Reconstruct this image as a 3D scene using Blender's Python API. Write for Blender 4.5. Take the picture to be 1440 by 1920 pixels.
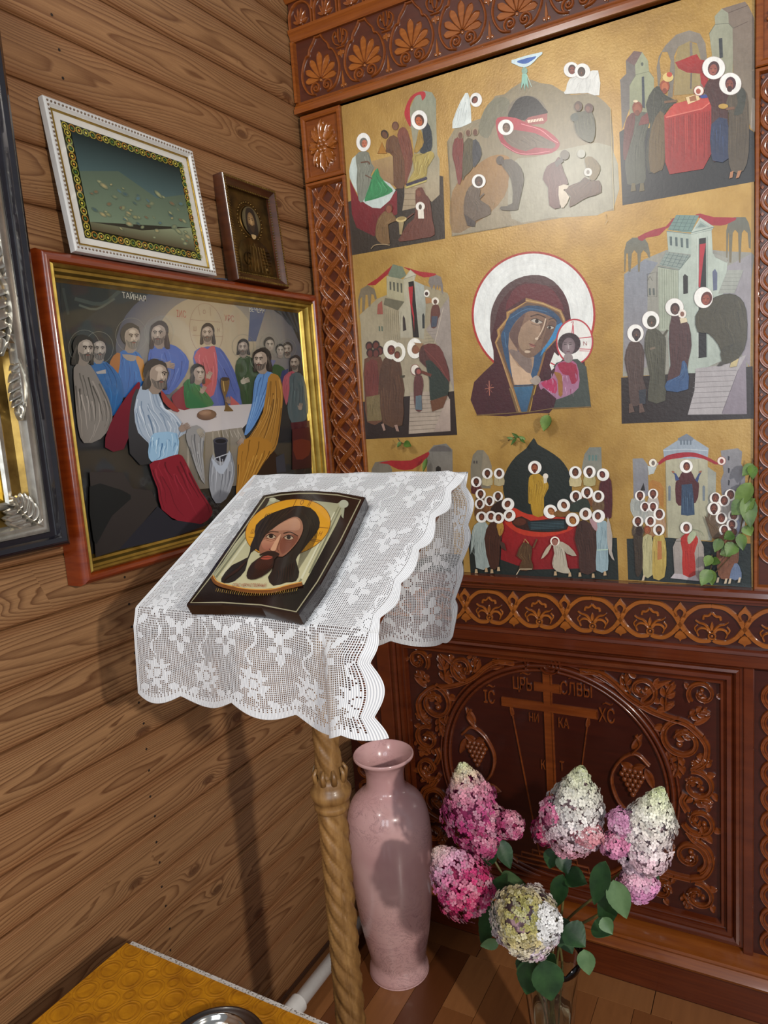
import bpy, bmesh, math, random
from mathutils import Vector, Matrix
from mathutils.geometry import tessellate_polygon
for o in list(bpy.data.objects): bpy.data.objects.remove(o)
S = bpy.context.scene
COL = S.collection
PI = math.pi
# ------------------------------------------------------------------ camera
CAM = Vector((1.1424, -1.7, 1.53))
RR = Vector((0.873818, 0.481071, -0.070795))
DD = Vector((0.009064, -0.161684, -0.986801))
WW = Vector((-0.486168, 0.861643, -0.145643))
FPX = 1359.283
cd = bpy.data.cameras.new('camera'); cam = bpy.data.objects.new('camera', cd); COL.objects.link(cam)
m = Matrix((RR, -DD, -WW)).transposed().to_4x4(); m.translation = CAM
cam.matrix_world = m
cd.sensor_fit = 'VERTICAL'; cd.sensor_height = 24.0; cd.lens = FPX/1920*24.0; cd.clip_start = 0.01
S.camera = cam
# ------------------------------------------------------------------ world and lamps
wd = bpy.data.worlds.new('world'); S.world = wd; wd.use_nodes = True
wd.node_tree.nodes['Background'].inputs[0].default_value = (0.90, 0.93, 1.0, 1)
wd.node_tree.nodes['Background'].inputs[1].default_value = 0.36
def lamp(name, kind, loc, energy, color, size, target=None):
    l = bpy.data.lights.new(name, kind); l.energy = energy; l.color = color
    if kind == 'POINT': l.shadow_soft_size = size
    else: l.shape = 'RECTANGLE'; l.size, l.size_y = size
    o = bpy.data.objects.new(name, l); COL.objects.link(o); o.location = loc
    if target: o.rotation_euler = (Vector(target)-Vector(loc)).to_track_quat('-Z', 'Y').to_euler()
    return o
lamp('lamp_main', 'POINT', (2.65, -2.03, 1.95), 185, (1.0, 0.93, 0.84), 0.05)
lamp('lamp_ceiling', 'AREA', (0.24, -1.95, 2.58), 18, (1.0, 0.96, 0.90), (0.30, 0.30), (0.7, 0, 1.9))
lamp('window_daylight', 'AREA', (1.6, -3.6, 1.9), 34, (0.85, 0.92, 1.0), (1.2, 1.5), (0.6, 0, 1.3))
S.view_settings.view_transform = 'Standard'; S.view_settings.look = 'None'
S.view_settings.exposure = 0.0; S.view_settings.gamma = 1.0; S.view_settings.use_curve_mapping = False

# ------------------------------------------------------------------ helpers: colour and materials
def lin(h):
    if not isinstance(h, str): return tuple(h)
    out = []
    for i in (0, 2, 4):
        c = int(h[i:i+2], 16)/255
        out.append(c/12.92 if c <= 0.04045 else ((c+0.055)/1.055)**2.4)
    return tuple(out)
class NT:
    def __init__(s, name):
        s.m = bpy.data.materials.new(name); s.m.use_nodes = True
        s.t = s.m.node_tree; s.b = s.t.nodes['Principled BSDF']; s.tc = None
    def n(s, kind, **kw):
        nd = s.t.nodes.new('ShaderNode'+kind)
        for k, v in kw.items():
            if k.startswith('i_'):
                key = k[2:]; key = int(key) if key.isdigit() else key.replace('_', ' ')
                if hasattr(v, 'links') or isinstance(v, bpy.types.NodeSocket): s.t.links.new(v, nd.inputs[key])
                else: nd.inputs[key].default_value = v
            else: setattr(nd, k, v)
        return nd
    def co(s, scale=(1, 1, 1), kind='Object', loc=(0, 0, 0), rot=(0, 0, 0)):
        if not s.tc: s.tc = s.n('TexCoord')
        mp = s.n('Mapping'); s.t.links.new(s.tc.outputs[kind], mp.inputs[0])
        mp.inputs['Scale'].default_value = scale; mp.inputs['Location'].default_value = loc; mp.inputs['Rotation'].default_value = rot
        return mp.outputs[0]
    def noise(s, scale=5, detail=3, vec=None, rough=0.5, dist=0):
        nd = s.n('TexNoise', i_Scale=scale, i_Detail=detail, i_Roughness=rough, i_Distortion=dist)
        if vec is not None: s.t.links.new(vec, nd.inputs['Vector'])
        return nd.outputs[0]
    def ramp(s, fac, stops):
        r = s.n('ValToRGB'); s.t.links.new(fac, r.inputs[0]); e = r.color_ramp.elements
        while len(e) > 1: e.remove(e[-1])
        e[0].position = stops[0][0]; e[0].color = (*lin(stops[0][1]), 1)
        for p, c in stops[1:]:
            x = e.new(p); x.color = (*lin(c), 1)
        return r.outputs[0]
    def math(s, op, a, b=0.0, c=0.0):
        nd = s.n('Math', operation=op)
        for i, v in enumerate((a, b, c)):
            if isinstance(v, (int, float)): nd.inputs[i].default_value = v
            else: s.t.links.new(v, nd.inputs[i])
        return nd.outputs[0]
    def mix(s, fac, a, b, mode='MIX'):
        nd = s.n('Mix', data_type='RGBA', blend_type=mode)
        for i, v in ((0, fac), (6, a), (7, b)):
            if isinstance(v, (int, float)): nd.inputs[i].default_value = v
            elif isinstance(v, (str, tuple)): nd.inputs[i].default_value = (*lin(v), 1)
            else: s.t.links.new(v, nd.inputs[i])
        return nd.outputs[2]
    def bump(s, h, strength=0.3, dist=0.002):
        b = s.n('Bump', i_Strength=strength, i_Distance=dist); s.t.links.new(h, b.inputs['Height'])
        s.t.links.new(b.outputs[0], s.b.inputs['Normal'])
    def base(s, sock):
        s.t.links.new(sock, s.b.inputs['Base Color'])
    def set(s, **kw):
        for k, v in kw.items():
            key = k.replace('_', ' ')
            if isinstance(v, bpy.types.NodeSocket): s.t.links.new(v, s.b.inputs[key])
            else: s.b.inputs[key].default_value = v
        return s
def plain(name, col, rough=0.5, metal=0.0, var=0.12, vs=40, bump=0.0, bs=200, coat=0.0, spec=0.5, stretch=(1, 1, 1)):
    t = NT(name); v = t.co(stretch)
    c = lin(col); d = tuple(max(0, x*(1-2*var)) for x in c); l = tuple(min(1, x*(1+2*var)) for x in c)
    t.base(t.ramp(t.noise(vs, 4, v), [(0.3, d), (0.7, l)]))
    t.set(Roughness=rough, Metallic=metal, Coat_Weight=coat, Coat_Roughness=0.12, Specular_IOR_Level=spec)
    if bump: t.bump(t.noise(bs, 3, v), bump, 0.001)
    return t.m
# paint/print: colours live on the mesh ("Col"), brushwork variation from noise
def paint_mat(name, rough=0.4, var=0.16, bump=0.25, coat=0.0, vs=60, spec=0.5, bs=160, crough=0.05):
    t = NT(name); a = t.n('VertexColor', layer_name='Col'); v = t.co((1, 1, 1))
    n1 = t.noise(vs, 5, t.co((1, 1, 0.3)), 0.7); n2 = t.noise(22, 4, v, 0.6)
    k = t.math('MULTIPLY_ADD', n1, 2*var, 1-var); k2 = t.math('MULTIPLY_ADD', n2, 1.6*var, 1-.8*var)
    kk = t.math('MULTIPLY', k, k2)
    cmb = t.n('CombineColor'); [t.t.links.new(kk, cmb.inputs[i]) for i in range(3)]
    t.base(t.mix(1.0, a.outputs[0], cmb.outputs[0], 'MULTIPLY'))
    t.set(Roughness=rough, Coat_Weight=coat, Coat_Roughness=crough, Specular_IOR_Level=spec)
    if bump: t.bump(t.noise(bs, 4, v), bump, 0.0012)
    return t.m

# ------------------------------------------------------------------ helpers: objects
def tag(o, label=None, cat=None, group=None, kind=None):
    for k, v in (('label', label), ('category', cat), ('group', group), ('kind', kind)):
        if v: o[k] = v
    return o
def empty(name, loc, label, cat, group=None, kind=None):
    o = bpy.data.objects.new(name, None); COL.objects.link(o); o.location = loc; o.empty_display_size = 0.05
    return tag(o, label, cat, group, kind)
def adopt(o, parent):
    if parent is not None:
        o.parent = parent
        o.matrix_parent_inverse = Matrix.Translation(-world_loc(parent))
    return o
def world_loc(o):
    v = Vector(o.location)
    if o.parent is not None:
        v = world_loc(o.parent) + o.matrix_parent_inverse.translation + v
    return v
class MB:
    def __init__(s): s.v = []; s.f = []; s.mi = []; s.c = []; s.cur = 0
    def add(s, vs, fs, col=None):
        b = len(s.v); s.v += [tuple(p) for p in vs]
        s.f += [tuple(i+b for i in f) for f in fs]; s.mi += [s.cur]*len(fs)
        if col is not None: s.c += col
        return b
    def box(s, a, b, bev=0.0):
        (x0, y0, z0), (x1, y1, z1) = a, b
        x0, x1 = min(x0, x1), max(x0, x1); y0, y1 = min(y0, y1), max(y0, y1); z0, z1 = min(z0, z1), max(z0, z1)
        if bev <= 0:
            s.add([(x, y, z) for z in (z0, z1) for y in (y0, y1) for x in (x0, x1)],
                  [(0, 2, 3, 1), (4, 5, 7, 6), (0, 1, 5, 4), (2, 6, 7, 3), (0, 4, 6, 2), (1, 3, 7, 5)])
        else:
            bm = bmesh.new(); bmesh.ops.create_cube(bm, size=1.0)
            for v in bm.verts:
                v.co = Vector(((x0+x1)/2+v.co.x*(x1-x0), (y0+y1)/2+v.co.y*(y1-y0), (z0+z1)/2+v.co.z*(z1-z0)))
            bmesh.ops.bevel(bm, geom=bm.edges[:], offset=bev, segments=2, affect='EDGES', profile=0.6)
            s.bm(bm)
    def bm(s, bm):
        bm.verts.index_update(); s.add([v.co[:] for v in bm.verts], [[v.index for v in f.verts] for f in bm.faces]); bm.free()
    def tube(s, pts, r, n=10, caps=True, closed=False):
        pts = [Vector(p) for p in pts]; N = len(pts); vs = []; up = None
        for i, p in enumerate(pts):
            a = pts[(i-1) % N] if (closed or i) else p; b = pts[(i+1) % N] if (closed or i < N-1) else p
            d = (b-a).normalized()
            if up is None: up = Vector((0, 0, 1)) if abs(d.z) < 0.9 else Vector((1, 0, 0))
            sd = d.cross(up).normalized(); up = sd.cross(d).normalized()
            rr = r(i/(N-1)) if callable(r) else r
            for k in range(n):
                t = 2*PI*k/n; vs.append(p + sd*(rr*math.cos(t)) + up*(rr*math.sin(t)))
        fs = []
        for i in range(N if closed else N-1):
            j = (i+1) % N
            for k in range(n): fs.append((i*n+k, i*n+(k+1) % n, j*n+(k+1) % n, j*n+k))
        if caps and not closed: fs.append(tuple(range(n))[::-1]); fs.append(tuple(range((N-1)*n, N*n)))
        s.add(vs, fs)
    def lathe(s, prof, c, n=48, close=False):
        vs = []; fs = []; M = len(prof)
        for r, z in prof:
            for k in range(n):
                t = 2*PI*k/n; vs.append((c[0]+r*math.cos(t), c[1]+r*math.sin(t), c[2]+z))
        for i in range(M-1):
            for k in range(n): fs.append((i*n+k, i*n+(k+1) % n, (i+1)*n+(k+1) % n, (i+1)*n+k))
        fs.append(tuple(range(n))[::-1])
        if close: fs.append(tuple(range((M-1)*n, M*n)))
        s.add(vs, fs)
    def build(s, name, mats, parent=None, smooth=False, auto=None, xform=None):
        me = bpy.data.meshes.new(name)
        me.from_pydata(s.v, [], s.f); me.validate(clean_customdata=False)
        for mt in (mats if isinstance(mats, (list, tuple)) else [mats]): me.materials.append(mt)
        if any(s.mi) and len(s.mi) == len(me.polygons): me.polygons.foreach_set('material_index', s.mi)
        if s.c:
            a = me.color_attributes.new('Col', 'FLOAT_COLOR', 'POINT')
            flat = []
            for c in s.c: flat += [c[0], c[1], c[2], 1.0]
            a.data.foreach_set('color', flat)
        if smooth: me.polygons.foreach_set('use_smooth', [True]*len(me.polygons))
        me.update()
        if auto is not None:
            me.polygons.foreach_set('use_smooth', [True]*len(me.polygons)); me.set_sharp_from_angle(angle=math.radians(auto))
        o = bpy.data.objects.new(name, me); COL.objects.link(o)
        adopt(o, parent)
        return o
def copy_at(o, parent, off):
    c = o.copy(); COL.objects.link(c); c.location = Vector(o.location)+Vector(off)
    if parent is not None:
        c.parent = parent; c.matrix_parent_inverse = Matrix.Translation(-world_loc(parent))
    return c

# ------------------------------------------------------------------ helpers: curves and carving (u, v in the plane, w = relief height)
def catmull(pts, n=8, closed=False):
    P = [Vector(p) for p in pts]; N = len(P); out = []
    for i in range(N if closed else N-1):
        p1, p2 = P[i], P[(i+1) % N]
        p0 = P[i-1] if (closed or i > 0) else p1*2-p2
        p3 = P[(i+2) % N] if (closed or i+2 < N) else p2*2-p1
        for k in range(n):
            t = k/n
            out.append(0.5*((2*p1)+(p2-p0)*t+(2*p0-5*p1+4*p2-p3)*t*t+(3*p1-p0-3*p2+p3)*t*t*t))
    if not closed: out.append(P[-1])
    return out
def arc(cx, cy, r, a0, a1, n=24):
    return [Vector((cx+r*math.cos(math.radians(a0+(a1-a0)*i/n)), cy+r*math.sin(math.radians(a0+(a1-a0)*i/n)))) for i in range(n+1)]
def spiral(cx, cy, r0, r1, a0, a1, n=28):
    return [Vector((cx+(r0+(r1-r0)*i/n)*math.cos(math.radians(a0+(a1-a0)*i/n)), cy+(r0+(r1-r0)*i/n)*math.sin(math.radians(a0+(a1-a0)*i/n)))) for i in range(n+1)]
PROF = {'round': [(-.5, 0), (-.38, .68), (-.15, .97), (.15, .97), (.38, .68), (.5, 0)],
        'flat': [(-.5, 0), (-.4, 1), (.4, 1), (.5, 0)],
        'ridge': [(-.5, 0), (-.4, .6), (0, 1), (.4, .6), (.5, 0)],
        'double': [(-.5, 0), (-.46, .8), (-.36, 1), (-.22, .95), (-.14, .55), (.14, .55), (.22, .95), (.36, 1), (.46, .8), (.5, 0)]}
class Carve(MB):
    """relief on a plane: fn(u, v, w) -> world point"""
    def __init__(s, fn): super().__init__(); s.fn = fn
    def ribbon(s, pts, width, h, prof='round', closed=False, hf=None, base=0.0):
        pts = [Vector((p[0], p[1])) for p in pts]; N = len(pts); pr = PROF[prof]; K = len(pr); vs = []; fs = []
        for i, p in enumerate(pts):
            a = pts[(i-1) % N] if (closed or i) else p; b = pts[(i+1) % N] if (closed or i < N-1) else p
            d = b-a; d = d.normalized() if d.length > 1e-9 else Vector((1, 0)); nrm = Vector((-d.y, d.x))
            t = i/max(1, N-1); w = width(t) if callable(width) else width; hh = (h(t) if callable(h) else h)
            zb = base + (hf(i, p) if hf else 0)
            for o, k in pr:
                q = p + nrm*(o*w); vs.append(s.fn(q.x, q.y, (zb+hh*k) if k > 0 else base))
        for i in range(N if closed else N-1):
            j = (i+1) % N
            for k in range(K-1): fs.append((i*K+k, j*K+k, j*K+k+1, i*K+k+1))
        if not closed: fs += [tuple(range(K)), tuple(range((N-1)*K, N*K))[::-1]]
        s.add(vs, fs)
    def pad(s, out, h, bev=0.002, base=0.0, dome=0.0):
        """raised flat-topped shape with bevelled edges; dome > 0 lifts its middle"""
        pts = [Vector((p[0], p[1])) for p in out]; N = len(pts)
        ar = sum(pts[i].x*pts[(i+1) % N].y-pts[(i+1) % N].x*pts[i].y for i in range(N))
        if ar < 0: pts = pts[::-1]
        inn = []
        for i in range(N):
            d = (pts[(i+1) % N]-pts[i-1]); d = d.normalized() if d.length > 1e-9 else Vector((1, 0))
            inn.append(pts[i]+Vector((-d.y, d.x))*bev)
        vs = [s.fn(p.x, p.y, base) for p in pts]+[s.fn(p.x, p.y, base+h) for p in inn]
        fs = [(i, (i+1) % N, N+(i+1) % N, N+i) for i in range(N)]
        if dome > 0:
            c = sum(inn, Vector((0, 0)))/N; vs.append(s.fn(c.x, c.y, base+h+dome))
            fs += [(N+i, N+(i+1) % N, 2*N) for i in range(N)]
        else:
            fs += [tuple(N+j for j in t) for t in tessellate_polygon([[Vector((p.x, p.y, 0)) for p in inn]])]
        s.add(vs, fs)
    def leaf(s, tip, basep, width, h, bend=0.0, vein=True):
        """pointed leaf between two points, raised along a middle ridge"""
        a, b = Vector(basep[:2]), Vector(tip[:2]); d = b-a; n = Vector((-d.y, d.x)).normalized(); L = 7
        vs = []; fs = []
        for i in range(L+1):
            t = i/L; c = a+d*t+n*(bend*math.sin(PI*t)); w = width*(math.sin(PI*(t**0.8))**0.8 if 0 < t < 1 else 0.02)
            for o, k in ((-.5, 0), (-.34, .75), (0, 0.55 if vein else 1.0), (.34, .75), (.5, 0)):
                q = c+n*(o*w); vs.append(s.fn(q.x, q.y, h*k*(1 if 0 < i < L else 0.5)))
        for i in range(L):
            for k in range(4): fs.append((i*5+k, (i+1)*5+k, (i+1)*5+k+1, i*5+k+1))
        s.add(vs, fs)
    def boss(s, u, v, r, h, n=12, flat=False):
        vs = [s.fn(u+r*math.cos(2*PI*k/n), v+r*math.sin(2*PI*k/n), 0) for k in range(n)]
        vs += [s.fn(u+r*.78*math.cos(2*PI*k/n), v+r*.78*math.sin(2*PI*k/n), h*.75) for k in range(n)]
        vs += [s.fn(u, v, h)]
        s.add(vs, [(k, (k+1) % n, n+(k+1) % n, n+k) for k in range(n)]+[(n+k, n+(k+1) % n, 2*n) for k in range(n)])
    def slab(s, u0, v0, u1, v1, w0, w1, bev=0.0):
        b = bev
        vs = [s.fn(u, v, w0) for u, v in ((u0, v0), (u1, v0), (u1, v1), (u0, v1))]
        vs += [s.fn(u, v, w1-b) for u, v in ((u0, v0), (u1, v0), (u1, v1), (u0, v1))]
        vs += [s.fn(u, v, w1) for u, v in ((u0+b, v0+b), (u1-b, v0+b), (u1-b, v1-b), (u0+b, v1-b))]
        fs = [(0, 3, 2, 1), (8, 9, 10, 11)]
        for k in range(4):
            j = (k+1) % 4; fs += [(k, j, 4+j, 4+k), (4+k, 4+j, 8+j, 8+k)]
        s.add(vs, fs)
    def mould(s, u0, v0, u1, v1, prof):
        """rectangular mitred moulding; prof: list of (inset, height) from the outside in"""
        K = len(prof); vs = []; fs = []
        for (cu, cv, su, sv) in ((u0, v0, 1, 1), (u1, v0, -1, 1), (u1, v1, -1, -1), (u0, v1, 1, -1)):
            for i, h in prof: vs.append(s.fn(cu+su*i, cv+sv*i, h))
        for c in range(4):
            d = (c+1) % 4
            for k in range(K-1): fs.append((c*K+k, d*K+k, d*K+k+1, c*K+k+1))
        s.add(vs, fs)
    def rail(s, u0, u1, prof, axis='u', cap=True):
        """straight moulding; prof: list of (position across, height)"""
        K = len(prof); vs = []
        for e in (u0, u1):
            for q, h in prof: vs.append(s.fn(e, q, h) if axis == 'u' else s.fn(q, e, h))
        fs = [(k, K+k, K+k+1, k+1) for k in range(K-1)]
        if cap: fs += [tuple(range(K)), tuple(range(K, 2*K))[::-1]]
        s.add(vs, fs)
_font = {}
def glyphs(txt, size, bold=0.0):
    """triangles of a line of lettering in its own (u, v) plane"""
    key = (txt, round(size, 5), bold)
    if key not in _font:
        c = bpy.data.curves.new('txt', 'FONT'); c.body = txt; c.size = size; c.resolution_u = 3; c.offset = bold
        o = bpy.data.objects.new('txt', c); me = o.to_mesh()
        _font[key] = ([v.co.to_2d() for v in me.vertices], [tuple(p.vertices) for p in me.polygons])
        o.to_mesh_clear(); bpy.data.objects.remove(o); bpy.data.curves.remove(c)
    return _font[key]

# ------------------------------------------------------------------ helpers: a painted picture (flat print) on its own plane
def ray_plane(px, py, p0, n):
    d = RR*((px-720)/FPX)+DD*((py-960)/FPX)+WW
    return CAM+d*((p0-CAM).dot(n)/d.dot(n))
class Paint:
    DL = 1.6e-5
    def __init__(s, p0, n):
        s.p0 = Vector(p0); s.n = Vector(n).normalized(); s.mb = MB(); s.k = 0
        if s.n.dot(CAM-s.p0) < 0: s.n = -s.n
    def at(s, x, y): return ray_plane(x, y, s.p0, s.n)
    def poly(s, pts, col, col2=None, sm=0, horiz=False):
        if sm: pts = [(p.x, p.y) for p in catmull([Vector((a, b)) for a, b in pts], sm, True)]
        s.k += 1; off = s.n*(s.k*s.DL)
        tri = tessellate_polygon([[Vector((x, y, 0)) for x, y in pts]])
        c1 = lin(col)
        if col2 is None: cs = [c1]*len(pts)
        else:
            c2 = lin(col2); q = [p[0] if horiz else p[1] for p in pts]; lo, hi = min(q), max(q)
            cs = [tuple(a+(b-a)*(v-lo)/max(1e-6, hi-lo) for a, b in zip(c1, c2)) for v in q]
        s.mb.add([s.at(x, y)+off for x, y in pts], tri, cs)
    def ell(s, cx, cy, rx, ry, col, rot=0, col2=None, n=20, a0=0, a1=360):
        r = math.radians(rot); pts = []
        full = abs(a1-a0) >= 360
        for i in range(n if full else n+1):
            t = math.radians(a0+(a1-a0)*i/n); x, y = rx*math.cos(t), ry*math.sin(t)
            pts.append((cx+x*math.cos(r)-y*math.sin(r), cy+x*math.sin(r)+y*math.cos(r)))
        if col2 is None: s.poly(pts, col)
        else:  # centre colour col, rim colour col2
            s.k += 1; off = s.n*(s.k*s.DL); c1, c2 = lin(col), lin(col2); N = len(pts)
            s.mb.add([s.at(cx, cy)+off]+[s.at(*p)+off for p in pts], [(0, 1+i, 1+(i+1) % N) for i in range(N)], [c1]+[c2]*N)
    def line(s, pts, w, col, sm=0, w2=None, closed=False):
        P = [Vector((a, b)) for a, b in pts]
        if sm: P = catmull(P, sm, closed)
        N = len(P); s.k += 1; off = s.n*(s.k*s.DL); vs = []; fs = []
        for i, p in enumerate(P):
            a = P[(i-1) % N] if (closed or i) else p; b = P[(i+1) % N] if (closed or i < N-1) else p
            d = b-a; d = d.normalized() if d.length > 1e-9 else Vector((1, 0)); nr = Vector((-d.y, d.x))
            ww = w if w2 is None else w+(w2-w)*i/max(1, N-1)
            for o in (-.5, .5): q = p+nr*(o*ww); vs.append(s.at(q.x, q.y)+off)
        for i in range(N if closed else N-1):
            j = (i+1) % N; fs.append((2*i, 2*i+1, 2*j+1, 2*j))
        s.mb.add(vs, fs, [lin(col)]*len(vs))
    def ring(s, cx, cy, rx, w, col, ry=None, rot=0, a0=0, a1=360, n=28):
        ry = ry or rx; r = math.radians(rot); pts = []
        full = abs(a1-a0) >= 360
        for i in range(n if full else n+1):
            t = math.radians(a0+(a1-a0)*i/n); x, y = rx*math.cos(t), ry*math.sin(t)
            pts.append((cx+x*math.cos(r)-y*math.sin(r), cy+x*math.sin(r)+y*math.cos(r)))
        s.line(pts, w, col, closed=full)
    def text(s, txt, x, y, h, col, dx=(1, 0), dy=(0, 1), sx=1.0, bold=0.0):
        """lettering whose baseline starts at pixel x, y; dx, dy: directions of the line and of down"""
        vs, fs = glyphs(txt, 1.0, bold); s.k += 1; off = s.n*(s.k*s.DL)
        k = h/0.72
        s.mb.add([s.at(x+dx[0]*v.x*k*sx-dy[0]*v.y*k, y+dx[1]*v.x*k*sx-dy[1]*v.y*k)+off for v in vs], fs, [lin(col)]*len(vs))
    def folds(s, x0, y0, x1, y1, w, n, col, seed=0, lw=1.2, col2=None):
        """drapery folds running from (x0, y0) to (x1, y1) over a width w"""
        rnd = random.Random(seed); d = Vector((x1-x0, y1-y0)); nr = Vector((-d.y, d.x)).normalized()
        for i in range(n):
            o = ((i+.5)/n-.5)*w; a = Vector((x0, y0))+nr*(o*.7)+d*rnd.uniform(0, .25); b = Vector((x0, y0))+d*rnd.uniform(.7, 1)+nr*o
            mdl = (a+b)/2+nr*rnd.uniform(-.12, .12)*w
            s.line([a[:], mdl[:], b[:]], lw, col if (i % 2 or not col2) else col2, sm=4, w2=lw*.4)
    def build(s, name, mat, parent, label=None):
        o = s.mb.build(name, mat, parent)
        if label: o['label'] = label
        return o
# ================================================================== the room: log-board wall, floor, wall behind the carved screen
def pine_mat(name, light, dark, axis_scale=(1, 1, 1), rnd_y=9.0, rough=0.42):
    t = NT(name); oi = t.n('ObjectInfo'); tc = t.n('TexCoord')
    sh = t.n('CombineXYZ'); t.t.links.new(t.math('MULTIPLY', oi.outputs['Random'], 13.7), sh.inputs[0])
    t.t.links.new(t.math('MULTIPLY', oi.outputs['Random'], rnd_y*7.3), sh.inputs[1])
    add = t.n('VectorMath', operation='ADD'); t.t.links.new(tc.outputs['Object'], add.inputs[0]); t.t.links.new(sh.outputs[0], add.inputs[1])
    def mp(sc):
        q = t.n('Mapping'); t.t.links.new(add.outputs[0], q.inputs[0]); q.inputs['Scale'].default_value = sc; return q.outputs[0]
    sep = t.n('SeparateXYZ'); t.t.links.new(add.outputs[0], sep.inputs[0])
    vor = t.n('TexVoronoi', voronoi_dimensions='2D', i_Scale=1.0, i_Randomness=0.85); kv = t.n('CombineXYZ'); t.t.links.new(t.math('MULTIPLY', sep.outputs[1], 3.6), kv.inputs[0]); t.t.links.new(t.math('MULTIPLY_ADD', sep.outputs[2], 7.5, t.math('MULTIPLY', oi.outputs['Random'], 31.0)), kv.inputs[1]); t.t.links.new(kv.outputs[0], vor.inputs['Vector'])
    cs = t.n('SeparateColor'); t.t.links.new(vor.outputs['Color'], cs.inputs[0])
    on = t.math('GREATER_THAN', cs.outputs[0], 0.72)
    d = vor.outputs['Distance']
    knot = t.math('MULTIPLY', on, t.math('POWER', 2.718, t.math('MULTIPLY', d, -7.0)))
    # flat-sawn figure: nested arches along the board, centre line wandering
    cz = t.math('MULTIPLY_ADD', t.noise(1.0, 1, mp((0.3, 1.3, 0.0))), 0.10, -0.002)
    dz = t.math('SUBTRACT', sep.outputs[2], cz)
    fld = t.math('MULTIPLY', t.math('MULTIPLY', dz, dz), 2500.0)
    fld = t.math('ADD', fld, t.math('MULTIPLY', sep.outputs[1], t.math('MULTIPLY_ADD', oi.outputs['Random'], 10.0, -5.0)))
    fld = t.math('ADD', fld, t.math('MULTIPLY', t.noise(1.0, 2, mp((0.3, 2.2, 14.0)), 0.5, 0.2), 6.5))
    fld = t.math('ADD', fld, t.math('MULTIPLY', knot, 6.0))
    fld = t.math('ADD', fld, t.math('MULTIPLY', t.noise(1.0, 3, mp((1, 9, 70))), 0.35))
    fr = t.math('FRACT', fld)
    late = t.ramp(fr, [(0.0, (0, 0, 0)), (0.42, (0.08, 0.08, 0.08)), (0.72, (0.55, 0.55, 0.55)), (0.90, (1, 1, 1)), (1.0, (0.15, 0.15, 0.15))])
    fib = t.noise(1.0, 4, mp((2, 14, 520)), 0.6)
    k1 = t.mix(late, light, dark)
    k2 = t.mix(t.math('MULTIPLY', t.noise(1.0, 2, mp((1, 1.2, 8))), 0.75), k1, tuple(x*0.62 for x in lin(light)))
    k3 = t.mix(t.math('MULTIPLY_ADD', fib, 0.9, -0.22), k2, tuple(x*0.5 for x in lin(dark)))
    kn = t.ramp(t.math('MULTIPLY', d, on), [(0.0, (0, 0, 0)), (0.001, (0, 0, 0)), (0.0011, (1, 1, 1)), (0.055, (0.85, 0.85, 0.85)), (0.085, (0, 0, 0))])
    k4 = t.mix(t.math('MULTIPLY', kn, 0.85), k3, '4a2f1e')
    edge = t.ramp(sep.outputs[2], [(0.0, (1, 1, 1)), (0.010, (0.7, 0.7, 0.7)), (0.020, (0, 0, 0)), (0.086, (0, 0, 0)), (0.094, (0.7, 0.7, 0.7)), (0.1, (1, 1, 1))])
    k5 = t.mix(t.math('MULTIPLY', edge, 0.35), k4, '6f3d1a')
    tint = t.mix(t.math('MULTIPLY', oi.outputs['Random'], 0.20), k5, '7a4a2a')
    t.base(tint); t.set(Roughness=rough, Specular_IOR_Level=0.35)
    t.bump(t.math('ADD', t.math('MULTIPLY', late, -1.0), t.math('MULTIPLY', fib, 0.6)), 0.35, 0.0012)
    return t.m
M_PINE = pine_mat('pine_boards', 'ac8259', '55301a')
M_NAIL = plain('nail_iron', '2a211b', 0.6, 0.3)
PITCH = 0.102
wl = empty('wall_left', (0, -1.6, 0), 'wall of horizontal knotty pine boards', 'wall', kind='structure')
k = 0; z = -0.022
rn = random.Random(4)
while z < 2.78:
    z0 = max(z, 0.014); z1 = z+PITCH; h = z1-z0; dx = rn.uniform(-0.0012, 0.0012); g = 0.0012; c = 0.0045
    # cross-section of one board, chamfered top and bottom, tongue hidden behind
    prof = [(-0.03, 0.0), (-0.010+dx, 0.0), (-0.0045+dx, g), (0.0+dx, g+c), (0.0+dx, h-g-c), (-0.0045+dx, h-g), (-0.010+dx, h), (-0.03, h)]
    mb = MB(); N = 9; K = len(prof); Y0, Y1 = -3.3, 0.03
    for i in range(N):
        y = Y0+(Y1-Y0)*i/(N-1)
        mb.v += [(a+rn.uniform(-.0004, .0004), y-Y0, b) for a, b in prof]
    for i in range(N-1):
        for q in range(K-1): mb.f.append((i*K+q, i*K+q+1, (i+1)*K+q+1, (i+1)*K+q))
    mb.f += [tuple(range(K))[::-1], tuple(range((N-1)*K, N*K))]; mb.mi = [0]*len(mb.f)
    b = mb.build('plank', M_PINE); b.location = (0, Y0, z0); adopt(b, wl)
    for q in (0.28, 0.74):
        nb = MB(); zz = z0+h*q; yy = -0.735+rn.uniform(-.004, .004)
        nb.tube([(dx-0.001, yy, zz), (dx+0.0006, yy, zz)], 0.0026, 8); n_ = nb.build('nail', M_NAIL, b)
    z += PITCH; k += 1
# wall behind the carved screen
M_PLASTER = plain('dark_board', '3a2113', 0.7)
mb = MB(); mb.box((-0.1, 0.075, 0), (3.2, 0.13, 2.8)); wr = mb.build('wall_right', M_PLASTER)
tag(wr, 'plain wall behind the carved wooden screen', 'wall', kind='structure')
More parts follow.
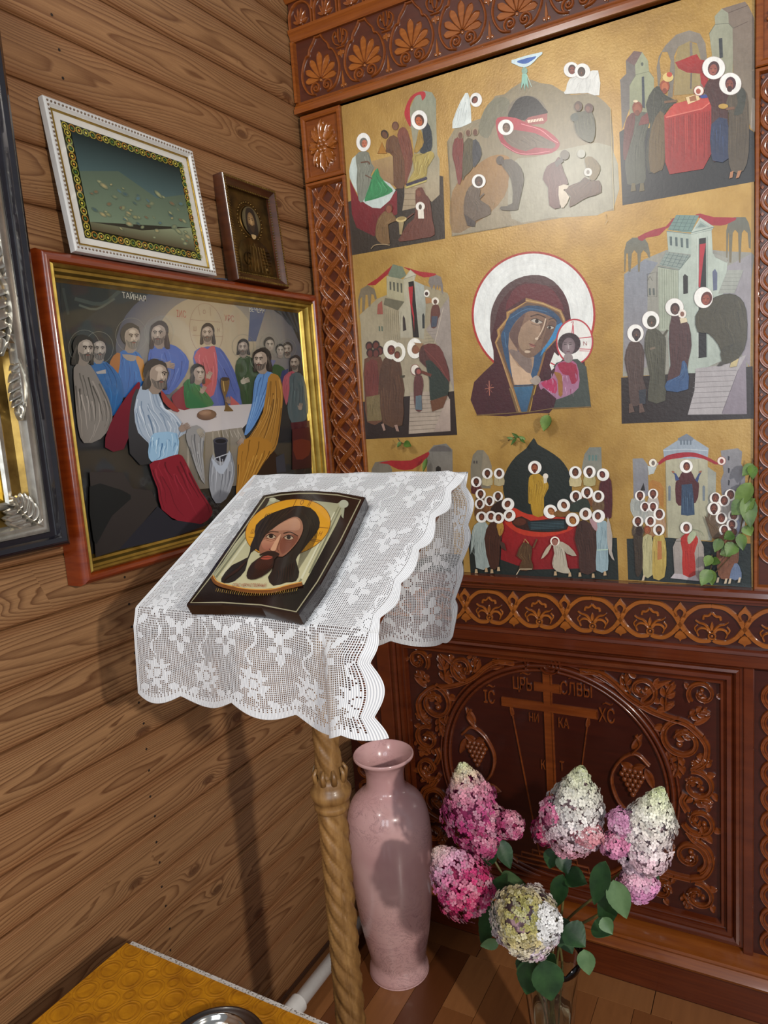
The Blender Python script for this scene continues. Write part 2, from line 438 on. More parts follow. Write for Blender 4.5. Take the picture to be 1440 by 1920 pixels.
# ---- floor: strip parquet, a border board along the screen
def parquet_mat():
    t = NT('parquet'); oi = t.n('ObjectInfo'); v = t.co((60, 5, 1))
    n = t.noise(1.0, 5, v, 0.6)
    c = t.ramp(oi.outputs['Random'], [(0.0, '5c3218'), (0.3, '8a5630'), (0.7, 'a06c40'), (1.0, '74421f')])
    t.base(t.mix(t.math('MULTIPLY', n, 0.5), c, '4a2812')); t.set(Roughness=0.33, Coat_Weight=0.25, Coat_Roughness=0.2)
    t.bump(n, 0.1, 0.0005); return t.m
M_PARQ = parquet_mat()
fl = empty('floor', (1.5, -1.5, 0), 'brown strip parquet floor', 'floor', kind='structure')
mb = MB(); mb.box((-0.1, -3.4, -0.05), (3.2, 0.13, -0.006)); mb.build('subfloor', M_PLASTER, fl)
bw, bl = 0.088, 0.40
pm = MB(); pm.box((0.0006, 0.0006, -0.006), (bw-0.0006, bl-0.0006, 0), 0.0006); p0 = None
for i in range(22):
    for j in range(5):
        x = -0.06+i*bw; y = -0.042-bl*(j+1)+(0.21 if i % 2 else 0.0)+(0.07 if i % 3 == 0 else 0)
        if y+bl > -0.042: y1 = -0.042
        else: y1 = y+bl
        if y1-y < 0.05: continue
        if p0 is None: p0 = pm.build('parquet_strip', M_PARQ); o = p0
        else: o = p0.copy(); COL.objects.link(o)
        o.location = (x, y, 0); o.scale = (1, (y1-y)/bl, 1); adopt(o, fl)
for i in range(5):
    mb = MB(); mb.box((-0.06+i*0.46, -0.041, -0.006), (0.398+i*0.46, 0.036, 0.0), 0.0007); mb.build('border_board', M_PARQ, fl)
# ---- white heating pipe low along the pine wall
M_WHITEP = plain('white_plastic', 'd9d9d6', 0.35, var=0.03)
pi_ = empty('heating_pipe', (0.1, -0.4, 0.05), 'white plastic heating pipe with coupling running low along the pine wall', 'pipe')
mb = MB(); mb.tube([(0.075, -1.35, 0.055), (0.075, -0.10, 0.055)], 0.0185, 16); mb.build('tube', M_WHITEP, pi_, smooth=True)
for y in (-0.455, -1.0):
    mb = MB(); mb.tube([(0.075, y-0.03, 0.055), (0.075, y+0.03, 0.055)], 0.024, 16); mb.build('coupling', M_WHITEP, pi_, auto=40)
for y in (-0.85,):
    mb = MB(); mb.box((0.0, y-0.008, 0.045), (0.062, y+0.008, 0.065), 0.002); mb.build('bracket', M_WHITEP, pi_)
# ================================================================== the carved wooden screen
def lacquer(name, c1, c2, rough=0.22, coat=0.6, stretch=(3, 3, 30)):
    t = NT(name); n = t.noise(3.0, 5, t.co(stretch), 0.6); n2 = t.noise(4, 2, t.co((1, 1, 1)))
    c = t.ramp(n, [(0.25, c1), (0.75, c2)]); t.base(t.mix(t.math('MULTIPLY', n2, 0.5), c, tuple(x*0.6 for x in lin(c1))))
    t.set(Roughness=rough, Coat_Weight=coat, Coat_Roughness=0.08); t.bump(n, 0.06, 0.0006); return t.m
M_RAIL = lacquer('lacquered_rail', '6e3512', '96541d', stretch=(3, 3, 40))
M_RAILH = lacquer('lacquered_rail_h', '6e3512', '96541d', stretch=(2, 3, 60))
M_ORN = lacquer('carved_orange', '7a4012', 'a5622a')
M_ORN2 = lacquer('carved_brown', '64300f', '925022')
M_GRND = lacquer('carved_ground', '40190b', '552510', 0.35, 0.4)
M_DARKRAIL = lacquer('mahogany_rail', '4a1c0c', '6a2f13', stretch=(2, 3, 60))
M_DARKV = lacquer('mahogany_stile', '4a1c0c', '6a2f13', stretch=(3, 3, 10))
M_DORN = lacquer('mahogany_carving', '602a10', '8c481c')
M_PANEL = lacquer('mahogany_panel', '34110a', '46190d', 0.32, 0.4)
def plane_y(y0): return lambda u, v, w: (u, y0-w, v)
scr = empty('iconostasis', (0.7, 0.03, 0.0), 'carved and lacquered brown wooden church screen filling the wall', 'iconostasis')
XR = 1.46          # built a little past the right edge of the view
# ---- upper frieze with palmettes
hd = Carve(plane_y(0.012)); hd.slab(0.004, 2.297, XR, 2.50, -0.05, 0.0)
fr = hd.build('frieze_board', M_GRND, scr)
rail = Carve(plane_y(0.012))
rail.rail(0.004, XR, [(2.297, -0.03), (2.297, 0.020), (2.309, 0.021), (2.311, 0.016), (2.316, 0.016), (2.322, 0.010), (2.327, 0.008), (2.327, 0)])
rail.build('moulding', M_RAILH, scr, auto=30)
rail = Carve(plane_y(0.012)); rail.rail(0.004, XR, [(2.474, 0), (2.474, 0.008), (2.481, 0.012), (2.486, 0.014), (2.493, 0.020), (2.50, 0.02), (2.50, -.03)])
rail.build('moulding', M_RAILH, scr, auto=30)
rail = Carve(plane_y(0.012)); rail.rail(2.327, 2.474, [(0.004, 0), (0.004, 0.014), (0.012, 0.014), (0.014, 0.0)], axis='v'); rail.build('edge_trim', M_RAIL, scr)
def palmette():
    # everything about u = 0, v measured from the foot of the frieze field
    c = Carve(plane_y(0.012)); d = Carve(plane_y(0.012)); B = 2.333
    for s in (-1, 1):
        vol = [(s*p.x, p.y) for p in spiral(0.017, B+0.019, 0.016, 0.004, -90, 400, 34)][::-1]
        out = catmull([Vector((s*a, B+b)) for a, b in ((0.017, 0.003), (0.038, 0.010), (0.053, 0.032), (0.057, 0.056), (0.050, 0.082), (0.040, 0.098), (0.032, 0.101), (0.028, 0.113), (0.016, 0.127), (0.008, 0.139))], 5)
        c.ribbon(vol, 0.0062, 0.006, 'round'); c.ribbon(out, 0.0062, 0.006, 'round')
        # inner volute and stem of the palmette
        c.ribbon([(s*p.x, p.y) for p in spiral(0.015, B+0.019, 0.0035, 0.0012, 0, 300, 12)], 0.005, 0.006)
    for a, L in ((0, 0.062), (27, 0.055), (-27, 0.055), (55, 0.049), (-55, 0.049), (84, 0.043), (-84, 0.043)):
        t = math.radians(90-a); b0 = Vector((0.004*math.cos(t), B+0.036+0.004*math.sin(t))); tip = b0+Vector((math.cos(t), math.sin(t)))*L; n = Vector((-math.sin(t), math.cos(t)))
        w = 0.0095
        pts = [b0, b0.lerp(tip, .45)+n*w*.62, b0.lerp(tip, .78)+n*w*.82, b0.lerp(tip, .94)+n*w*.45, tip, b0.lerp(tip, .94)-n*w*.45, b0.lerp(tip, .78)-n*w*.82, b0.lerp(tip, .45)-n*w*.62]
        d.pad(catmull(pts, 3, True), 0.0022, 0.0006)
        c.ribbon(catmull([b0+n*0.001, b0.lerp(tip, .5)+n*w*.72, b0.lerp(tip, .85)+n*w*.75, tip], 4), 0.0028, 0.0048, 'ridge')
    # tulip ornament hung between two palmettes, trefoil below
    for s in (-1, 1):
        c.ribbon(catmull([Vector((0.0655+s*0.003, B+0.098)), Vector((0.0655+s*0.016, B+0.106)), Vector((0.0655+s*0.021, B+0.122)), Vector((0.0655+s*0.012, B+0.132)), Vector((0.0655+s*0.010, B+0.118))], 5), 0.005, 0.006)
        c.ribbon(catmull([Vector((0.0655+s*0.002, B+0.104)), Vector((0.0655+s*0.006, B+0.118)), Vector((0.0655+s*0.004, B+0.137))], 5), 0.0045, 0.005)
        d.boss(0.0655+s*0.006, B+0.082, 0.0055, 0.0035)
        d.boss(0.0655+s*0.005, B+0.006, 0.0042, 0.003)
    d.pad([(0.0655-0.006, B+0.083), (0.0655, B+0.070), (0.0655+0.006, B+0.083), (0.0655, B+0.09)], 0.0035, 0.001)
    c.ribbon([(0.0655-0.012, B+0.094), (0.0655+0.012, B+0.094)], 0.005, 0.005)
    d.pad([(0.0655-0.004, B+0.012), (0.0655, B+0.040), (0.0655+0.004, B+0.012), (0.0655, B-0.002)], 0.003, 0.0008)
    c.ribbon([(-0.010, B+0.137), (0.010, B+0.137)], 0.005, 0.006); d.boss(0, B+0.034, 0.004, 0.005)
    c.cur = 0; base = len(c.f); off = len(c.v); c.v += d.v; c.f += [tuple(i+off for i in f) for f in d.f]; c.mi = [0]*base+[1]*len(d.f)
    return c
po = None
for i in range(11):
    if po is None: po = palmette().build('palmette', [M_ORN2, M_ORN], fr, auto=45); po.location.x = 0.083
    else: copy_at(po, fr, (0.131*i, 0, 0))
# ---- cornice above: row of small arches with flowers
cb = Carve(plane_y(0.004)); cb.slab(0.004, 2.50, XR, 2.70, -0.05, 0.0); cor = cb.build('cornice_board', M_GRND, scr)
rail = Carve(plane_y(0.004)); rail.rail(0.0, XR, [(2.566, 0), (2.566, 0.006), (2.574, 0.014), (2.60, 0.016), (2.62, 0.03), (2.66, 0.036), (2.66, 0)]); rail.build('moulding', M_RAILH, scr, auto=30)
def arch_flower():
    c = Carve(plane_y(0.004)); V = 2.503
    c.ribbon([(-0.034, V)]+[(p.x, p.y) for p in arc(0, V+0.024, 0.034, 180, 0, 18)]+[(0.034, V)], 0.007, 0.007)
    for k in range(6):
        t = math.radians(15+30*k); c.leaf((0.024*math.cos(t), V+0.006+0.040*math.sin(t)), (0.004*math.cos(t), V+0.008), 0.011, 0.006)
    c.boss(0, V+0.010, 0.006, 0.007); c.leaf((0.0375, V+0.055), (0.0375, V+0.032), 0.012, 0.005)
    return c
ao = None
for i in range(17):
    if ao is None: ao = arch_flower().build('arch_motif', M_ORN2, cor, auto=50); ao.location.x = 0.040
    else: copy_at(ao, cor, (0.076*i, 0, 0))
# ---- rosette block and interlaced strip at each side of the painting
def rosette_block(u0, u1):
    v0, v1 = 2.126, 2.292
    b = Carve(plane_y(0.03)); b.slab(u0, v0, u1, v1, -0.03, 0.020); o = b.build('rosette_block', M_ORN2, scr)
    b = Carve(plane_y(0.03)); b.mould(u0, v0, u1, v1, [(0, 0.0), (0, 0.028), (0.002, 0.030), (0.009, 0.030), (0.013, 0.027), (0.016, 0.0)]); b.build('frame_moulding', M_RAIL, o, auto=30)
    c = Carve(plane_y(0.010)); cu, cv = (u0+u1)/2, (v0+v1)/2; ru, rv = (u1-u0)/2-0.018, (v1-v0)/2-0.018
    for k in range(8):
        t = PI*k/4; tip = (cu+math.cos(t)*ru*(1.0 if k % 2 == 0 else 0.98), cv+math.sin(t)*rv*(1.0 if k % 2 == 0 else 0.98))
        bs = (cu+0.010*math.cos(t), cv+0.010*math.sin(t)); c.leaf(tip, bs, 0.026, 0.012)
        for s in (-1, 1):
            a = t+s*0.26; c.leaf((cu+math.cos(a)*ru*0.92, cv+math.sin(a)*rv*0.92), (cu+math.cos(t)*ru*.45, cv+math.sin(t)*rv*.45), 0.016, 0.010)
    for k in range(6):
        t = PI*k/3; c.boss(cu+0.012*math.cos(t), cv+0.012*math.sin(t), 0.0085, 0.013)
    c.boss(cu, cv, 0.007, 0.017); c.build('rosette', M_ORN, o, auto=60)
    return o
rosette_block(0.014, 0.137)
rosette_block(1.080, 1.203)
def interlace(u0, u1, v0, v1):
    b = Carve(plane_y(0.03)); b.slab(u0, v0, u1, v1, -0.03, 0.018); o = b.build('interlace_strip', M_GRND, scr)
    b = Carve(plane_y(0.03)); b.mould(u0, v0, u1, v1, [(0, 0.0), (0, 0.028), (0.002, 0.030), (0.007, 0.030), (0.010, 0.026), (0.013, 0.017)]); b.build('frame_moulding', M_RAIL, o, auto=30)
    q = 0.0505; n = int((v1-v0-0.03)/q); a = v0+0.016; top = a+n*q; cu = (u0+u1)/2; hw = (u1-u0)/2-0.0215
    def tri(z, ph):      # rounded triangle wave, period 4q
        x = ((z-a)/(4*q)+ph) % 1.0; y = 4*abs(x-0.5)-1
        return math.copysign(math.sin(min(1, abs(y)*1.10)*PI/2)**0.86*0.5+abs(y)*0.5, y) if abs(y) < 0.999 else y
    for s in range(4):
        c = Carve(plane_y(0.012)); pts = []; N = int((top-a)/0.0042)
        for i in range(N+1):
            z = a+(top-a)*i/N; pts.append(Vector((cu+hw*max(-1, min(1, tri(z, s/4)))*1.0, z)))
        def hf(i, p):
            e = pts[min(i+1, N)].x-pts[max(i-1, 0)].x; sg = 1 if e > 0 else -1
            return 0.0028*sg*math.cos(PI*(p.y-a)/(q/1.0)*1.0)*min(1, abs(e)*200)
        c.ribbon(pts, 0.0155, 0.0068, 'double', hf=hf); c.build('strand', M_ORN2, o, auto=60)
    f = Carve(plane_y(0.012))
    for k in range(4):
        t = PI/4+PI*k/2; f.boss(0.0042*math.cos(t), 0.0042*math.sin(t), 0.0042, 0.0055, 8)
    f.boss(0, 0, 0.003, 0.0075, 8); f0 = None
    for i in range(n):
        for du, dv in ((-hw+0.010, 0.0), (hw-0.010, 0.0), (0, 0.5), (-hw-0.004, 0.5), (hw+0.004, 0.5)):
            if i == n-1 and dv: continue
            z = a+q*(i+0.5+dv)
            if f0 is None: f0 = f.build('flower_boss', M_ORN, o, auto=60); f0.location = (cu+du, 0, z)
            else: copy_at(f0, o, (cu+du-f0.location.x, 0, z-f0.location.z))
    return o
interlace(0.014, 0.137, 1.081, 2.124)
def chain(u0, u1, v0, v1):
    b = Carve(plane_y(0.03)); b.slab(u0, v0, u1, v1, -0.03, 0.018); o = b.build('chain_strip', M_GRND, scr)
    b = Carve(plane_y(0.03)); b.mould(u0, v0, u1, v1, [(0, 0.0), (0, 0.028), (0.002, 0.030), (0.007, 0.030), (0.009, 0.024), (0.010, 0.017)]); b.build('frame_moulding', M_RAIL, o, auto=30)
    cu = (u0+u1)/2; R = 0.0475; n = int((v1-v0-0.03)/0.051); m0 = None
    for i in range(n):
        z = v1-0.016-0.0255-i*0.051
        if m0 is None:
            c = Carve(plane_y(0.012))
            c.ribbon([(p.x, p.y*0.62) for p in arc(0, 0, R, 0, 354, 40)], 0.0125, 0.006, 'double', closed=True)
            c.ribbon([(p.x*.55, p.y*0.34) for p in arc(0, 0, R, 0, 348, 24)], 0.006, 0.005, 'round', closed=True)
            for s in (-1, 1): c.pad([(s*(R+0.0005)-0.004, 0.0255), (s*(R+.0005), 0.0255-0.005), (s*(R+.0005)+0.004, 0.0255), (s*(R+.0005), 0.0255+0.005)], 0.004, 0.001)
            for k in range(4): c.leaf((0.02*math.cos(PI/4+PI*k/2), 0.013*math.sin(PI/4+PI*k/2)), (0, 0), 0.009, 0.005)
            m0 = c.build('chain_link', M_ORN2, o, auto=50); m0.location = (cu, 0, z)
        else: copy_at(m0, o, (0, 0, z-m0.location.z))
    return o
chain(1.080, 1.203, 1.081, 2.124)
# ---- frame rebate around the painting
c = Carve(plane_y(0.03)); c.slab(0.132, 1.078, 1.085, 2.30, -0.03, 0.004); c.build('backing_board', M_PANEL, scr)
# ---- moulding under the painting and the medallion band
c = Carve(plane_y(0.012)); c.rail(0.004, XR, [(1.083, -0.03), (1.083, 0.026), (1.078, 0.032), (1.068, 0.034), (1.062, 0.028), (1.060, 0.024), (1.055, 0.024), (1.052, 0.016), (1.047, 0.016), (1.045, 0.0), (1.045, -.03)][::-1]); c.build('moulding', M_DARKRAIL, scr, auto=30)
c = Carve(plane_y(0.012)); c.slab(0.004, 0.944, XR, 1.046, -0.05, 0.0); band = c.build('medallion_band', M_PANEL, scr)
def medallion():
    c = Carve(plane_y(0.012)); V = 0.994; P2 = 0.066
    def both(pts, *a, **k):
        c.ribbon(pts, *a, **k); c.ribbon([(-p[0], p[1]) for p in pts], *a, **k)
    up = catmull([Vector(p) for p in ((-P2-0.010, V-0.020), (-P2, V-0.006), (-P2+0.014, V+0.018), (-0.028, V+0.038), (0, V+0.043))], 6)
    lo = catmull([Vector(p) for p in ((-P2-0.008, V+0.012), (-P2, V-0.002), (-P2+0.016, V-0.026), (-0.030, V-0.040), (-0.010, V-0.040), (-0.003, V-0.036))], 6)
    both(up, 0.0105, 0.006, 'flat'); both(lo, 0.0105, 0.0045, 'flat')
    # loop and ogee tips at the crossing (right side of the cell)
    c.ribbon(catmull([Vector(p) for p in ((P2-0.008, V+0.012), (P2-0.010, V+0.026), (P2, V+0.034), (P2+0.010, V+0.026), (P2+0.008, V+0.012))], 5), 0.0075, 0.006, 'flat')
    c.pad(catmull([Vector(p) for p in ((P2-0.013, V+0.029), (P2-0.005, V+0.040), (P2, V+0.047), (P2+0.005, V+0.040), (P2+0.013, V+0.029), (P2, V+0.034))], 2, True), 0.0055, 0.001)
    c.pad(catmull([Vector(p) for p in ((P2-0.014, V-0.036), (P2-0.004, V-0.041), (P2, V-0.047), (P2+0.004, V-0.041), (P2+0.014, V-0.036), (P2+0.005, V-0.022), (P2-0.005, V-0.022))], 2, True), 0.0055, 0.001)
    # flower inside
    c.ribbon([(p.x, p.y) for p in arc(0, V-0.028, 0.0072, 0, 345, 20)], 0.0042, 0.0055, closed=True); c.boss(0, V-0.028, 0.0032, 0.004)
    both(catmull([Vector(p) for p in ((-0.004, V-0.020), (-0.012, V-0.012), (-0.024, V-0.012), (-0.031, V-0.020), (-0.028, V-0.030))], 6), lambda t: 0.0075*(1-0.5*t), 0.0055)
    both(catmull([Vector(p) for p in ((-0.004, V-0.016), (-0.014, V-0.003), (-0.026, V+0.001), (-0.034, V+0.007))], 6), lambda t: 0.0075*(1-0.6*t), 0.006)
    both(catmull([Vector(p) for p in ((-0.030, V-0.004), (-0.036, V-0.012), (-0.033, V-0.020))], 5), 0.004, 0.004)
    c.pad(catmull([Vector(p) for p in ((0, V-0.016), (0.0042, V-0.006), (0, V+0.006), (-0.0042, V-0.006))], 3, True), 0.005, 0.001)
    both(catmull([Vector(p) for p in ((0, V+0.026), (-0.008, V+0.018), (-0.016, V+0.017), (-0.018, V+0.010))], 5), 0.0062, 0.005)
    return c
m0 = None
for i in range(11):
    x = 0.601+0.132*(i-4)
    if x < 0.05: continue
    if m0 is None: m0 = medallion().build('medallion', M_ORN, band, auto=45); m0.location.x = x
    else: copy_at(m0, band, (x-m0.location.x, 0, 0))
c = Carve(plane_y(0.012)); c.rail(0.004, XR, [(0.945, 0), (0.945, 0.012), (0.941, 0.017), (0.934, 0.018), (0.931, 0.014), (0.922, 0.013), (0.905, 0.012), (0.899, 0.004), (0.899, -0.03)][::-1]); c.build('moulding', M_DARKRAIL, scr, auto=30)
# ---- lower panel: stepped frame, ring, vine scrolls, cross
PX0, PX1, PZ0, PZ1 = 0.160, 1.060, 0.205, 0.900
c = Carve(plane_y(0.03)); c.slab(0.004, 0.17, XR, 0.90, -0.02, 0.0); pan = c.build('lower_panel', M_PANEL, scr)
c = Carve(plane_y(0.03)); c.mould(PX0, PZ0, PX1, PZ1, [(0, 0), (0, 0.014), (0.006, 0.014), (0.008, 0.020), (0.014, 0.022), (0.018, 0.018), (0.021, 0.011), (0.024, 0.018), (0.033, 0.019), (0.036, 0.010), (0.039, 0.009), (0.041, 0.013), (0.046, 0.013), (0.050, 0.0)])
c.build('stepped_frame', M_DARKV, pan, auto=25)
for a, b in ((0.118, 0.160), (1.060, 1.082)):
    c = Carve(plane_y(0.03)); c.slab(a, 0.19, b, 0.905, 0.0, 0.020, 0.002); c.build('stile', M_DARKV, scr)
c = Carve(plane_y(0.03)); c.slab(0.004, 0.19, 0.118, 0.9, 0.0, 0.012); ls = c.build('side_strip', M_PANEL, scr)
c = Carve(plane_y(0.018))
for i in range(12):
    z = 0.24+0.054*i; c.ribbon([(0.062+p.x, z+p.y*0.62) for p in arc(0, 0, 0.036, 0, 350, 30)], 0.011, 0.006, 'double', closed=True); c.boss(0.062, z, 0.010, 0.006)
c.build('link_carving', M_DORN, ls, auto=50)
CU, CV, CRAD = 0.610, 0.545, 0.300
c = Carve(plane_y(0.03))
for r, w, h in ((CRAD, 0.014, 0.012), (CRAD-0.013, 0.010, 0.008), (CRAD+0.012, 0.008, 0.007)):
    c.ribbon([(p.x, p.y) for p in arc(CU, CV, r, 0, 357, 110)], w, h, 'round', closed=True)
# scroll knot at the top of the ring
for i in range(3):
    c.ribbon(catmull([Vector(p) for p in ((CU-0.055, PZ1-0.050-0.009*i), (CU-0.055+0.006*i, PZ1-0.032-0.006*i), (CU-0.02, PZ1-0.026-0.008*i), (CU+0.10, PZ1-0.034-0.004*i))], 6), 0.0075, 0.012)
    c.ribbon([(p.x, p.y) for p in spiral(CU+0.012, CV+CRAD+0.010, 0.030-0.009*i, 0.022-0.009*i, -150, 60, 18)], 0.0075, 0.014)
c.build('ring_moulding', M_DARKRAIL, pan, auto=50)
def acan(c, u, v, ang, L, wd, h=0.011, n=4, bend=0.12):
    """lobed acanthus leaf growing from (u, v) at angle ang"""
    d = Vector((math.cos(math.radians(ang)), math.sin(math.radians(ang)))); nn = Vector((-d.y, d.x)); o = Vector((u, v))
    sp = lambda t: o+d*(L*t)+nn*(bend*L*math.sin(t*PI))
    for k in range(n):
        t = 0.10+0.62*k/max(1, n-1); p = sp(t); w = wd*(0.62+0.38*math.sin(PI*(t+.1)))*(1-0.35*t)
        for s in (-1, 1): q = p+nn*(s*w*.62)+d*(w*.80); c.leaf(q[:], p[:], w*.66, h*(0.95-.2*t), bend=s*w*.12)
    c.leaf(sp(1.0)[:], sp(.5)[:], wd*.6, h*1.05); c.ribbon([sp(t/8)[:] for t in range(8)], lambda t: wd*.20*(1-.5*t), h*1.1, 'ridge')
def scroll(c, x, z, r, a0, dr, turns=1.25, w=0.0155, leafy=True, mir=1):
    """a vine tendril curling in on itself with a leaf in its eye; a0: start angle"""
    sp = spiral(x, z, r, r*0.30, a0, a0+dr*360*(turns-.1), 40)
    c.ribbon([p[:] for p in sp], lambda t: min(w, r*.36)*(1.0-0.35*t), 0.011, 'double')
    if leafy:
        e = a0+dr*360*(turns-.1); ex, ez = x+r*.42*math.cos(math.radians(e)), z+r*.42*math.sin(math.radians(e))
        acan(c, ex, ez, e+180+dr*25, r*1.05, r*.52, 0.011, 3, 0.10*dr); c.boss(x+r*.30*math.cos(math.radians(e+dr*70)), z+r*.30*math.sin(math.radians(e+dr*70)), r*.16, 0.011)
    for an in (55, 130, 215):
        t = math.radians(a0+dr*an); bx, bz = x+r*math.cos(t), z+r*math.sin(t); u = t+dr*0.75
        c.leaf((bx+r*.50*math.cos(u), bz+r*.50*math.sin(u)), (bx-.1*r*math.cos(t), bz-.1*r*math.sin(t)), r*0.42, 0.010)
def vine(c, pts, w=0.0155): c.ribbon([p[:] for p in catmull([Vector(p) for p in pts], 8)], w, 0.011, 'double' if w > .012 else 'round')
def spandrel(s):
    c = Carve(plane_y(0.03)); X = lambda u: CU+s*u
    def sc(u, v, r, a, d, *k):
        a2 = a if s > 0 else 180-a; scroll(c, X(u), v, r, a2, d*s, *k)
    def vn(*pts): vine(c, [(X(u), v) for u, v in pts])
    vn((0.085, 0.842), (0.13, 0.842), (0.165, 0.822), (0.20, 0.790), (0.245, 0.765), (0.285, 0.752), (0.33, 0.742), (0.362, 0.715))
    sc(0.232, 0.812, 0.036, -100, 1); sc(0.365, 0.820, 0.032, -140, -1); sc(0.322, 0.700, 0.050, 95, 1, 1.3)
    for u, v, an, L, wd in ((0.285, 0.770, 75, 0.075, 0.030), (0.10, 0.846, -12, 0.05, 0.018), (0.205, 0.800, 100, 0.052, 0.022), (0.335, 0.760, 20, 0.05, 0.024), (0.31, 0.66, -100, 0.06, 0.03), (0.345, 0.545, 20, 0.042, 0.026), (0.36, 0.455, 60, 0.04, 0.024), (0.30, 0.40, 140, 0.04, 0.024), (0.30, 0.345, 215, 0.05, 0.026), (0.24, 0.335, 250, 0.055, 0.026), (0.19, 0.285, 200, 0.05, 0.022), (0.385, 0.66, 200, 0.05, 0.024), (0.318, 0.300, -70, 0.04, 0.022)):
        acan(c, X(u), v, an if s > 0 else 180-an, L, wd, 0.010, 3, 0.1*s)
    c.leaf((X(0.30), 0.845), (X(0.225), 0.775), 0.020, 0.010, 0.01*s); c.leaf((X(0.11), 0.828), (X(0.155), 0.822), 0.014, 0.009)
    c.leaf((X(0.305), 0.785), (X(0.262), 0.762), 0.020, 0.010); c.leaf((X(0.382), 0.768), (X(0.345), 0.742), 0.018, 0.010); c.leaf((X(0.182), 0.842), (X(0.190), 0.800), 0.014, 0.010)
    # down the side
    vn((0.362, 0.715), (0.374, 0.690), (0.368, 0.655), (0.345, 0.632)); sc(0.352, 0.590, 0.038, 110, -1, 1.3)
    vn((0.325, 0.565), (0.318, 0.545), (0.330, 0.520)); sc(0.356, 0.500, 0.038, 200, 1, 1.3)
    vn((0.330, 0.470), (0.345, 0.450), (0.374, 0.430), (0.382, 0.395), (0.365, 0.360), (0.335, 0.345)); sc(0.335, 0.405, 0.040, -60, 1, 1.3)
    sc(0.352, 0.305, 0.036, 100, -1, 1.2); sc(0.270, 0.305, 0.034, 60, 1, 1.2)
    vn((0.335, 0.345), (0.30, 0.345), (0.25, 0.345), (0.20, 0.300), (0.16, 0.275)); c.leaf((X(0.20), 0.262), (X(0.245), 0.28), 0.020, 0.009); c.leaf((X(0.14), 0.262), (X(0.18), 0.285), 0.016, 0.009)
    c.leaf((X(0.385), 0.45), (X(0.365), 0.47), 0.018, 0.01); c.leaf((X(0.385), 0.545), (X(0.36), 0.545), 0.02, 0.01)
    return c
for s in (1, -1): spandrel(s).build('vine_scrollwork', M_DORN, pan, auto=55)
def grapes(s):
    c = Carve(plane_y(0.03)); X = lambda u: CU+s*u
    vine(c, [(X(u), v) for u, v in ((0.10, 0.275), (0.17, 0.33), (0.225, 0.41), (0.20, 0.47), (0.165, 0.52), (0.155, 0.575), (0.18, 0.625), (0.215, 0.645), (0.245, 0.62))], 0.009)
    vine(c, [(X(u), v) for u, v in ((0.205, 0.645), (0.225, 0.672), (0.215, 0.695))], 0.007)
    c.leaf((X(0.23), 0.70), (X(0.205), 0.655), 0.02, 0.009); c.leaf((X(0.255), 0.56), (X(0.235), 0.61), 0.022, 0.009); c.leaf((X(0.14), 0.47), (X(0.19), 0.48), 0.024, 0.009); c.leaf((X(0.25), 0.40), (X(0.215), 0.42), 0.024, 0.009)
    k = 0
    for row, cnt in enumerate((4, 5, 4, 3, 2, 1)):
        for i in range(cnt): c.boss(X(0.205+(i-(cnt-1)/2)*0.0125), 0.60-row*0.0125, 0.0075, 0.012, 10)
    c.leaf((X(0.178), 0.615), (X(0.208), 0.603), 0.02, 0.011); c.leaf((X(0.238), 0.618), (X(0.205), 0.604), 0.018, 0.011)
    return c
for s in (1, -1): grapes(s).build('grape_vine', M_DORN, pan, auto=60)
# cross, spear and reed, stepped mound
c = Carve(plane_y(0.03)); w = 0.010
out = [(-w, .30), (-w, .722), (-.125, .722), (-.125, .742), (-w, .742), (-w, .776), (-.034, .776), (-.034, .796), (-w, .796), (-w, .828), (w, .828), (w, .796), (.034, .796), (.034, .776), (w, .776), (w, .742), (.125, .742), (.125, .722), (w, .722), (w, .30)]
out = [(CU+a, b) for a, b in out]
c.pad(out, 0.004, 0.0015); c.ribbon(out, 0.0055, 0.007, 'round', closed=True)
c.ribbon([(CU-0.045, 0.40), (CU+0.045, 0.37)], 0.014, 0.006, 'flat'); c.build('cross', M_DORN, pan, auto=40)
for s in (-1, 1):
    c = Carve(plane_y(0.03)); c.ribbon([(CU+s*0.040, 0.31), (CU+s*0.098, 0.70)], 0.004, 0.005); c.leaf((CU+s*0.102, 0.725), (CU+s*0.097, 0.692), 0.012, 0.006); c.build('spear' if s < 0 else 'reed', M_DORN, pan, auto=50)
c = Carve(plane_y(0.03))
for i in range(4): c.ribbon([(CU-0.15+0.03*i, 0.262+0.014*i), (CU-0.15+0.03*i, 0.278+0.014*i), (CU+0.15-0.03*i, 0.278+0.014*i), (CU+0.15-0.03*i, 0.262+0.014*i)], 0.005, 0.005)
c.build('stepped_mound', M_DORN, pan, auto=50)
def carved_text(txt, u, v, h, name='lettering'):
    vs, fs = glyphs(txt, 1.0, 0.0); k = h/0.72; c = Carve(plane_y(0.03)); x0 = sum(p.x for p in vs)/len(vs)
    P2 = [(u+(p.x-x0)*k*0.58, v+p.y*k) for p in vs]; n = len(P2)
    cnt = {}
    for f in fs:
        for i in range(len(f)): e = (f[i], f[(i+1) % len(f)]); cnt[e] = 1
    side = [(a, b, b+n, a+n) for a, b in cnt if (b, a) not in cnt]
    c.add([c.fn(a, b, 0) for a, b in P2]+[c.fn(a, b, 0.005) for a, b in P2], [tuple(i+n for i in f) for f in fs]+side)
    return c.build(name, M_DORN, pan)
for tx, u, v, h in (('ЦРЬ', 0.552, 0.772, 0.034), ('СЛВЫ', 0.680, 0.775, 0.034), ('ІС', 0.455, 0.722, 0.036), ('ХС', 0.760, 0.716, 0.036), ('НИ', 0.575, 0.688, 0.024), ('КА', 0.650, 0.684, 0.026), ('К', 0.590, 0.56, 0.026), ('Т', 0.640, 0.565, 0.026)):
    carved_text(tx, u, v, h)
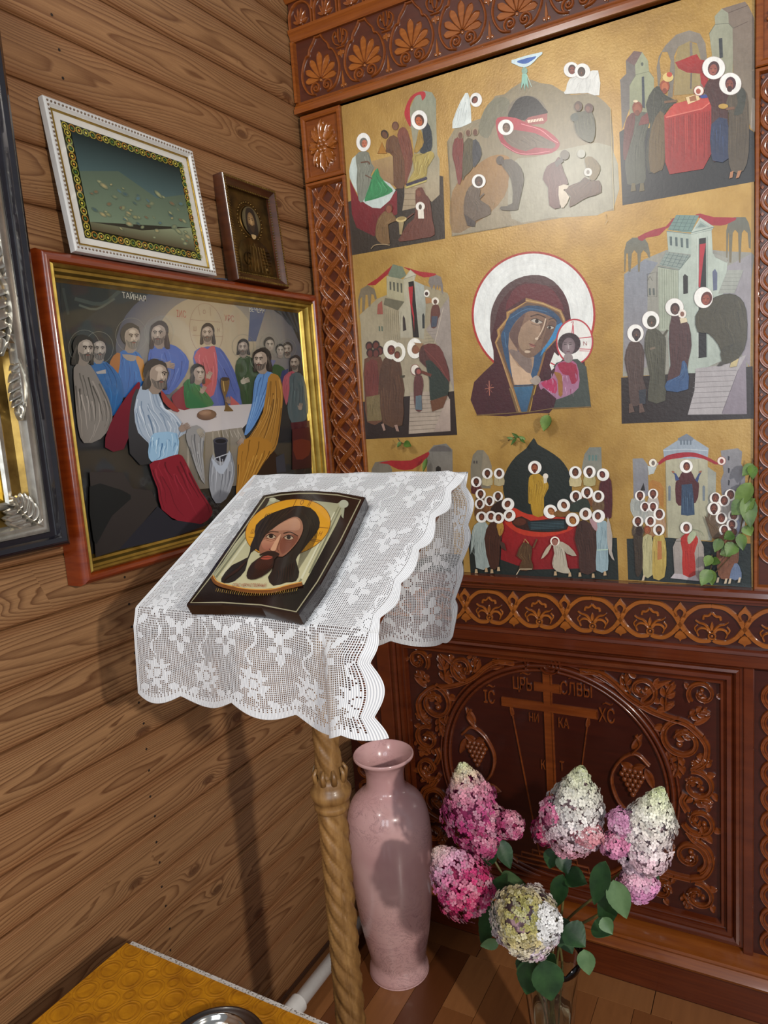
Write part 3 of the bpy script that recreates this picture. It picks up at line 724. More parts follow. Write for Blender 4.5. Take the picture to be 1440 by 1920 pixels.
for u, v, l in ((0.552, 0.815, 0.026), (0.68, 0.818, 0.03), (0.455, 0.768, 0.022), (0.76, 0.762, 0.024)):
    c = Carve(plane_y(0.03)); c.ribbon([(u-l/2, v), (u-l/4, v+0.004), (u+l/4, v), (u+l/2, v+0.003)], 0.004, 0.005); c.build('lettering', M_DORN, pan)
# right-hand strip beside the panel
c = Carve(plane_y(0.03)); c.slab(1.082, 0.19, XR, 0.893, 0.0, 0.010); rs = c.build('side_strip', M_PANEL, scr)
for i in range(11):
    z = 0.235+0.060*i
    c = Carve(plane_y(0.02)); c.ribbon([(1.155+p.x, z+p.y*0.7) for p in arc(0, 0, 0.055, 0, 354, 36)], 0.013, 0.007, 'double', closed=True)
    for k in range(4): c.leaf((1.155+0.03*math.cos(PI/4+PI*k/2), z+0.02*math.sin(PI/4+PI*k/2)), (1.155, z), 0.014, 0.006)
    c.build('chain_link', M_DORN, rs, auto=50)
# plinth
c = Carve(plane_y(0.012)); c.rail(0.004, XR, [(0.20, -0.02), (0.196, 0.0), (0.183, 0.020), (0.180, 0.034), (0.174, 0.036), (0.170, 0.030), (0.162, 0.026), (0.152, 0.034), (0.144, 0.040), (0.138, 0.036), (0.136, 0.028), (0.128, 0.026), (0.128, -0.03)][::-1]); c.build('plinth_moulding', M_RAILH, scr, auto=35)
c = Carve(plane_y(0.036)); c.slab(0.004, 0.001, XR, 0.135, -0.02, 0.0); c.build('kick_board', M_DARKRAIL, scr)
# ================================================================== the large painted icon in the screen
def PB(p0, n):
    P = Paint(p0, n); P.o = (0, 0, 1.0); base_at = P.at
    P.raw = base_at
    P.at = lambda x, y: base_at(P.o[0]+x/P.o[2], P.o[1]+y/P.o[2])
    return P
def ext(pts, y):
    xs = []
    for i in range(len(pts)):
        (x1, y1), (x2, y2) = pts[i], pts[(i+1) % len(pts)]
        if (y1 <= y < y2) or (y2 <= y < y1): xs.append(x1+(x2-x1)*(y-y1)/(y2-y1))
    return (min(xs), max(xs)) if len(xs) >= 2 else None
def mixc(a, b, k):
    a, b = lin(a), lin(b); return tuple(x+(y-x)*k for x, y in zip(a, b))
def robe(P, pts, col, dark, n=5, light=None, col2=None, lw=3.0, sm=2, seed=1, edge=None):
    """a garment: filled outline plus fold lines that follow its width"""
    q = [(p.x, p.y) for p in catmull([Vector(a) for a in pts], sm, True)] if sm else list(pts)
    P.poly(q, col, col2); rnd = random.Random(seed+int(pts[0][0]))
    lo, hi = min(p[1] for p in q), max(p[1] for p in q); n = int(n*1.7)
    for k in range(n):
        f = (k+.5+rnd.uniform(-.3, .3))/n; a = rnd.uniform(0.03, 0.5); b = min(.98, a+rnd.uniform(0.25, 0.6)); ln = []; dr = rnd.uniform(-.10, .10)
        for t in range(7):
            y = lo+(hi-lo)*(a+(b-a)*t/6); e = ext(q, y)
            if e: ln.append((e[0]+(e[1]-e[0])*min(.95, max(.05, f+dr*(t/6-.5)+0.012*math.sin(t*1.7+k))), y))
        if len(ln) > 2: P.line(ln, lw*rnd.uniform(.7, 1.5), mixc(col, light, rnd.uniform(.3, .8)) if (light and k % 2) else mixc(col, dark, rnd.uniform(.35, .9)), w2=lw*.25)
    if edge: P.line(q, lw*.7, edge, closed=True)
def head(P, x, y, r, hair='2a1712', face='6b3722', halo=None, hcol='dcdcd8', turn=0, tilt=0, beard=False, rim='6b2a1a', ry=None, hx=0, hy=0, feat=True):
    if halo:
        P.ell(x+hx, y+hy, halo, (ry or halo), hcol, n=26); P.ring(x+hx, y+hy, halo, max(1.2, halo*.035), mixc(hcol, rim, .5), ry=(ry or halo))
    P.ell(x-turn*.12*r, y-r*.08, r*.86, r*1.08, hair, tilt)
    P.ell(x+turn*.22*r, y+r*.12, r*.58, r*.84, face, tilt)
    if beard: P.ell(x+turn*.25*r, y+r*.78, r*.42, r*.5, beard if isinstance(beard, str) else hair, tilt)
    if feat and r > 9:
        t = turn*.25*r; d = '1d100c'
        for s in (-1, 1): P.line([(x+t+s*.32*r-.14*r, y-.02*r), (x+t+s*.32*r+.14*r, y-.02*r)], r*.10, d)
        P.line([(x+t+.05*r*turn, y), (x+t+.12*r*turn, y+.32*r)], r*.08, 'a8623f'); P.line([(x+t-.15*r, y+.52*r), (x+t+.15*r, y+.52*r)], r*.09, '3c120e')
def stripes(P, pts, n, col, lw=2, horiz=True, seed=0):
    lo, hi = min(p[1] for p in pts), max(p[1] for p in pts)
    for k in range(n):
        y = lo+(hi-lo)*(k+.7)/(n+.6); e = ext(pts, y)
        if e: P.line([(e[0]+1, y), (e[1]-1, y)], lw, col)
ICN = (0.61, 0.010, 1.68)
def icon_gold():
    t = NT('gilded_ground'); v = t.co((1, 1, 1)); n1 = t.noise(6, 6, v, 0.65); n2 = t.noise(45, 5, t.co((1, 1, 0.5)), 0.7)
    c = t.ramp(n1, [(0.28, '8a6932'), (0.5, 'aa8744'), (0.72, 'bd9d5a')]); c = t.mix(t.math('MULTIPLY', n2, 0.55), c, '7d5f2e')
    t.base(c); t.set(Roughness=0.42, Metallic=0.2, Coat_Weight=0.45, Coat_Roughness=0.27); t.bump(t.math('ADD', n2, t.noise(210, 3, v)), 0.30, 0.0016); return t.m
M_GOLDG = icon_gold(); M_TEMP = paint_mat('tempera', 0.45, 0.30, 0.40, vs=110, coat=0.45, crough=0.27)
ic = empty('painted_icon', (0.61, 0.02, 1.083), 'large gilded icon panel with nine painted scenes set into the carved screen', 'icon')
c = Carve(plane_y(0.026)); c.slab(0.1375, 1.0835, 1.0785, 2.291, 0.0, 0.0158); c.build('gilded_panel', M_GOLDG, ic)
def scene(x0, y0, s): P = PB(ICN, (0, -1, 0)); P.o = (x0, y0, s); return P
def done(P, label): P.build('painted_scene', M_TEMP, ic, label)
BR = ['5a3a26', '4a2c1f', '6b4a2c', '3a2a1e']
# ---------- 1: woman seated on a red bed
P = scene(635, 160, 6)
P.poly([(100, 1312), (300, 1250), (700, 1150), (1050, 1310), (1135, 1230), (1135, 1015), (1175, 1025), (1197, 1725), (150, 1912)], '2c2219')
P.poly([(350, 860), (610, 790), (640, 1140), (480, 1060), (400, 950)], '9a8158', '85684a')
P.poly([(800, 470), (805, 250), (870, 110), (960, 60), (1050, 80), (1095, 160), (1100, 500), (1110, 780), (1135, 830), (1135, 1230), (1050, 1310), (960, 1250), (960, 1080), (750, 1150), (850, 760), (815, 480)], '7d8472', '9a8c72')
P.poly([(740, 300), (790, 160), (870, 85), (960, 70), (978, 120), (940, 170), (920, 105), (850, 140), (800, 250), (812, 465), (760, 390)], 'a01a26', sm=3)
P.poly([(725, 1160), (960, 1090), (990, 1280), (850, 1380), (715, 1410), (740, 1250)], '93836a'); stripes(P, [(735, 1180), (960, 1110), (990, 1280), (850, 1380), (715, 1410)], 4, '6b5b45', 5)
P.poly([(655, 1140), (740, 1130), (740, 1250), (715, 1410), (720, 1460), (650, 1450)], '221a14')
P.poly([(125, 1060), (240, 1300), (470, 1385), (655, 1180), (660, 1450), (540, 1500), (400, 1700), (200, 1600), (150, 1450)], '741620', '5a1018')
P.poly([(190, 790), (130, 900), (125, 1040), (220, 1230), (300, 1330), (470, 1385), (640, 1180), (470, 1050), (300, 1000)], 'b4c0bb', sm=2)
robe(P, [(190, 790), (270, 740), (340, 760), (370, 880), (405, 930), (360, 1010), (385, 1060), (330, 1200), (270, 1310), (225, 1290), (200, 1100), (210, 950)], '73766a', '2c2a26', 7, 'a3a496', lw=5)
robe(P, [(440, 930), (465, 1020), (560, 1130), (612, 1190), (500, 1250), (330, 1300), (290, 1290), (350, 1120), (380, 1010)], '2f7c4c', '14402a', 6, '58b078', lw=6)
head(P, 285, 650, 52, '6a675e', 'b06a52', 80, turn=.5, hx=-5, hy=-10, ry=104); P.line([(250, 870), (330, 860), (350, 890)], 16, '5c4030', sm=3); P.line([(300, 1010), (380, 1050)], 12, '5c4030')
robe(P, [(540, 620), (620, 560), (700, 640), (760, 800), (745, 1120), (690, 1160), (620, 1120), (612, 800), (540, 750)], '5c3d27', '382317', 8, '765438', lw=5)
robe(P, [(660, 560), (720, 470), (780, 520), (830, 720), (830, 880), (780, 1050), (750, 1120), (740, 850)], '6c3a2c', '452217', 7, '87573c', lw=5)
head(P, 520, 555, 48, '2c1a10', '5a3a25', tilt=-25, feat=False); head(P, 640, 460, 45, '5a3624', '6a4630', feat=False)
P.poly([(440, 770), (490, 640), (545, 770)], '9a6a20'); P.line([(440, 770), (490, 640), (545, 770)], 5, '6a3f14', closed=True); P.poly([(540, 700), (620, 740), (600, 770), (530, 750)], '50331f')
robe(P, [(940, 470), (1000, 420), (1045, 520), (1055, 680), (1020, 760), (950, 770), (915, 740), (960, 640)], '16242e', '0c141a', 3, lw=5)
robe(P, [(915, 470), (960, 640), (920, 720), (880, 760), (850, 740), (880, 620)], '9a7a2e', '4a3a14', 4, lw=5)
robe(P, [(860, 770), (960, 770), (1040, 740), (1080, 800), (1000, 930), (990, 1020), (880, 1060), (770, 1100), (850, 960), (830, 830)], '9c8a48', '4a3b18', 9, 'c4b878', lw=6)
P.poly([(760, 1110), (990, 1030), (1000, 1050), (980, 1075), (770, 1140)], '2a2436'); P.poly([(750, 1145), (995, 1065), (990, 1085), (760, 1165)], 'a89c5c')
head(P, 910, 400, 62, '4a2414', 'a5532e', 92, turn=-.2, tilt=-15, hx=0, hy=-8, ry=110)
robe(P, [(870, 1180), (940, 1150), (980, 1230), (1030, 1290), (1060, 1520), (1085, 1680), (960, 1720), (690, 1760), (700, 1700), (780, 1560), (850, 1500), (870, 1330)], '5c3024', '361a14', 9, '7a4634', lw=5)
head(P, 905, 1215, 42, '5c3022', '6f4030', feat=False); P.ell(922, 1365, 52, 55, 'd8d4cc'); P.ring(922, 1365, 52, 4, '9a8a78'); P.ell(922, 1370, 18, 30, '4a3c30'); P.poly([(895, 1410), (960, 1405), (965, 1500), (900, 1500)], 'd0cabc')
robe(P, [(470, 1470), (560, 1400), (640, 1480), (650, 1530), (560, 1570), (580, 1780), (480, 1780), (420, 1700), (430, 1560)], '6b5030', '3a2a18', 8, '8c7148', lw=5); head(P, 570, 1390, 50, '5a2c1c', '7a4530', feat=False)
P.ell(710, 1510, 60, 32, 'b8a470', -8); P.ell(710, 1500, 48, 20, '8a7648', -8); P.poly([(680, 1540), (740, 1540), (715, 1680), (690, 1680)], '8f7f5a'); P.line([(770, 1500), (850, 1440)], 14, '5c3428'); P.line([(370, 1840), (410, 1800), (500, 1790), (580, 1800)], 9, '8f7a5c', sm=3)
done(P, 'painted scene of a woman in green on a red bed')
rr_ = random.Random(12)
# ---------- 2: the cave scene
P = scene(835, 90, 4.5)
P.poly([(15, 790), (90, 660), (220, 620), (300, 595), (350, 510), (420, 405), (500, 390), (560, 340), (640, 290), (720, 265), (800, 295), (900, 310), (980, 360), (1060, 395), (1200, 385), (1290, 410), (1350, 460), (1395, 510), (1420, 760), (1425, 1370), (1000, 1430), (700, 1480), (55, 1590), (40, 1200)], '7d735a', '8a7f68')
P.poly([(60, 1210), (250, 1000), (430, 900), (560, 960), (500, 1250), (300, 1450), (60, 1560)], '8f6a38', '7d6444', sm=3)
P.poly([(560, 980), (760, 920), (980, 860), (1400, 830), (1420, 1350), (900, 1430), (560, 1440)], '8f8c78', '989482', sm=3)
P.poly([(330, 520), (430, 420), (540, 440), (520, 600), (430, 620), (360, 760), (280, 700)], '6c6a56', sm=3)
P.ell(690, 560, 170, 160, '6f6656', n=24, a0=180, a1=360); P.poly([(530, 585), (560, 500), (610, 430), (690, 405), (770, 430), (830, 500), (862, 550), (750, 600), (640, 610)], '15110f', sm=4)
P.poly([(665, 620), (700, 585), (860, 550), (860, 610), (830, 640), (690, 650)], '8f4a48'); P.poly([(690, 610), (820, 590), (830, 612), (700, 632)], 'd8c2ae'); [P.line([(712+i*22, 632), (728+i*22, 594)], 4, '8f5a50') for i in range(5)]
P.poly([(440, 590), (590, 590), (720, 650), (850, 690), (965, 800), (900, 885), (720, 905), (600, 890), (480, 810), (435, 700)], 'a23642', '8c2434', sm=4)
P.line([(640, 640), (800, 690), (900, 770), (950, 800)], 6, 'cf8088', sm=4); P.line([(470, 800), (600, 880), (720, 895), (880, 870)], 5, 'c87480', sm=4)
robe(P, [(490, 720), (560, 690), (640, 700), (760, 720), (860, 770), (930, 810), (900, 850), (760, 840), (680, 870), (560, 830), (500, 770)], '675a4c', '3f362c', 7, '8a7c68', lw=4)
head(P, 515, 675, 38, '4a3428', '6a5240', 66, turn=-.2, hx=-5, hy=-5)
robe(P, [(170, 380), (205, 420), (220, 600), (200, 640), (60, 680), (90, 540)], 'c3ccca', '97a2a2', 8, 'e4e8e4', lw=4)
head(P, 250, 440, 30, '3a1a12', '74382a', 50, turn=.2, hx=10, hy=-2, ry=60, tilt=25)
robe(P, [(1050, 260), (1180, 220), (1290, 190), (1300, 400), (1200, 380), (1010, 390), (1020, 350)], 'c6c8c4', '9c9c9c', 9, 'e2e2de', lw=4)
head(P, 1070, 185, 38, '3a1a12', '74382a', 65, hx=-5); head(P, 1150, 205, 38, '33221a', '4a3428', 65, hx=8, hy=-8)
P.poly([(560, 105), (820, 35), (780, 85), (720, 145), (660, 165), (600, 145)], 'bcd0d6', sm=2); P.poly([(610, 110), (770, 70), (730, 110), (680, 135), (630, 130)], '2f58a0', sm=2); P.ell(670, 195, 24, 32, '7a9c8c'); P.poly([(650, 220), (690, 220), (705, 350), (680, 300), (672, 365), (662, 300), (640, 350)], '7fb0a0'); P.line([(690, 230), (730, 330)], 5, 'b0c8bc')
robe(P, [(80, 770), (150, 760), (150, 900), (140, 1110), (110, 1150), (85, 1000), (60, 900)], '6a2620', '40130f', 5, '87423a', lw=4); robe(P, [(160, 800), (230, 770), (250, 900), (230, 1020), (170, 1080), (145, 1110)], '4a4228', '2a2414', 5, lw=4); robe(P, [(235, 780), (285, 800), (310, 900), (270, 980), (235, 1000)], '2f3238', '1a1c20', 4, lw=4)
for x, y in ((130, 735), (195, 715), (255, 710)): head(P, x, y, 32, '8a7a60', '5a3522', feat=False)
robe(P, [(200, 1180), (250, 1150), (300, 1200), (290, 1280), (370, 1330), (385, 1400), (300, 1440), (200, 1480), (160, 1400), (165, 1270)], '57483a', '2e241c', 8, '746352', lw=4); head(P, 285, 1130, 40, '40312a', '55423a', 58, hx=0, hy=-5); P.poly([(160, 1400), (260, 1470), (250, 1510), (190, 1500)], '3a2f2a'); P.line([(290, 1270), (330, 1230)], 14, '57483a')
robe(P, [(470, 960), (560, 940), (640, 1010), (665, 1110), (650, 1200), (620, 1340), (600, 1370), (480, 1370), (470, 1340), (570, 1310), (560, 1120), (500, 1020)], '524c42', '36302a', 6, '6a6252', lw=4); P.ell(465, 950, 32, 38, '463c34')
robe(P, [(860, 1000), (930, 960), (960, 920), (1000, 1040), (1040, 1150), (970, 1180), (970, 1350), (880, 1330), (870, 1180), (825, 1110)], '5c3c38', '3a2420', 7, '7a5a52', lw=4); P.ell(1010, 905, 38, 42, '5c5448'); P.poly([(925, 970), (985, 920), (1000, 960), (940, 1010)], '4f4a44')
robe(P, [(1180, 930), (1240, 920), (1305, 990), (1300, 1060), (1250, 1130), (1220, 1100), (1190, 1000)], '6a5a34', '42381e', 5, lw=4); P.ell(1150, 895, 34, 36, '9a9a8e'); P.ell(1207, 1050, 34, 36, 'c2c2ba'); P.ell(1207, 1050, 14, 18, '7a746a')
robe(P, [(1000, 1190), (1140, 1130), (1180, 1090), (1240, 1130), (1300, 1120), (1320, 1220), (1210, 1260), (1150, 1290), (1050, 1345), (1060, 1250)], '4f3420', '2a1a10', 9, '6d4c32', lw=4); P.poly([(960, 1170), (1040, 1160), (1030, 1190), (1000, 1200), (1050, 1260), (1000, 1350), (970, 1320)], 'b8ac98', sm=2)
robe(P, [(1090, 560), (1150, 540), (1240, 545), (1270, 680), (1250, 790), (1200, 795), (1130, 750), (1095, 680)], '4a4a38', '2c2c20', 7, '6a6850', lw=5); P.poly([(1060, 580), (1100, 550), (1130, 600), (1080, 625)], '40463c', sm=2); P.ell(1125, 495, 34, 44, '4a3426'); P.ell(1215, 512, 36, 42, '4a2c22'); P.ell(1118, 500, 18, 26, '6a4a36'); P.ell(1206, 518, 18, 24, '6a4032')
for i in range(60):
    x, y = rr_.uniform(60, 1390), rr_.uniform(640, 1500); P.line([(x, y), (x+rr_.uniform(-30, 30), y+rr_.uniform(20, 70))], rr_.uniform(3, 9), rr_.choice(['8a8068', '7a705a', '948a72', '6f6752']), w2=1) if not any(a_ < x < b_ and c_ < y < d_ for a_, b_, c_, d_ in ((40, 400, 640, 1520), (420, 1000, 560, 1400), (800, 1340, 440, 1380))) else None
P.line([(20, 790), (45, 1200), (55, 1590), (560, 1500)], 3, '5c5030'); P.line([(1395, 510), (1425, 1370)], 3, 'a89868')
done(P, 'painted scene of a reclining figure by a dark cave')
# ---------- 3: the table with red cloth
P = scene(1150, 0, 4.921)
P.poly([(55, 1220), (100, 1190), (1200, 1150), (1300, 1220), (1305, 1675), (85, 1895)], '26282a', '1c1c1e')
P.poly([(115, 560), (190, 470), (265, 480), (200, 600), (205, 700), (150, 790), (150, 1000), (80, 1200), (65, 770), (60, 740), (120, 680)], '66615c')
P.poly([(115, 560), (190, 470), (265, 480), (195, 605)], '6a5450')
P.poly([(265, 480), (320, 560), (330, 660), (375, 720), (380, 1000), (150, 1250), (150, 790), (205, 700), (200, 600)], '8f9478', '7d8064'); P.ell(266, 592, 12, 18, '4c5248'); P.line([(150, 790), (205, 690), (330, 660), (375, 720)], 4, '5d6350'); P.poly([(262, 710), (284, 705), (292, 1000), (266, 990)], '2a3440')
P.poly([(400, 620), (420, 520), (480, 420), (580, 320), (700, 280), (800, 310), (850, 400), (862, 520), (850, 900), (790, 900), (800, 500), (770, 400), (700, 380), (600, 430), (560, 520), (570, 640), (545, 900), (500, 900), (530, 560), (500, 480), (450, 480), (425, 560), (440, 700), (415, 850)], '7c7468', '6a6358')
P.poly([(570, 560), (600, 430), (700, 380), (780, 420), (810, 560), (800, 860), (560, 880)], '8a7a50'); P.line([(715, 390), (722, 560)], 24, '716860'); P.line([(720, 640), (715, 820)], 14, '5c5450')
P.poly([(570, 575), (650, 545), (720, 515), (770, 500), (800, 550), (870, 560), (885, 640), (800, 680), (680, 670), (600, 630)], '9a1f1c', '7e1716'); P.poly([(800, 680), (880, 640), (870, 780), (835, 810), (810, 770)], '92191c')
P.poly([(885, 310), (940, 225), (935, 150), (1000, 80), (1060, 120), (1065, 220), (1110, 260), (1100, 700), (900, 800), (910, 500)], '8c8f7c', '878670')
P.poly([(1000, 80), (1215, 15), (1250, 60), (1300, 170), (1305, 1200), (1110, 1000), (1100, 260), (1065, 220), (1060, 120)], '75675c', '6f6655'); P.line([(1060, 120), (1240, 50)], 6, '574840'); P.line([(1110, 260), (1240, 200)], 6, '574840'); P.line([(885, 310), (940, 225), (1060, 215), (1110, 262)], 5, '5c5f50'); P.poly([(972, 355), (1005, 350), (1012, 530), (980, 540)], '33373a')
P.poly([(1280, 900), (1320, 920), (1310, 1220), (1265, 1180)], '8f8578')
# priest, attendant
robe(P, [(200, 1060), (330, 1040), (330, 1150), (290, 1300), (300, 1650), (250, 1690), (130, 1700), (110, 1400), (150, 1250)], '4a4c40', '2c2e28', 8, '6c6c5c', lw=4); robe(P, [(130, 1080), (200, 1040), (190, 1200), (150, 1350), (110, 1480), (90, 1420), (100, 1200)], '5a2c28', '351815', 5, lw=4); P.poly([(260, 1080), (325, 1030), (330, 1140), (230, 1160)], '6a302c'); head(P, 222, 1000, 55, '7a3a22', '8a4a30', beard='6a3420', feat=False); P.ell(205, 935, 22, 12, 'cfc0a0')
for x in (170, 250): P.poly([(x, 1690), (x+30, 1690), (x+40, 1760), (x-10, 1770)], '5c5234')
robe(P, [(370, 820), (430, 800), (470, 870), (560, 920), (580, 960), (480, 1050), (460, 1500), (330, 1600), (300, 1400), (340, 1150), (300, 970)], '35362c', '1f201a', 9, '5a5a48', lw=4); robe(P, [(390, 1080), (470, 1050), (475, 1500), (420, 1580), (340, 1580), (330, 1300)], '5c4a2c', '3c2e1a', 7, '7a6844', lw=4)
head(P, 475, 800, 52, '8a3c1c', 'a85a34', beard='7a3216', feat=False); P.ell(505, 715, 50, 42, 'c4ae6c'); P.ell(518, 690, 26, 24, 'b0432c'); P.line([(470, 945), (590, 930)], 22, '6a4a30')
# red altar
alt = [(470, 1070), (560, 960), (680, 930), (870, 890), (905, 980), (905, 1420), (830, 1560), (520, 1610), (480, 1500)]
P.poly(alt, '9c2420', '86201c'); P.poly([(470, 1070), (560, 960), (870, 890), (890, 950), (820, 1010), (500, 1090)], 'b03a30')
P.line([(485, 1085), (820, 1005), (890, 950)], 10, 'c8685a'); rr = random.Random(3)
for i in range(26):
    x = 490+i*16; P.line([(x, 1100-(i*3)), (x+rr.uniform(-4, 6), rr.uniform(1300, 1500))], 4, rr.choice(['7a1a16', 'b2443a', '8c2620', '6e1412']))
# child
P.poly([(670, 900), (780, 870), (800, 920), (690, 965)], 'd0b88c'); P.poly([(700, 900), (760, 880), (770, 930), (710, 940)], '8f5c38'); P.ell(790, 840, 46, 44, 'd8d0c4'); P.ring(790, 840, 46, 5, '8c2a26'); P.ell(785, 845, 22, 26, '9a4a38'); P.poly([(800, 885), (870, 870), (870, 905), (810, 910)], '2a3c80')
# woman and man at the right
robe(P, [(880, 740), (1000, 680), (1060, 760), (1060, 1000), (1050, 1450), (960, 1490), (905, 1440), (905, 980), (840, 850)], '40201e', '281210', 8, '5c3430', lw=4); robe(P, [(905, 1150), (1050, 1100), (1070, 1460), (940, 1490), (905, 1430)], '1f2c4a', '121a2e', 7, '36507c', lw=5)
head(P, 925, 640, 62, '46282a', '8a4c40', 105, turn=-.2, tilt=10, hx=2, hy=-10)
robe(P, [(1080, 860), (1160, 800), (1230, 860), (1250, 1050), (1250, 1400), (1200, 1580), (1090, 1580), (1060, 1400), (1065, 1050), (1040, 960)], '4c4234', '2e281e', 9, '6c5e4a', lw=4); robe(P, [(1130, 830), (1200, 820), (1225, 900), (1190, 1050), (1110, 1060), (1150, 950)], '3a3c34', '22241f', 4, lw=4)
head(P, 1080, 780, 58, '46202a', '7a4236', 102, turn=-.4, beard='3c1c18', hx=0, hy=-2); P.ell(1015, 985, 45, 24, 'a8863c'); P.line([(1040, 1010), (1120, 1000)], 24, '6a4a36'); P.poly([(1080, 1590), (1110, 1580), (1100, 1640), (1070, 1650)], '9a6a48'); P.poly([(1150, 1580), (1185, 1575), (1160, 1640), (1130, 1650)], '9a6a48')
done(P, 'painted scene of figures around a red-clothed altar')
# ---------- 4: the temple steps at left
P = scene(660, 480, 5.486)
P.poly([(110, 1500), (560, 1430), (1050, 1385), (1082, 1840), (130, 1885)], '231815')
P.poly([(75, 610), (270, 430), (360, 400), (540, 470), (740, 300), (980, 380), (1000, 420), (1050, 1390), (600, 1440), (120, 1480), (90, 700)], '8c8268', '948a76')
P.poly([(60, 460), (90, 340), (160, 300), (235, 340), (255, 440), (235, 450), (225, 400), (200, 390), (190, 520), (170, 520), (160, 400), (140, 400), (130, 560), (105, 580), (105, 420), (85, 440), (75, 640)], '6a5f4c', sm=0)
P.poly([(785, 270), (800, 210), (860, 190), (915, 215), (935, 300), (940, 400), (920, 370), (905, 300), (890, 350), (880, 290), (860, 360), (845, 290), (820, 350)], '726a64')
P.poly([(220, 300), (350, 195), (360, 400), (260, 440)], 'b09040', '9c7e36'); P.poly([(150, 300), (260, 230), (420, 90), (390, 170), (240, 300)], '8c1c1e')
P.poly([(370, 190), (420, 85), (520, 110), (560, 200), (500, 235), (380, 210)], '66705c'); P.poly([(530, 115), (600, 130), (700, 160), (860, 180), (840, 205), (740, 220), (650, 180)], '921c22', sm=2)
P.poly([(355, 205), (500, 235), (540, 240), (540, 470), (360, 420)], '9a9478'); [P.poly([(385+i*38, 262+i*6), (403+i*38, 265+i*6), (405+i*38, 350+i*10), (388+i*38, 346+i*10)], '4a4a3e') for i in range(4)]
P.poly([(340, 430), (540, 470), (470, 560), (325, 500)], '5e5a48'); P.poly([(530, 235), (600, 140), (660, 190), (640, 260), (620, 840), (500, 840), (480, 560), (540, 470)], 'a5a088', '9c9684'); P.poly([(540, 235), (600, 150), (655, 195)], 'b0ac98'); P.line([(535, 238), (660, 195)], 4, '6c6858')
P.poly([(640, 255), (740, 300), (760, 500), (740, 860), (680, 840)], '9aa098', '8c8878')
P.poly([(580, 270), (635, 255), (690, 840), (630, 835)], '17110f'); P.poly([(580, 320), (628, 310), (620, 500), (640, 620), (640, 780), (630, 640), (600, 500)], '9a1c26'); P.poly([(522, 640), (530, 610), (545, 640), (560, 760), (525, 775)], '2a201f'); P.poly([(722, 610), (735, 585), (747, 620), (748, 745), (725, 745)], '22282a')
[P.line([(330+i*22, 540+i*4), (330+i*20, 860)], 3, '6c644e') for i in range(9)]; [P.poly([(275+i*28, 720), (288+i*28, 725), (290+i*28, 775), (278+i*28, 772)], '45564a') for i in range(2)]; P.poly([(265, 500), (310, 460), (320, 600), (260, 600)], '8a4c40')
P.poly([(760, 760), (940, 500), (1000, 420), (1050, 1390), (920, 1000), (860, 880)], '8a8078'); P.line([(940, 530), (850, 900)], 5, 'b0a494'); [P.line([(770-i*8, 780+i*36), (880-i*10, 770+i*36)], 3, '6f675a') for i in range(4)]
# small figures by the stair
P.ell(770, 385, 30, 38, 'd4d0c6'); P.ell(768, 388, 18, 20, '3a2420'); P.poly([(755, 430), (810, 430), (830, 480), (760, 490)], '9a7048'); P.ell(858, 465, 38, 40, 'd4cec0'); P.ell(858, 470, 20, 24, '55382c')
robe(P, [(830, 510), (890, 505), (910, 600), (890, 640), (870, 730), (815, 735), (810, 600)], '5a342c', '38201c', 4, lw=3); P.poly([(820, 620), (885, 620), (870, 725), (815, 735)], '404654')
# steps
P.poly([(600, 1400), (960, 1390), (1010, 1480), (1015, 1800), (585, 1830)], '998c7e'); [P.line([(595-i*1.5, 1440+i*44), (980, 1430+i*42)], 4, '5c5248') for i in range(9)]; P.poly([(960, 1500), (1010, 1470), (1015, 1800), (840, 1810)], 'a49488', '8f8076')
# left crowd
for pts, cl in (([(130, 1060), (300, 1040), (320, 1200), (300, 1450), (310, 1700), (160, 1710), (130, 1400)], '5a3a2a'),):
    robe(P, pts, cl, '33201a', 10, '7c5640', lw=4)
robe(P, [(150, 1100), (260, 1080), (270, 1430), (150, 1440), (135, 1250)], '63302a', '3a1a16', 7, lw=4); robe(P, [(150, 1450), (310, 1420), (310, 1690), (160, 1700)], '6a5c3e', '40361f', 10, '857552', lw=4, sm=0)
for x, y in ((180, 930), (250, 920), (290, 975), (190, 1000), (250, 1000)): head(P, x, y, 44, '2a1a16', '5a2c24', feat=False)
robe(P, [(330, 1060), (420, 1020), (500, 1100), (520, 1240), (545, 1380), (530, 1480), (520, 1740), (320, 1720), (290, 1400), (280, 1250)], '4c3324', '2e1d15', 11, '6f5038', lw=4)
P.ell(410, 965, 85, 98, 'd4d2c6'); P.ell(480, 990, 75, 100, 'd8d6cc'); P.ell(478, 990, 42, 60, '8a8068'); head(P, 408, 970, 46, '4a2420', '6a3228', feat=True); head(P, 470, 1020, 36, '4a2c22', '6a3a2c', feat=False); P.poly([(500, 1230), (550, 1225), (540, 1250), (505, 1255)], '3f3a2c')
P.poly([(305, 1730), (330, 1720), (350, 1790), (330, 1800)], '8f7468'); P.poly([(440, 1740), (470, 1735), (490, 1805), (460, 1800)], '8f7468')
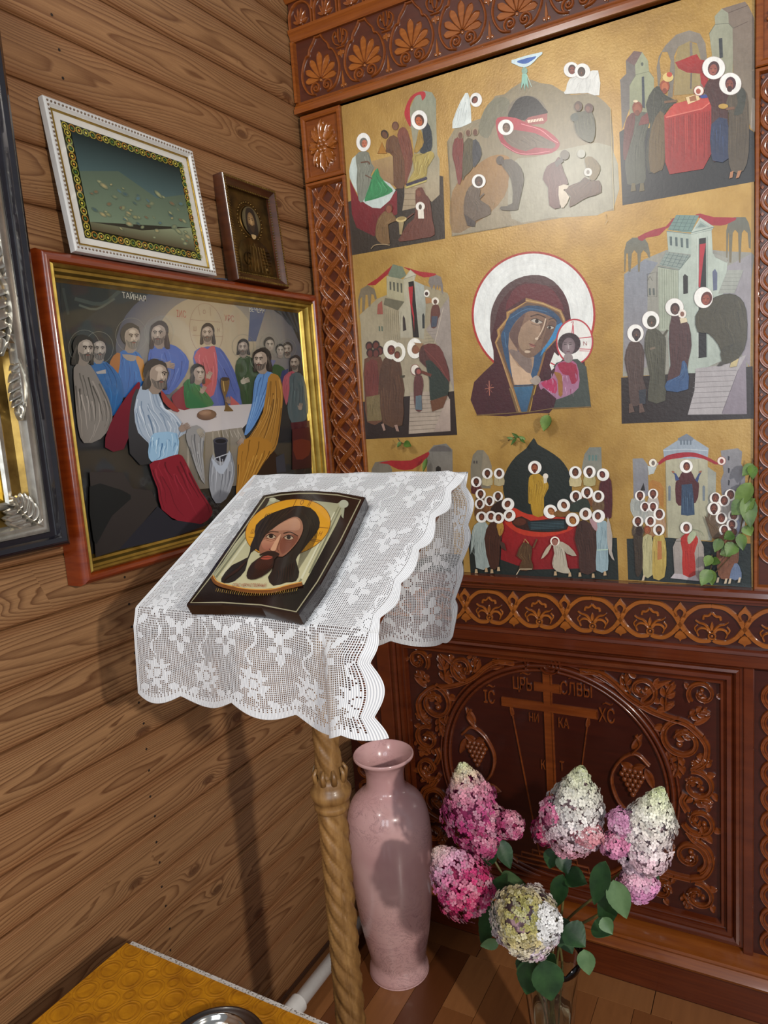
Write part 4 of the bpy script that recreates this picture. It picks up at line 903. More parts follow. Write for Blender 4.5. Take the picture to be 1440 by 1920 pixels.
# bending elder
P.ell(650, 950, 78, 105, 'dcdad2', tilt if False else 0); robe(P, [(700, 950), (760, 910), (860, 910), (930, 980), (1000, 1170), (1005, 1300), (980, 1420), (900, 1490), (810, 1470), (800, 1280), (770, 1150), (700, 1080)], '482a26', '2c1816', 6, '653e36', lw=5)
robe(P, [(760, 1080), (850, 1100), (960, 1240), (1000, 1300), (990, 1430), (900, 1490), (810, 1480), (800, 1280)], '26302a', '151c18', 5, lw=5); P.poly([(740, 920), (860, 905), (940, 990), (1005, 1230), (1000, 1290), (900, 1160), (790, 1040)], '5a2c28', sm=2); P.line([(750, 960), (880, 1090), (990, 1270)], 4, '7a3f38', sm=3)
head(P, 665, 960, 50, '6a4a34', '7d4e36', tilt=30, feat=False); P.poly([(640, 890), (740, 900), (700, 960), (680, 930)], '8a6a4c'); P.poly([(810, 1490), (990, 1430), (940, 1560), (830, 1600)], '5c3a26')
# child
P.ell(655, 1170, 44, 54, 'd4cec2'); P.ring(655, 1170, 44, 5, '7a2a26', ry=54); robe(P, [(650, 1240), (720, 1230), (740, 1330), (720, 1450), (725, 1585), (660, 1585), (640, 1400)], '55302e', '331a1a', 4, lw=4); P.poly([(660, 1440), (720, 1430), (725, 1585), (658, 1580)], '54626a'); P.ell(685, 1190, 36, 44, '4a2a26'); P.ell(690, 1190, 22, 26, '8f4a44'); P.line([(720, 1190), (820, 1230)], 30, '5c3024')
done(P, 'painted scene of a child climbing temple steps')
# ---------- 5: the central half-length figures
P = scene(870, 460, 5.538)
P.ell(722, 720, 636, 650, 'd2d6d4', n=64); P.ell(722, 720, 636, 650, 'd2d6d4', n=64)
for r in range(7): P.ring(722, 720, 600-r*34, 5, ['cbcfce', 'd8dbd8'][r % 2], ry=612-r*34, n=60)
P.ring(722, 720, 632, 22, '9c2a26', ry=646, n=72)
# cover the lower part of the halo with the gold ground tone is not needed: shoulders overlap it
P.poly([(300, 1230), (130, 1400), (1320, 1680), (1250, 1200), (1100, 1170), (700, 1250)], '3a1a22')
P.poly([(105, 1420), (310, 1220), (275, 960), (275, 740), (310, 600), (400, 450), (540, 350), (700, 308), (850, 325), (980, 420), (1060, 540), (1100, 690), (1100, 900), (960, 1200), (930, 1690), (760, 1740), (135, 1762)], '43171f', '381620', sm=2)
P.poly([(310, 600), (400, 450), (540, 350), (700, 308), (850, 325), (970, 410), (860, 420), (640, 380), (480, 470), (370, 620), (320, 800), (275, 960), (275, 740)], '4a3436', sm=2)
P.poly([(500, 480), (640, 400), (860, 420), (980, 540), (1040, 690), (860, 620), (640, 540), (430, 680)], '571c26', sm=2)
# gold-edged veil border, blue coif, face
P.poly([(640, 545), (820, 590), (1010, 670), (1050, 760), (1060, 880), (960, 980), (840, 1110), (760, 1390), (720, 1450), (660, 1730), (560, 1735), (480, 1480), (390, 1200), (320, 1010), (350, 940), (340, 880), (440, 760), (440, 690), (640, 600)], '8c6a42')
P.poly([(655, 590), (820, 620), (990, 700), (1030, 800), (1020, 880), (940, 970), (820, 1100), (745, 1390), (720, 1440), (690, 1700), (590, 1720), (530, 1520), (450, 1300), (340, 1010), (380, 940), (375, 890), (470, 770), (475, 710)], '5c4638')
P.line([(640, 570), (820, 605), (1000, 685), (1040, 780)], 8, 'b89a66'); P.line([(330, 1010), (365, 930), (358, 880), (455, 760), (455, 700), (640, 590)], 8, 'b08c50'); P.line([(335, 1030), (430, 1300), (520, 1560), (570, 1730)], 8, 'a8875c')
P.poly([(480, 720), (660, 625), (860, 650), (985, 740), (1020, 850), (960, 960), (850, 1080), (740, 1390), (560, 1440), (460, 1280), (400, 1050), (385, 930), (420, 860)], '23405e', '2c4c6c', sm=2)
P.poly([(900, 900), (1015, 800), (1020, 880), (940, 980), (850, 1080), (790, 1150)], '2f78a8', sm=2); P.line([(480, 760), (660, 660), (860, 690)], 7, '3f6688', sm=3); P.line([(420, 900), (440, 1060)], 7, '3f6688')
P.poly([(470, 900), (560, 1100), (620, 1160), (730, 1160), (720, 1250), (690, 1360), (720, 1440), (520, 1450), (480, 1250), (460, 1050)], '8f7664', '9c8066')
P.poly([(480, 1130), (560, 1250), (690, 1330), (700, 1440), (530, 1445), (490, 1260)], 'b59a80', sm=2); P.poly([(460, 1090), (560, 1100), (700, 1180), (690, 1330), (600, 1270)], '73645e', sm=2)
P.poly([(470, 920), (540, 790), (660, 690), (760, 690), (900, 740), (960, 800), (930, 900), (860, 1020), (780, 1110), (700, 1165), (630, 1155), (560, 1090), (500, 1000)], '775c4c', '6d5648', sm=3)
P.poly([(560, 930), (600, 840), (700, 770), (790, 830), (780, 950), (700, 1060), (620, 1100), (570, 1030)], '957b66', '86705c', sm=3); P.poly([(470, 920), (540, 800), (640, 700), (600, 830), (560, 960), (570, 1080), (510, 1010)], '5c4540', sm=3)
P.poly([(880, 800), (950, 800), (930, 900), (860, 1010), (800, 1080), (830, 960)], '60483e', sm=3)
# features
P.line([(690, 740), (770, 720), (850, 750)], 12, '3c2c28', sm=4); P.line([(880, 770), (930, 760), (965, 790)], 10, '3c2c28', sm=4)
P.poly([(695, 780), (745, 765), (815, 800), (760, 812)], 'a8a096', sm=3); P.ell(757, 787, 19, 20, '241a18'); P.line([(690, 780), (745, 760), (820, 798)], 7, '2c1e1c', sm=4); P.line([(700, 812), (760, 830), (810, 820)], 5, '4a3830', sm=4)
P.poly([(860, 850), (895, 838), (935, 855), (900, 872)], 'a8a096', sm=3); P.ell(890, 855, 15, 16, '241a18'); P.line([(855, 848), (895, 832), (940, 852)], 6, '2c1e1c', sm=4)
P.line([(850, 760), (825, 850), (780, 940), (745, 975)], 13, 'bda893', sm=4, w2=9); P.line([(860, 770), (840, 860), (800, 950)], 6, '4c3a34', sm=4); P.ell(755, 970, 18, 13, 'c4b09c'); P.line([(770, 985), (800, 960)], 8, '503c36')
P.poly([(680, 1020), (720, 1025), (745, 1045), (720, 1060), (690, 1045)], '8a5a50', sm=3); P.line([(675, 1018), (720, 1040), (748, 1045)], 6, '4a2c2a', sm=3); P.line([(690, 1058), (725, 1066)], 5, 'b29c88'); P.ell(660, 1105, 32, 14, 'b3a08c'); P.line([(640, 1080), (700, 1082)], 6, '5c463c')
# tunic with blue panel and gold borders
P.poly([(515, 1470), (720, 1460), (690, 1730), (600, 1735)], '37607e', '2c4a66'); P.line([(520, 1458), (720, 1448)], 12, '22405a'); P.line([(480, 1480), (560, 1735)], 26, '6b5438'); P.line([(495, 1480), (575, 1735)], 6, 'b0905c'); P.line([(745, 1440), (670, 1735)], 34, '5a4420'); P.line([(752, 1440), (680, 1735)], 8, 'a8863c'); P.line([(840, 1110), (765, 1380)], 20, '7c5a38')
P.line([(262, 1405), (266, 1560)], 7, 'a86a58'); P.line([(220, 1490), (310, 1475)], 6, 'a86a58'); P.line([(235, 1440), (295, 1530)], 4, '8a5048'); P.line([(295, 1440), (235, 1530)], 4, '8a5048')
# the child
P.ell(1150, 1000, 190, 235, 'd4d4d0', n=40); P.ring(1150, 1000, 186, 16, 'a8323e', ry=230, n=48)
P.poly([(890, 1240), (940, 1110), (1020, 1190), (960, 1250), (910, 1300)], 'd0d2cc'); P.line([(900, 1220), (960, 1250)], 14, 'a8323e'); P.line([(1110, 800), (1135, 790), (1120, 930)], 9, 'b03c4c'); P.line([(1135, 830), (1140, 930)], 9, 'b03c4c'); P.line([(1190, 965), (1330, 950)], 9, 'b03c4c'); P.line([(1200, 1075), (1320, 1080)], 9, 'b03c4c'); P.line([(1200, 1095), (1310, 1098)], 6, 'b03c4c'); P.text('N', 1235, 1040, 44, '8a4444')
P.poly([(930, 1260), (960, 1220), (1050, 1190), (1180, 1180), (1270, 1260), (1320, 1680), (930, 1700), (940, 1600), (1100, 1500)], '3c4440', '39423e', sm=0)
P.poly([(960, 1240), (1050, 1200), (1170, 1230), (1190, 1480), (1000, 1590), (880, 1590), (800, 1500), (780, 1420), (880, 1400), (940, 1320)], '9c5a7c', '8f6a84', sm=3)
P.poly([(970, 1240), (1050, 1210), (1165, 1240), (1180, 1400), (1120, 1440), (1090, 1350), (1030, 1340)], '8c1f3e', sm=2); P.poly([(800, 1430), (930, 1380), (970, 1460), (950, 1540), (870, 1500)], 'a02c54', sm=2)
rr = random.Random(8)
for i in range(26):
    x = rr.uniform(830, 1170); y = rr.uniform(1330, 1520); P.line([(x, y), (x+rr.uniform(-8, 8), y+rr.uniform(40, 90))], 5, rr.choice(['b48aa8', 'c090a8', '7c1c3c', 'd4b4cc']), w2=1)
P.poly([(935, 1320), (980, 1320), (1020, 1360), (1025, 1550), (985, 1555), (975, 1400)], '8c5f2c', sm=2); P.poly([(830, 1310), (870, 1280), (910, 1320), (900, 1380), (850, 1400)], '3a1a24', sm=3)
P.ell(1095, 1020, 118, 112, '33262c'); P.ell(1088, 1050, 68, 92, '8a7c80', 8, '6a5a60'); P.ell(1085, 1170, 48, 50, '857a7a')
for s in (-1, 1): P.line([(1080+s*26-14, 1030), (1080+s*26+14, 1026)], 7, '2c2226'); P.line([(1080+s*26-16, 1012), (1080+s*26+16, 1008)], 5, '453a3e')
P.line([(1084, 1030), (1088, 1075)], 7, 'b0a6a8'); P.line([(1068, 1102), (1102, 1100)], 7, '5c3438'); P.poly([(690, 1400), (760, 1350), (800, 1400), (760, 1450), (720, 1440)], '93887f', sm=3)
P.poly([(720, 1560), (830, 1480), (960, 1590), (930, 1690), (700, 1720)], '3c1826', '361420', sm=0)
P.line([(135, 1764), (700, 1728), (930, 1692), (1320, 1676)], 10, '6a5434')
done(P, 'painted veiled woman with child against a white halo')
# ---------- 6: the temple at right
P = scene(1155, 390, 4.684)
P.poly([(70, 580), (250, 450), (440, 370), (860, 370), (960, 380), (1190, 390), (1215, 420), (1180, 700), (1160, 1400), (690, 1450), (60, 1480)], '84847c', '87867c')
P.poly([(75, 590), (250, 450), (370, 480), (280, 600), (270, 1400), (70, 1440)], '747a84', '827e80'); P.poly([(960, 520), (1190, 400), (1180, 1400), (1110, 1300), (900, 740)], '88868a', '857e86')
P.poly([(45, 1490), (690, 1445), (1200, 1390), (1215, 1850), (50, 1895)], '231a1a')
for x0, x1, y0, y1, yb in ((72, 300, 260, 400, 560), (968, 1185, 80, 220, 480)):
    P.poly([(x0, y0+120), (x0+20, y0+40), ((x0+x1)/2-40, y0), ((x0+x1)/2+60, y0), (x1-20, y0+50), (x1, y0+140), (x1-2, yb-120), (x1-18, yb-130), (x1-28, y1), (x1-60, y1-30), (x1-80, y1), (x1-92, yb), (x1-106, yb), (x1-112, y1), (x1-140, y1-30), (x1-160, y1), (x1-172, yb), (x1-190, yb), (x1-195, y1), (x0+18, y1), (x0+10, yb), (x0, yb)], '5f6258', '6a6048')
P.poly([(190, 255), (330, 190), (440, 160), (500, 90), (560, 90), (550, 130), (440, 180), (380, 240), (270, 260), (230, 290)], '8c1e2c', sm=2); P.poly([(690, 70), (740, 48), (860, 80), (1060, 85), (1000, 130), (920, 155), (800, 140), (740, 90)], '8f1a2a', sm=2)
P.poly([(455, 190), (530, 60), (730, 65), (660, 215), (580, 210)], '66807a'); [P.line([(465+i*3, 185-i*30), (670+i*12, 200-i*32)], 3, '3f5450') for i in range(4)]; [P.line([(500+i*44, 200), (560+i*44, 70)], 3, '40565a') for i in range(4)]
P.poly([(445, 200), (660, 225), (660, 410), (460, 385)], '98a59c'); [P.poly([(470+i*48, 250+i*6), (492+i*48, 252+i*6), (494+i*48, 330+i*8), (474+i*48, 328+i*8)], '4c5c5c') for i in range(4)]; P.line([(445, 205), (662, 230)], 5, '5a6c68')
P.poly([(660, 215), (740, 85), (860, 165), (840, 200), (850, 400), (980, 470), (960, 700), (860, 1000), (920, 1250), (930, 1340), (690, 1450), (470, 1450), (440, 800), (550, 545), (660, 410)], 'a3aea4', '9aa59c')
P.poly([(690, 185), (742, 110), (820, 165)], '8b9a94'); P.poly([(715, 172), (744, 132), (790, 162)], '6f7f7a'); P.line([(660, 218), (862, 168)], 7, '6a7a74'); P.line([(665, 232), (845, 190)], 3, '6a7a74')
P.poly([(380, 500), (440, 385), (650, 415), (560, 540)], '7d8a84'); [P.line([(390+i*16, 490-i*28), (575+i*18, 525-i*30)], 3, '46585a') for i in range(4)]; [P.line([(410+i*40, 505+i*5), (470+i*40, 390+i*5)], 3, '46585a') for i in range(5)]; P.line([(365, 512), (550, 548), (655, 420)], 5, '5d6d68')
P.poly([(370, 520), (550, 550), (545, 1080), (380, 1080)], '949c8c'); [P.line([(385+i*20, 530+i*3), (388+i*20, 1060)], 3, '66705f') for i in range(9)]
P.line([(275, 580), (360, 560), (360, 780), (280, 780), (275, 580)], 3, '5c5c54'); [P.poly([(290+i*34, 705), (304+i*34, 705), (306+i*34, 765), (292+i*34, 765)], '4c5452') for i in range(2)]; P.line([(275, 640), (300, 600), (320, 640)], 3, '5c5c54')
P.poly([(590, 600), (605, 580), (632, 600), (632, 750), (592, 755)], '1c1a1a'); P.poly([(848, 560), (870, 535), (890, 570), (888, 720), (855, 725)], '555c74')
P.poly([(730, 270), (790, 260), (795, 1310), (725, 1318)], '141112'); P.poly([(735, 320), (790, 310), (770, 430), (745, 640), (740, 700), (725, 690)], 'a01c2c'); P.line([(715, 260), (722, 1310)], 5, 'c0c8c0'); P.line([(802, 250), (800, 1310)], 4, '78857f')
P.poly([(860, 400), (980, 440), (975, 480), (870, 430)], '8b8c84'); P.poly([(980, 545), (1120, 545), (1040, 750), (900, 750)], '8d918a'); [P.line([(970-i*14, 580+i*34), (1105-i*14, 580+i*34)], 3, '6c706a') for i in range(5)]
# steps in front
P.poly([(700, 1410), (930, 1380), (1140, 1290), (1150, 1810), (630, 1815), (690, 1600)], '9a9698'); [P.line([(695-i*7, 1440+i*46), (1060-i*14, 1425+i*46)], 4, '6a6668') for i in range(8)]; P.poly([(1075, 1420), (1140, 1300), (1150, 1810), (930, 1810)], '847c86', '766e78'); P.line([(1075, 1420), (930, 1805)], 4, '524a54')
# figures
robe(P, [(120, 1180), (200, 1170), (250, 1270), (240, 1500), (270, 1600), (240, 1700), (130, 1740), (110, 1500), (75, 1330)], '483834', '2a2020', 10, '685550', lw=4); P.poly([(200, 1600), (265, 1590), (260, 1720), (210, 1730)], '2c3038'); head(P, 180, 1110, 46, '33282a', '4c3e3a', 72, beard='2c2426', hx=-8, hy=-10, ry=78)
for x in (115, 205): P.poly([(x, 1720), (x+25, 1715), (x+50, 1790), (x, 1800)], '58443c')
robe(P, [(270, 1080), (340, 1050), (420, 1120), (440, 1180), (430, 1450), (435, 1690), (280, 1690), (300, 1480), (250, 1250)], '47463a', '27271f', 11, '656352', lw=4); head(P, 315, 1000, 48, '3d3a30', '4a4038', 76, hx=-8, hy=-15, ry=80); P.line([(420, 1120), (455, 1070)], 16, '4a4638'); P.line([(300, 1240), (345, 1225)], 18, '6c6052')
robe(P, [(490, 950), (560, 960), (640, 1020), (665, 1200), (640, 1330), (600, 1500), (450, 1530), (480, 1380), (465, 1150)], '442a2a', '281616', 10, '633f3c', lw=4); robe(P, [(580, 1350), (620, 1370), (635, 1590), (445, 1605), (450, 1520), (560, 1470)], '2f4c74', '1c2c4c', 7, '5c7c9c', lw=5); head(P, 520, 890, 48, '33211f', '553a34', 80, hx=-5, hy=-18, ry=78)
P.ell(583, 930, 36, 40, 'd4ccc4'); P.ell(583, 932, 18, 22, '7a5548'); P.poly([(560, 970), (620, 965), (630, 1000), (570, 1015)], 'c4b89c')
robe(P, [(770, 860), (880, 780), (1000, 755), (1090, 790), (1145, 900), (1150, 1150), (1090, 1300), (960, 1320), (900, 1200), (810, 1100), (720, 1090), (700, 950)], '3f3b2c', '24221a', 13, '5f5a46', lw=4, edge='24221a'); robe(P, [(930, 1230), (1100, 1180), (1080, 1320), (960, 1370), (930, 1340)], '3b382a', '22201a', 5, lw=4)
head(P, 795, 800, 56, '55231c', '84402f', 82, turn=-.3, tilt=15, hx=-25, hy=-12, ry=92); P.poly([(1010, 1360), (1080, 1320), (1060, 1390), (1000, 1400)], 'a89a70'); P.poly([(890, 1390), (920, 1350), (970, 1360), (930, 1385)], '3a3630')
done(P, 'painted scene of figures before a pale temple at right')
# ---------- 7: lower left scene, mostly behind the lectern
P = scene(480, 480, 3)
P.poly([(650, 1200), (670, 1160), (740, 1150), (765, 1200), (765, 1800), (640, 1800)], '6a6458'); P.poly([(960, 1110), (1000, 1065), (1070, 1055), (1105, 1090), (1115, 1800), (970, 1800)], '6a6862', '75685c'); P.ell(1040, 1100, 60, 34, '565250', a0=180, a1=360)
P.poly([(690, 1165), (760, 1150), (870, 1150), (970, 1100), (960, 1140), (880, 1200), (800, 1200), (740, 1170)], '8c1e22', sm=2); P.poly([(1012, 1190), (1025, 1180), (1040, 1190), (1045, 1260), (1010, 1260)], '1c1a18')
P.poly([(640, 1640), (1165, 1680), (1170, 1790), (640, 1770)], '1d2420'); P.poly([(700, 1300), (900, 1260), (960, 1700), (720, 1700)], '5c4030')
for i in range(3): robe(P, [(740+i*70, 1350), (790+i*70, 1340), (810+i*70, 1680), (730+i*70, 1680)], BR[i], '2c1c14', 5, lw=3); head(P, 765+i*70, 1330, 24, halo=40)
done(P, 'painted scene half hidden behind the lectern')
# ---------- 8: figures gathered round a bier
P = scene(870, 770, 4.8)
P.poly([(35, 1110), (300, 1140), (1000, 1140), (1375, 1145), (1392, 1525), (60, 1470)], '15201f')
P.poly([(60, 500), (80, 400), (120, 355), (175, 355), (220, 410), (250, 500), (240, 700), (60, 700)], '6f6a5c'); P.poly([(175, 355), (220, 410), (250, 500), (240, 700), (150, 560)], '7d7462'); [P.poly([(85+i*24, 450), (98+i*24, 450), (98+i*24, 475), (85+i*24, 475)], '3f3a38') for i in range(2)]
P.poly([(1060, 520), (1085, 390), (1130, 330), (1235, 328), (1242, 560), (1100, 640)], '6c706a', '7d7a6c'); [P.poly([(1120+i*30, 400), (1138+i*30, 400), (1138+i*30, 450), (1120+i*30, 450)], '55706c') for i in range(3)]
P.poly([(628, 245), (660, 300), (760, 360), (860, 430), (930, 520), (970, 640), (960, 800), (880, 1000), (430, 960), (370, 800), (350, 650), (390, 520), (470, 410), (560, 340)], '1c2422', '16201f', sm=2)
P.poly([(350, 960), (440, 880), (560, 930), (920, 960), (1020, 1040), (1040, 1420), (620, 1430), (470, 1390), (330, 1340)], '8c161a', '74121a'); P.poly([(360, 980), (430, 870), (520, 910), (640, 945), (920, 965), (1000, 1040), (900, 1100), (720, 1135), (540, 1120), (420, 1060)], 'a8301f', sm=2)
P.poly([(430, 990), (520, 950), (600, 990), (760, 975), (930, 980), (925, 1070), (760, 1095), (600, 1085), (470, 1050)], '2a1510', sm=2); P.poly([(570, 1000), (760, 985), (915, 985), (920, 1060), (760, 1085), (590, 1070)], '15242a'); [P.line([(600, 1010+i*14), (900, 1000+i*13)], 4, '3c545c') for i in range(5)]; P.ell(500, 1000, 60, 34, '4a2418')
robe(P, [(600, 580), (680, 570), (750, 640), (760, 700), (720, 780), (715, 945), (620, 940), (600, 840), (580, 830), (580, 650)], '9c7a24', '5c4410', 9, 'c4a444', lw=4); head(P, 636, 515, 36, '5a2416', '8a4a30', 60, beard='5a2416', hx=2, hy=-4); P.ell(735, 590, 24, 26, 'cfc8bc'); P.poly([(715, 610), (750, 605), (745, 650), (720, 655)], 'bcb4a4')
def crowd(P, lst, r, ha, hair='3a2018', face='5c3324'):
    for x, y, cl in lst:
        robe(P, [(x-r*1.5, y+r*1.1), (x, y+r*.7), (x+r*1.5, y+r*1.1), (x+r*1.7, y+r*4), (x-r*1.7, y+r*4)], cl, '2c1c14', 4, 'a09070', lw=3)
    for x, y, cl in lst: head(P, x, y, r*1.15, hair, face, ha, beard=(hair if (int(x) % 3) else False))
crowd(P, [(112, 640, '4a1f20'), (212, 565, 'a49a78'), (318, 565, '9c9272')], 26, 48)
crowd(P, [(152, 750, '5a4630'), (308, 770, '6a5840'), (145, 838, '5a3a20'), (232, 812, '6b4424')], 27, 46)
P.poly([(240, 900), (300, 820), (380, 800), (420, 850), (360, 920)], '241612', sm=3); head(P, 395, 840, 30, '4a2416', '6a3a28', 56, tilt=30, hx=4)
crowd(P, [(1005, 555, 'b0a47c'), (1132, 550, '9c9468')], 30, 56); robe(P, [(1230, 640), (1310, 600), (1335, 700), (1330, 960), (1260, 940), (1220, 760)], '45191f', '2a0f13', 5, lw=4); head(P, 1248, 575, 30, '401a20', '6a342c', 56, tilt=-20, hx=6)
crowd(P, [(1010, 770, '33302a'), (1112, 735, '6a3f20'), (1212, 770, '5c4630')], 30, 54); P.poly([(940, 860), (1060, 790), (1120, 800), (1140, 900), (1040, 910), (930, 900)], '26302a', sm=2)
head(P, 790, 905, 34, '6a3a1c', '96643a', 62, tilt=-40, hx=-8); P.poly([(810, 920), (880, 880), (960, 900), (920, 950), (830, 950)], '6b4a24', sm=2); head(P, 905, 850, 30, '4a2418', '7a4a30', 58, tilt=-25, hx=-4)
robe(P, [(120, 1010), (190, 990), (240, 1080), (220, 1200), (240, 1400), (115, 1410), (100, 1200), (65, 1290), (80, 1080)], '8c9a98', '54645f', 10, 'b4bcb4', lw=4)
robe(P, [(240, 1010), (320, 1000), (350, 1100), (330, 1200), (320, 1390), (240, 1410), (190, 1150)], '3a2018', '20120e', 8, '5c3828', lw=4); robe(P, [(300, 1020), (350, 1000), (365, 1070), (330, 1130), (310, 1080)], '9a7434', '5a4018', 3, lw=4); P.poly([(320, 1160), (370, 1190), (390, 1260), (340, 1230)], '402a24')
for x, y in ((165, 955), (250, 950), (318, 962)): head(P, x, y, 30, '3a1d14', '6a3a28', 50)
head(P, 412, 940, 30, '553228', '7a4a38', 54, tilt=35, hx=4)
robe(P, [(1040, 1000), (1110, 990), (1180, 1060), (1205, 1180), (1190, 1440), (1050, 1450), (1040, 1280), (1000, 1150)], '382420', '201412', 10, '553a32', lw=4); robe(P, [(1200, 1010), (1280, 990), (1320, 1080), (1300, 1250), (1300, 1430), (1195, 1430), (1200, 1230)], '8298a0', '4c626c', 9, 'b0c2c4', lw=4); P.poly([(1300, 950), (1340, 1120), (1335, 1260), (1360, 1345), (1310, 1280), (1290, 1100)], '9c948c', sm=2); P.line([(1200, 1250), (1300, 1245)], 7, 'a4bca8'); P.poly([(1130, 960), (1200, 1000), (1200, 1080), (1160, 1040)], '96787c', sm=2)
head(P, 985, 985, 36, '6a3a1c', '94622c', 62, tilt=-25, hx=-2, hy=-8); head(P, 1100, 925, 30, '4a2a1c', '6f4430', 56); head(P, 1210, 945, 32, '3a1d16', '6a3a2a', 58, hx=6)
robe(P, [(540, 1180), (620, 1220), (610, 1330), (630, 1420), (500, 1430), (530, 1340), (480, 1300)], '4a3420', '2a1c12', 7, '7c6444', lw=4); P.line([(630, 1230), (665, 1150)], 14, '5c4028'); P.line([(545, 1180), (555, 1150), (590, 1190)], 8, 'a08858'); P.line([(480, 1470), (510, 1420), (620, 1420)], 7, 'c4b498')
robe(P, [(810, 1190), (880, 1180), (920, 1290), (940, 1400), (965, 1460), (840, 1440), (800, 1370), (820, 1280)], 'a39c8c', '6f6a5e', 7, 'c4bcac', lw=4); P.poly([(860, 1170), (950, 1210), (1020, 1300), (930, 1280)], '9a9080', sm=2); P.poly([(800, 1190), (760, 1280), (700, 1330), (750, 1230)], 'a89c88', sm=2); P.ring(826, 1170, 36, 12, 'dcd8cc'); P.ell(826, 1180, 26, 30, '8a5c50')
for x, y in ((110, 1420), (200, 1410), (250, 1420), (310, 1400), (820, 1440), (950, 1450), (1040, 1450), (1160, 1460), (1265, 1440)): P.poly([(x, y), (x+18, y), (x+24, y+36), (x-4, y+38)], 'a89070')
done(P, 'painted scene of mourners around a red bier')
# ---------- 9: the veil scene
P = scene(1160, 800, 5.333)
P.poly([(80, 1120), (500, 1110), (900, 1150), (1320, 1170), (1330, 1610), (95, 1530)], '1b2627')
P.poly([(140, 320), (240, 315), (290, 380), (300, 690), (150, 720)], '7a7c80', '74747c'); P.poly([(215, 640), (250, 560), (265, 640)], '1c1a1c'); P.poly([(300, 560), (340, 530), (420, 560), (450, 620), (450, 820), (310, 700)], '9c6c30')
P.poly([(1020, 240), (1190, 215), (1235, 250), (1225, 370), (1265, 450), (1265, 700), (1030, 680), (1020, 540), (1050, 460)], '7c7c80', '6c6c74'); [P.poly([(1090+i*2, 290+i*120), (1110+i*2, 300+i*120), (1106, 340+i*125), (1092, 335+i*125)], '2c2c34') for i in range(3)]
P.poly([(470, 320), (890, 320), (900, 1140), (490, 1110)], 'a09e88', '96957f'); P.poly([(890, 400), (975, 460), (970, 700), (930, 1140), (895, 1140)], '8f9288'); P.poly([(445, 230), (600, 130), (680, 70), (750, 120), (900, 215), (890, 320), (455, 320)], '8c98a4'); P.poly([(590, 120), (680, 70), (750, 115), (740, 140), (600, 140)], '6f7884'); [P.poly([(615+i*32, 130), (632+i*32, 130), (632+i*32, 180), (615+i*32, 180)], '5f6c78') for i in range(4)]; P.line([(445, 240), (670, 225), (890, 240)], 4, 'c4ccd0'); P.line([(470, 330), (480, 1110)], 4, '7c7a68'); P.line([(800, 330), (805, 1110)], 3, '84826e')
for x in (495, 838): P.poly([(x, 600), (x+14, 585), (x+26, 600), (x+24, 740), (x+2, 740)], '67727c')
P.poly([(395, 360), (480, 290), (600, 262), (700, 255), (800, 270), (920, 320), (1000, 370), (960, 375), (860, 325), (720, 300), (600, 315), (480, 335), (410, 380)], '8f1a28', sm=2); P.line([(395, 365), (300, 480)], 14, 'a8b0ac'); P.ell(343, 362, 42, 42, 'd6d2c4'); P.ring(343, 362, 42, 4, '7a4a34'); P.ell(345, 364, 18, 24, '6a6058'); P.ell(1028, 343, 42, 42, 'd8ccc4'); P.ring(1028, 343, 42, 4, '8c2a2c'); P.ell(1030, 345, 20, 24, '7a3430'); P.poly([(290, 390), (330, 400), (380, 400), (350, 470), (300, 480)], 'a8b0b0')
robe(P, [(640, 450), (720, 440), (760, 520), (800, 560), (800, 640), (770, 760), (600, 790), (570, 700), (570, 560), (610, 500)], '461a1e', '2a0e12', 7, '652c30', lw=4); robe(P, [(630, 580), (735, 570), (750, 700), (760, 880), (690, 890), (625, 880)], '2c4058', '16202e', 7, '58748c', lw=5, sm=0); P.poly([(570, 540), (560, 480), (530, 450), (575, 470), (610, 530)], '30406c'); P.poly([(765, 530), (800, 470), (835, 440), (805, 500), (790, 560)], '30406c'); P.ell(545, 452, 16, 10, '8a5a44', 30); P.ell(818, 450, 16, 10, '8a5a44', -30); head(P, 680, 400, 40, '421a1c', '74402e', 66, hx=-4, hy=-4)
def crowd2(P, lst, r, ha):
    for x, y, cl in lst: robe(P, [(x-r*1.4, y+r*1.1), (x, y+r*.7), (x+r*1.4, y+r*1.1), (x+r*1.6, y+r*4.2), (x-r*1.6, y+r*4.2)], cl, '3a3028', 4, 'c4bca8', lw=3)
    for x, y, cl in lst: head(P, x, y, r*1.12, '45211a', '6b3a2c', ha, beard=('45211a' if int(x) % 2 else False))
robe(P, [(130, 720), (200, 740), (260, 830), (380, 800), (460, 900), (400, 980), (200, 940), (120, 840)], '9a9e98', '6c706c', 9, 'c0c2bc', lw=4)
crowd2(P, [(215, 690, '8f9490'), (345, 672, 'a09a94')], 34, 52); crowd2(P, [(265, 800, '949894'), (345, 800, '9c9a94')], 32, 50); crowd2(P, [(408, 875, '9a7a5c')], 38, 58); crowd2(P, [(195, 945, '4c4034'), (320, 945, '8a6440')], 34, 55)
robe(P, [(150, 1080), (210, 1060), (250, 1120), (245, 1400), (200, 1500), (170, 1450), (160, 1250)], '332a22', '1e1814', 6, '574838', lw=4); P.ell(208, 1040, 34, 48, '2a1c18')
robe(P, [(245, 1100), (330, 1085), (345, 1250), (340, 1480), (250, 1490), (245, 1300)], 'a5a078', '4c4a34', 8, 'c4be98', lw=4); robe(P, [(350, 1100), (450, 1080), (480, 1250), (460, 1500), (350, 1515), (340, 1350)], 'a8924c', '5a4a20', 9, 'c9b878', lw=4)
P.poly([(390, 1140), (430, 1140), (435, 1320), (390, 1330)], 'a0683c'); head(P, 290, 1030, 38, '7a3a24', '93512f'); head(P, 405, 1030, 38, '4a2a1a', '6f452c', 58, beard='3c2216', hx=-2, hy=-2)
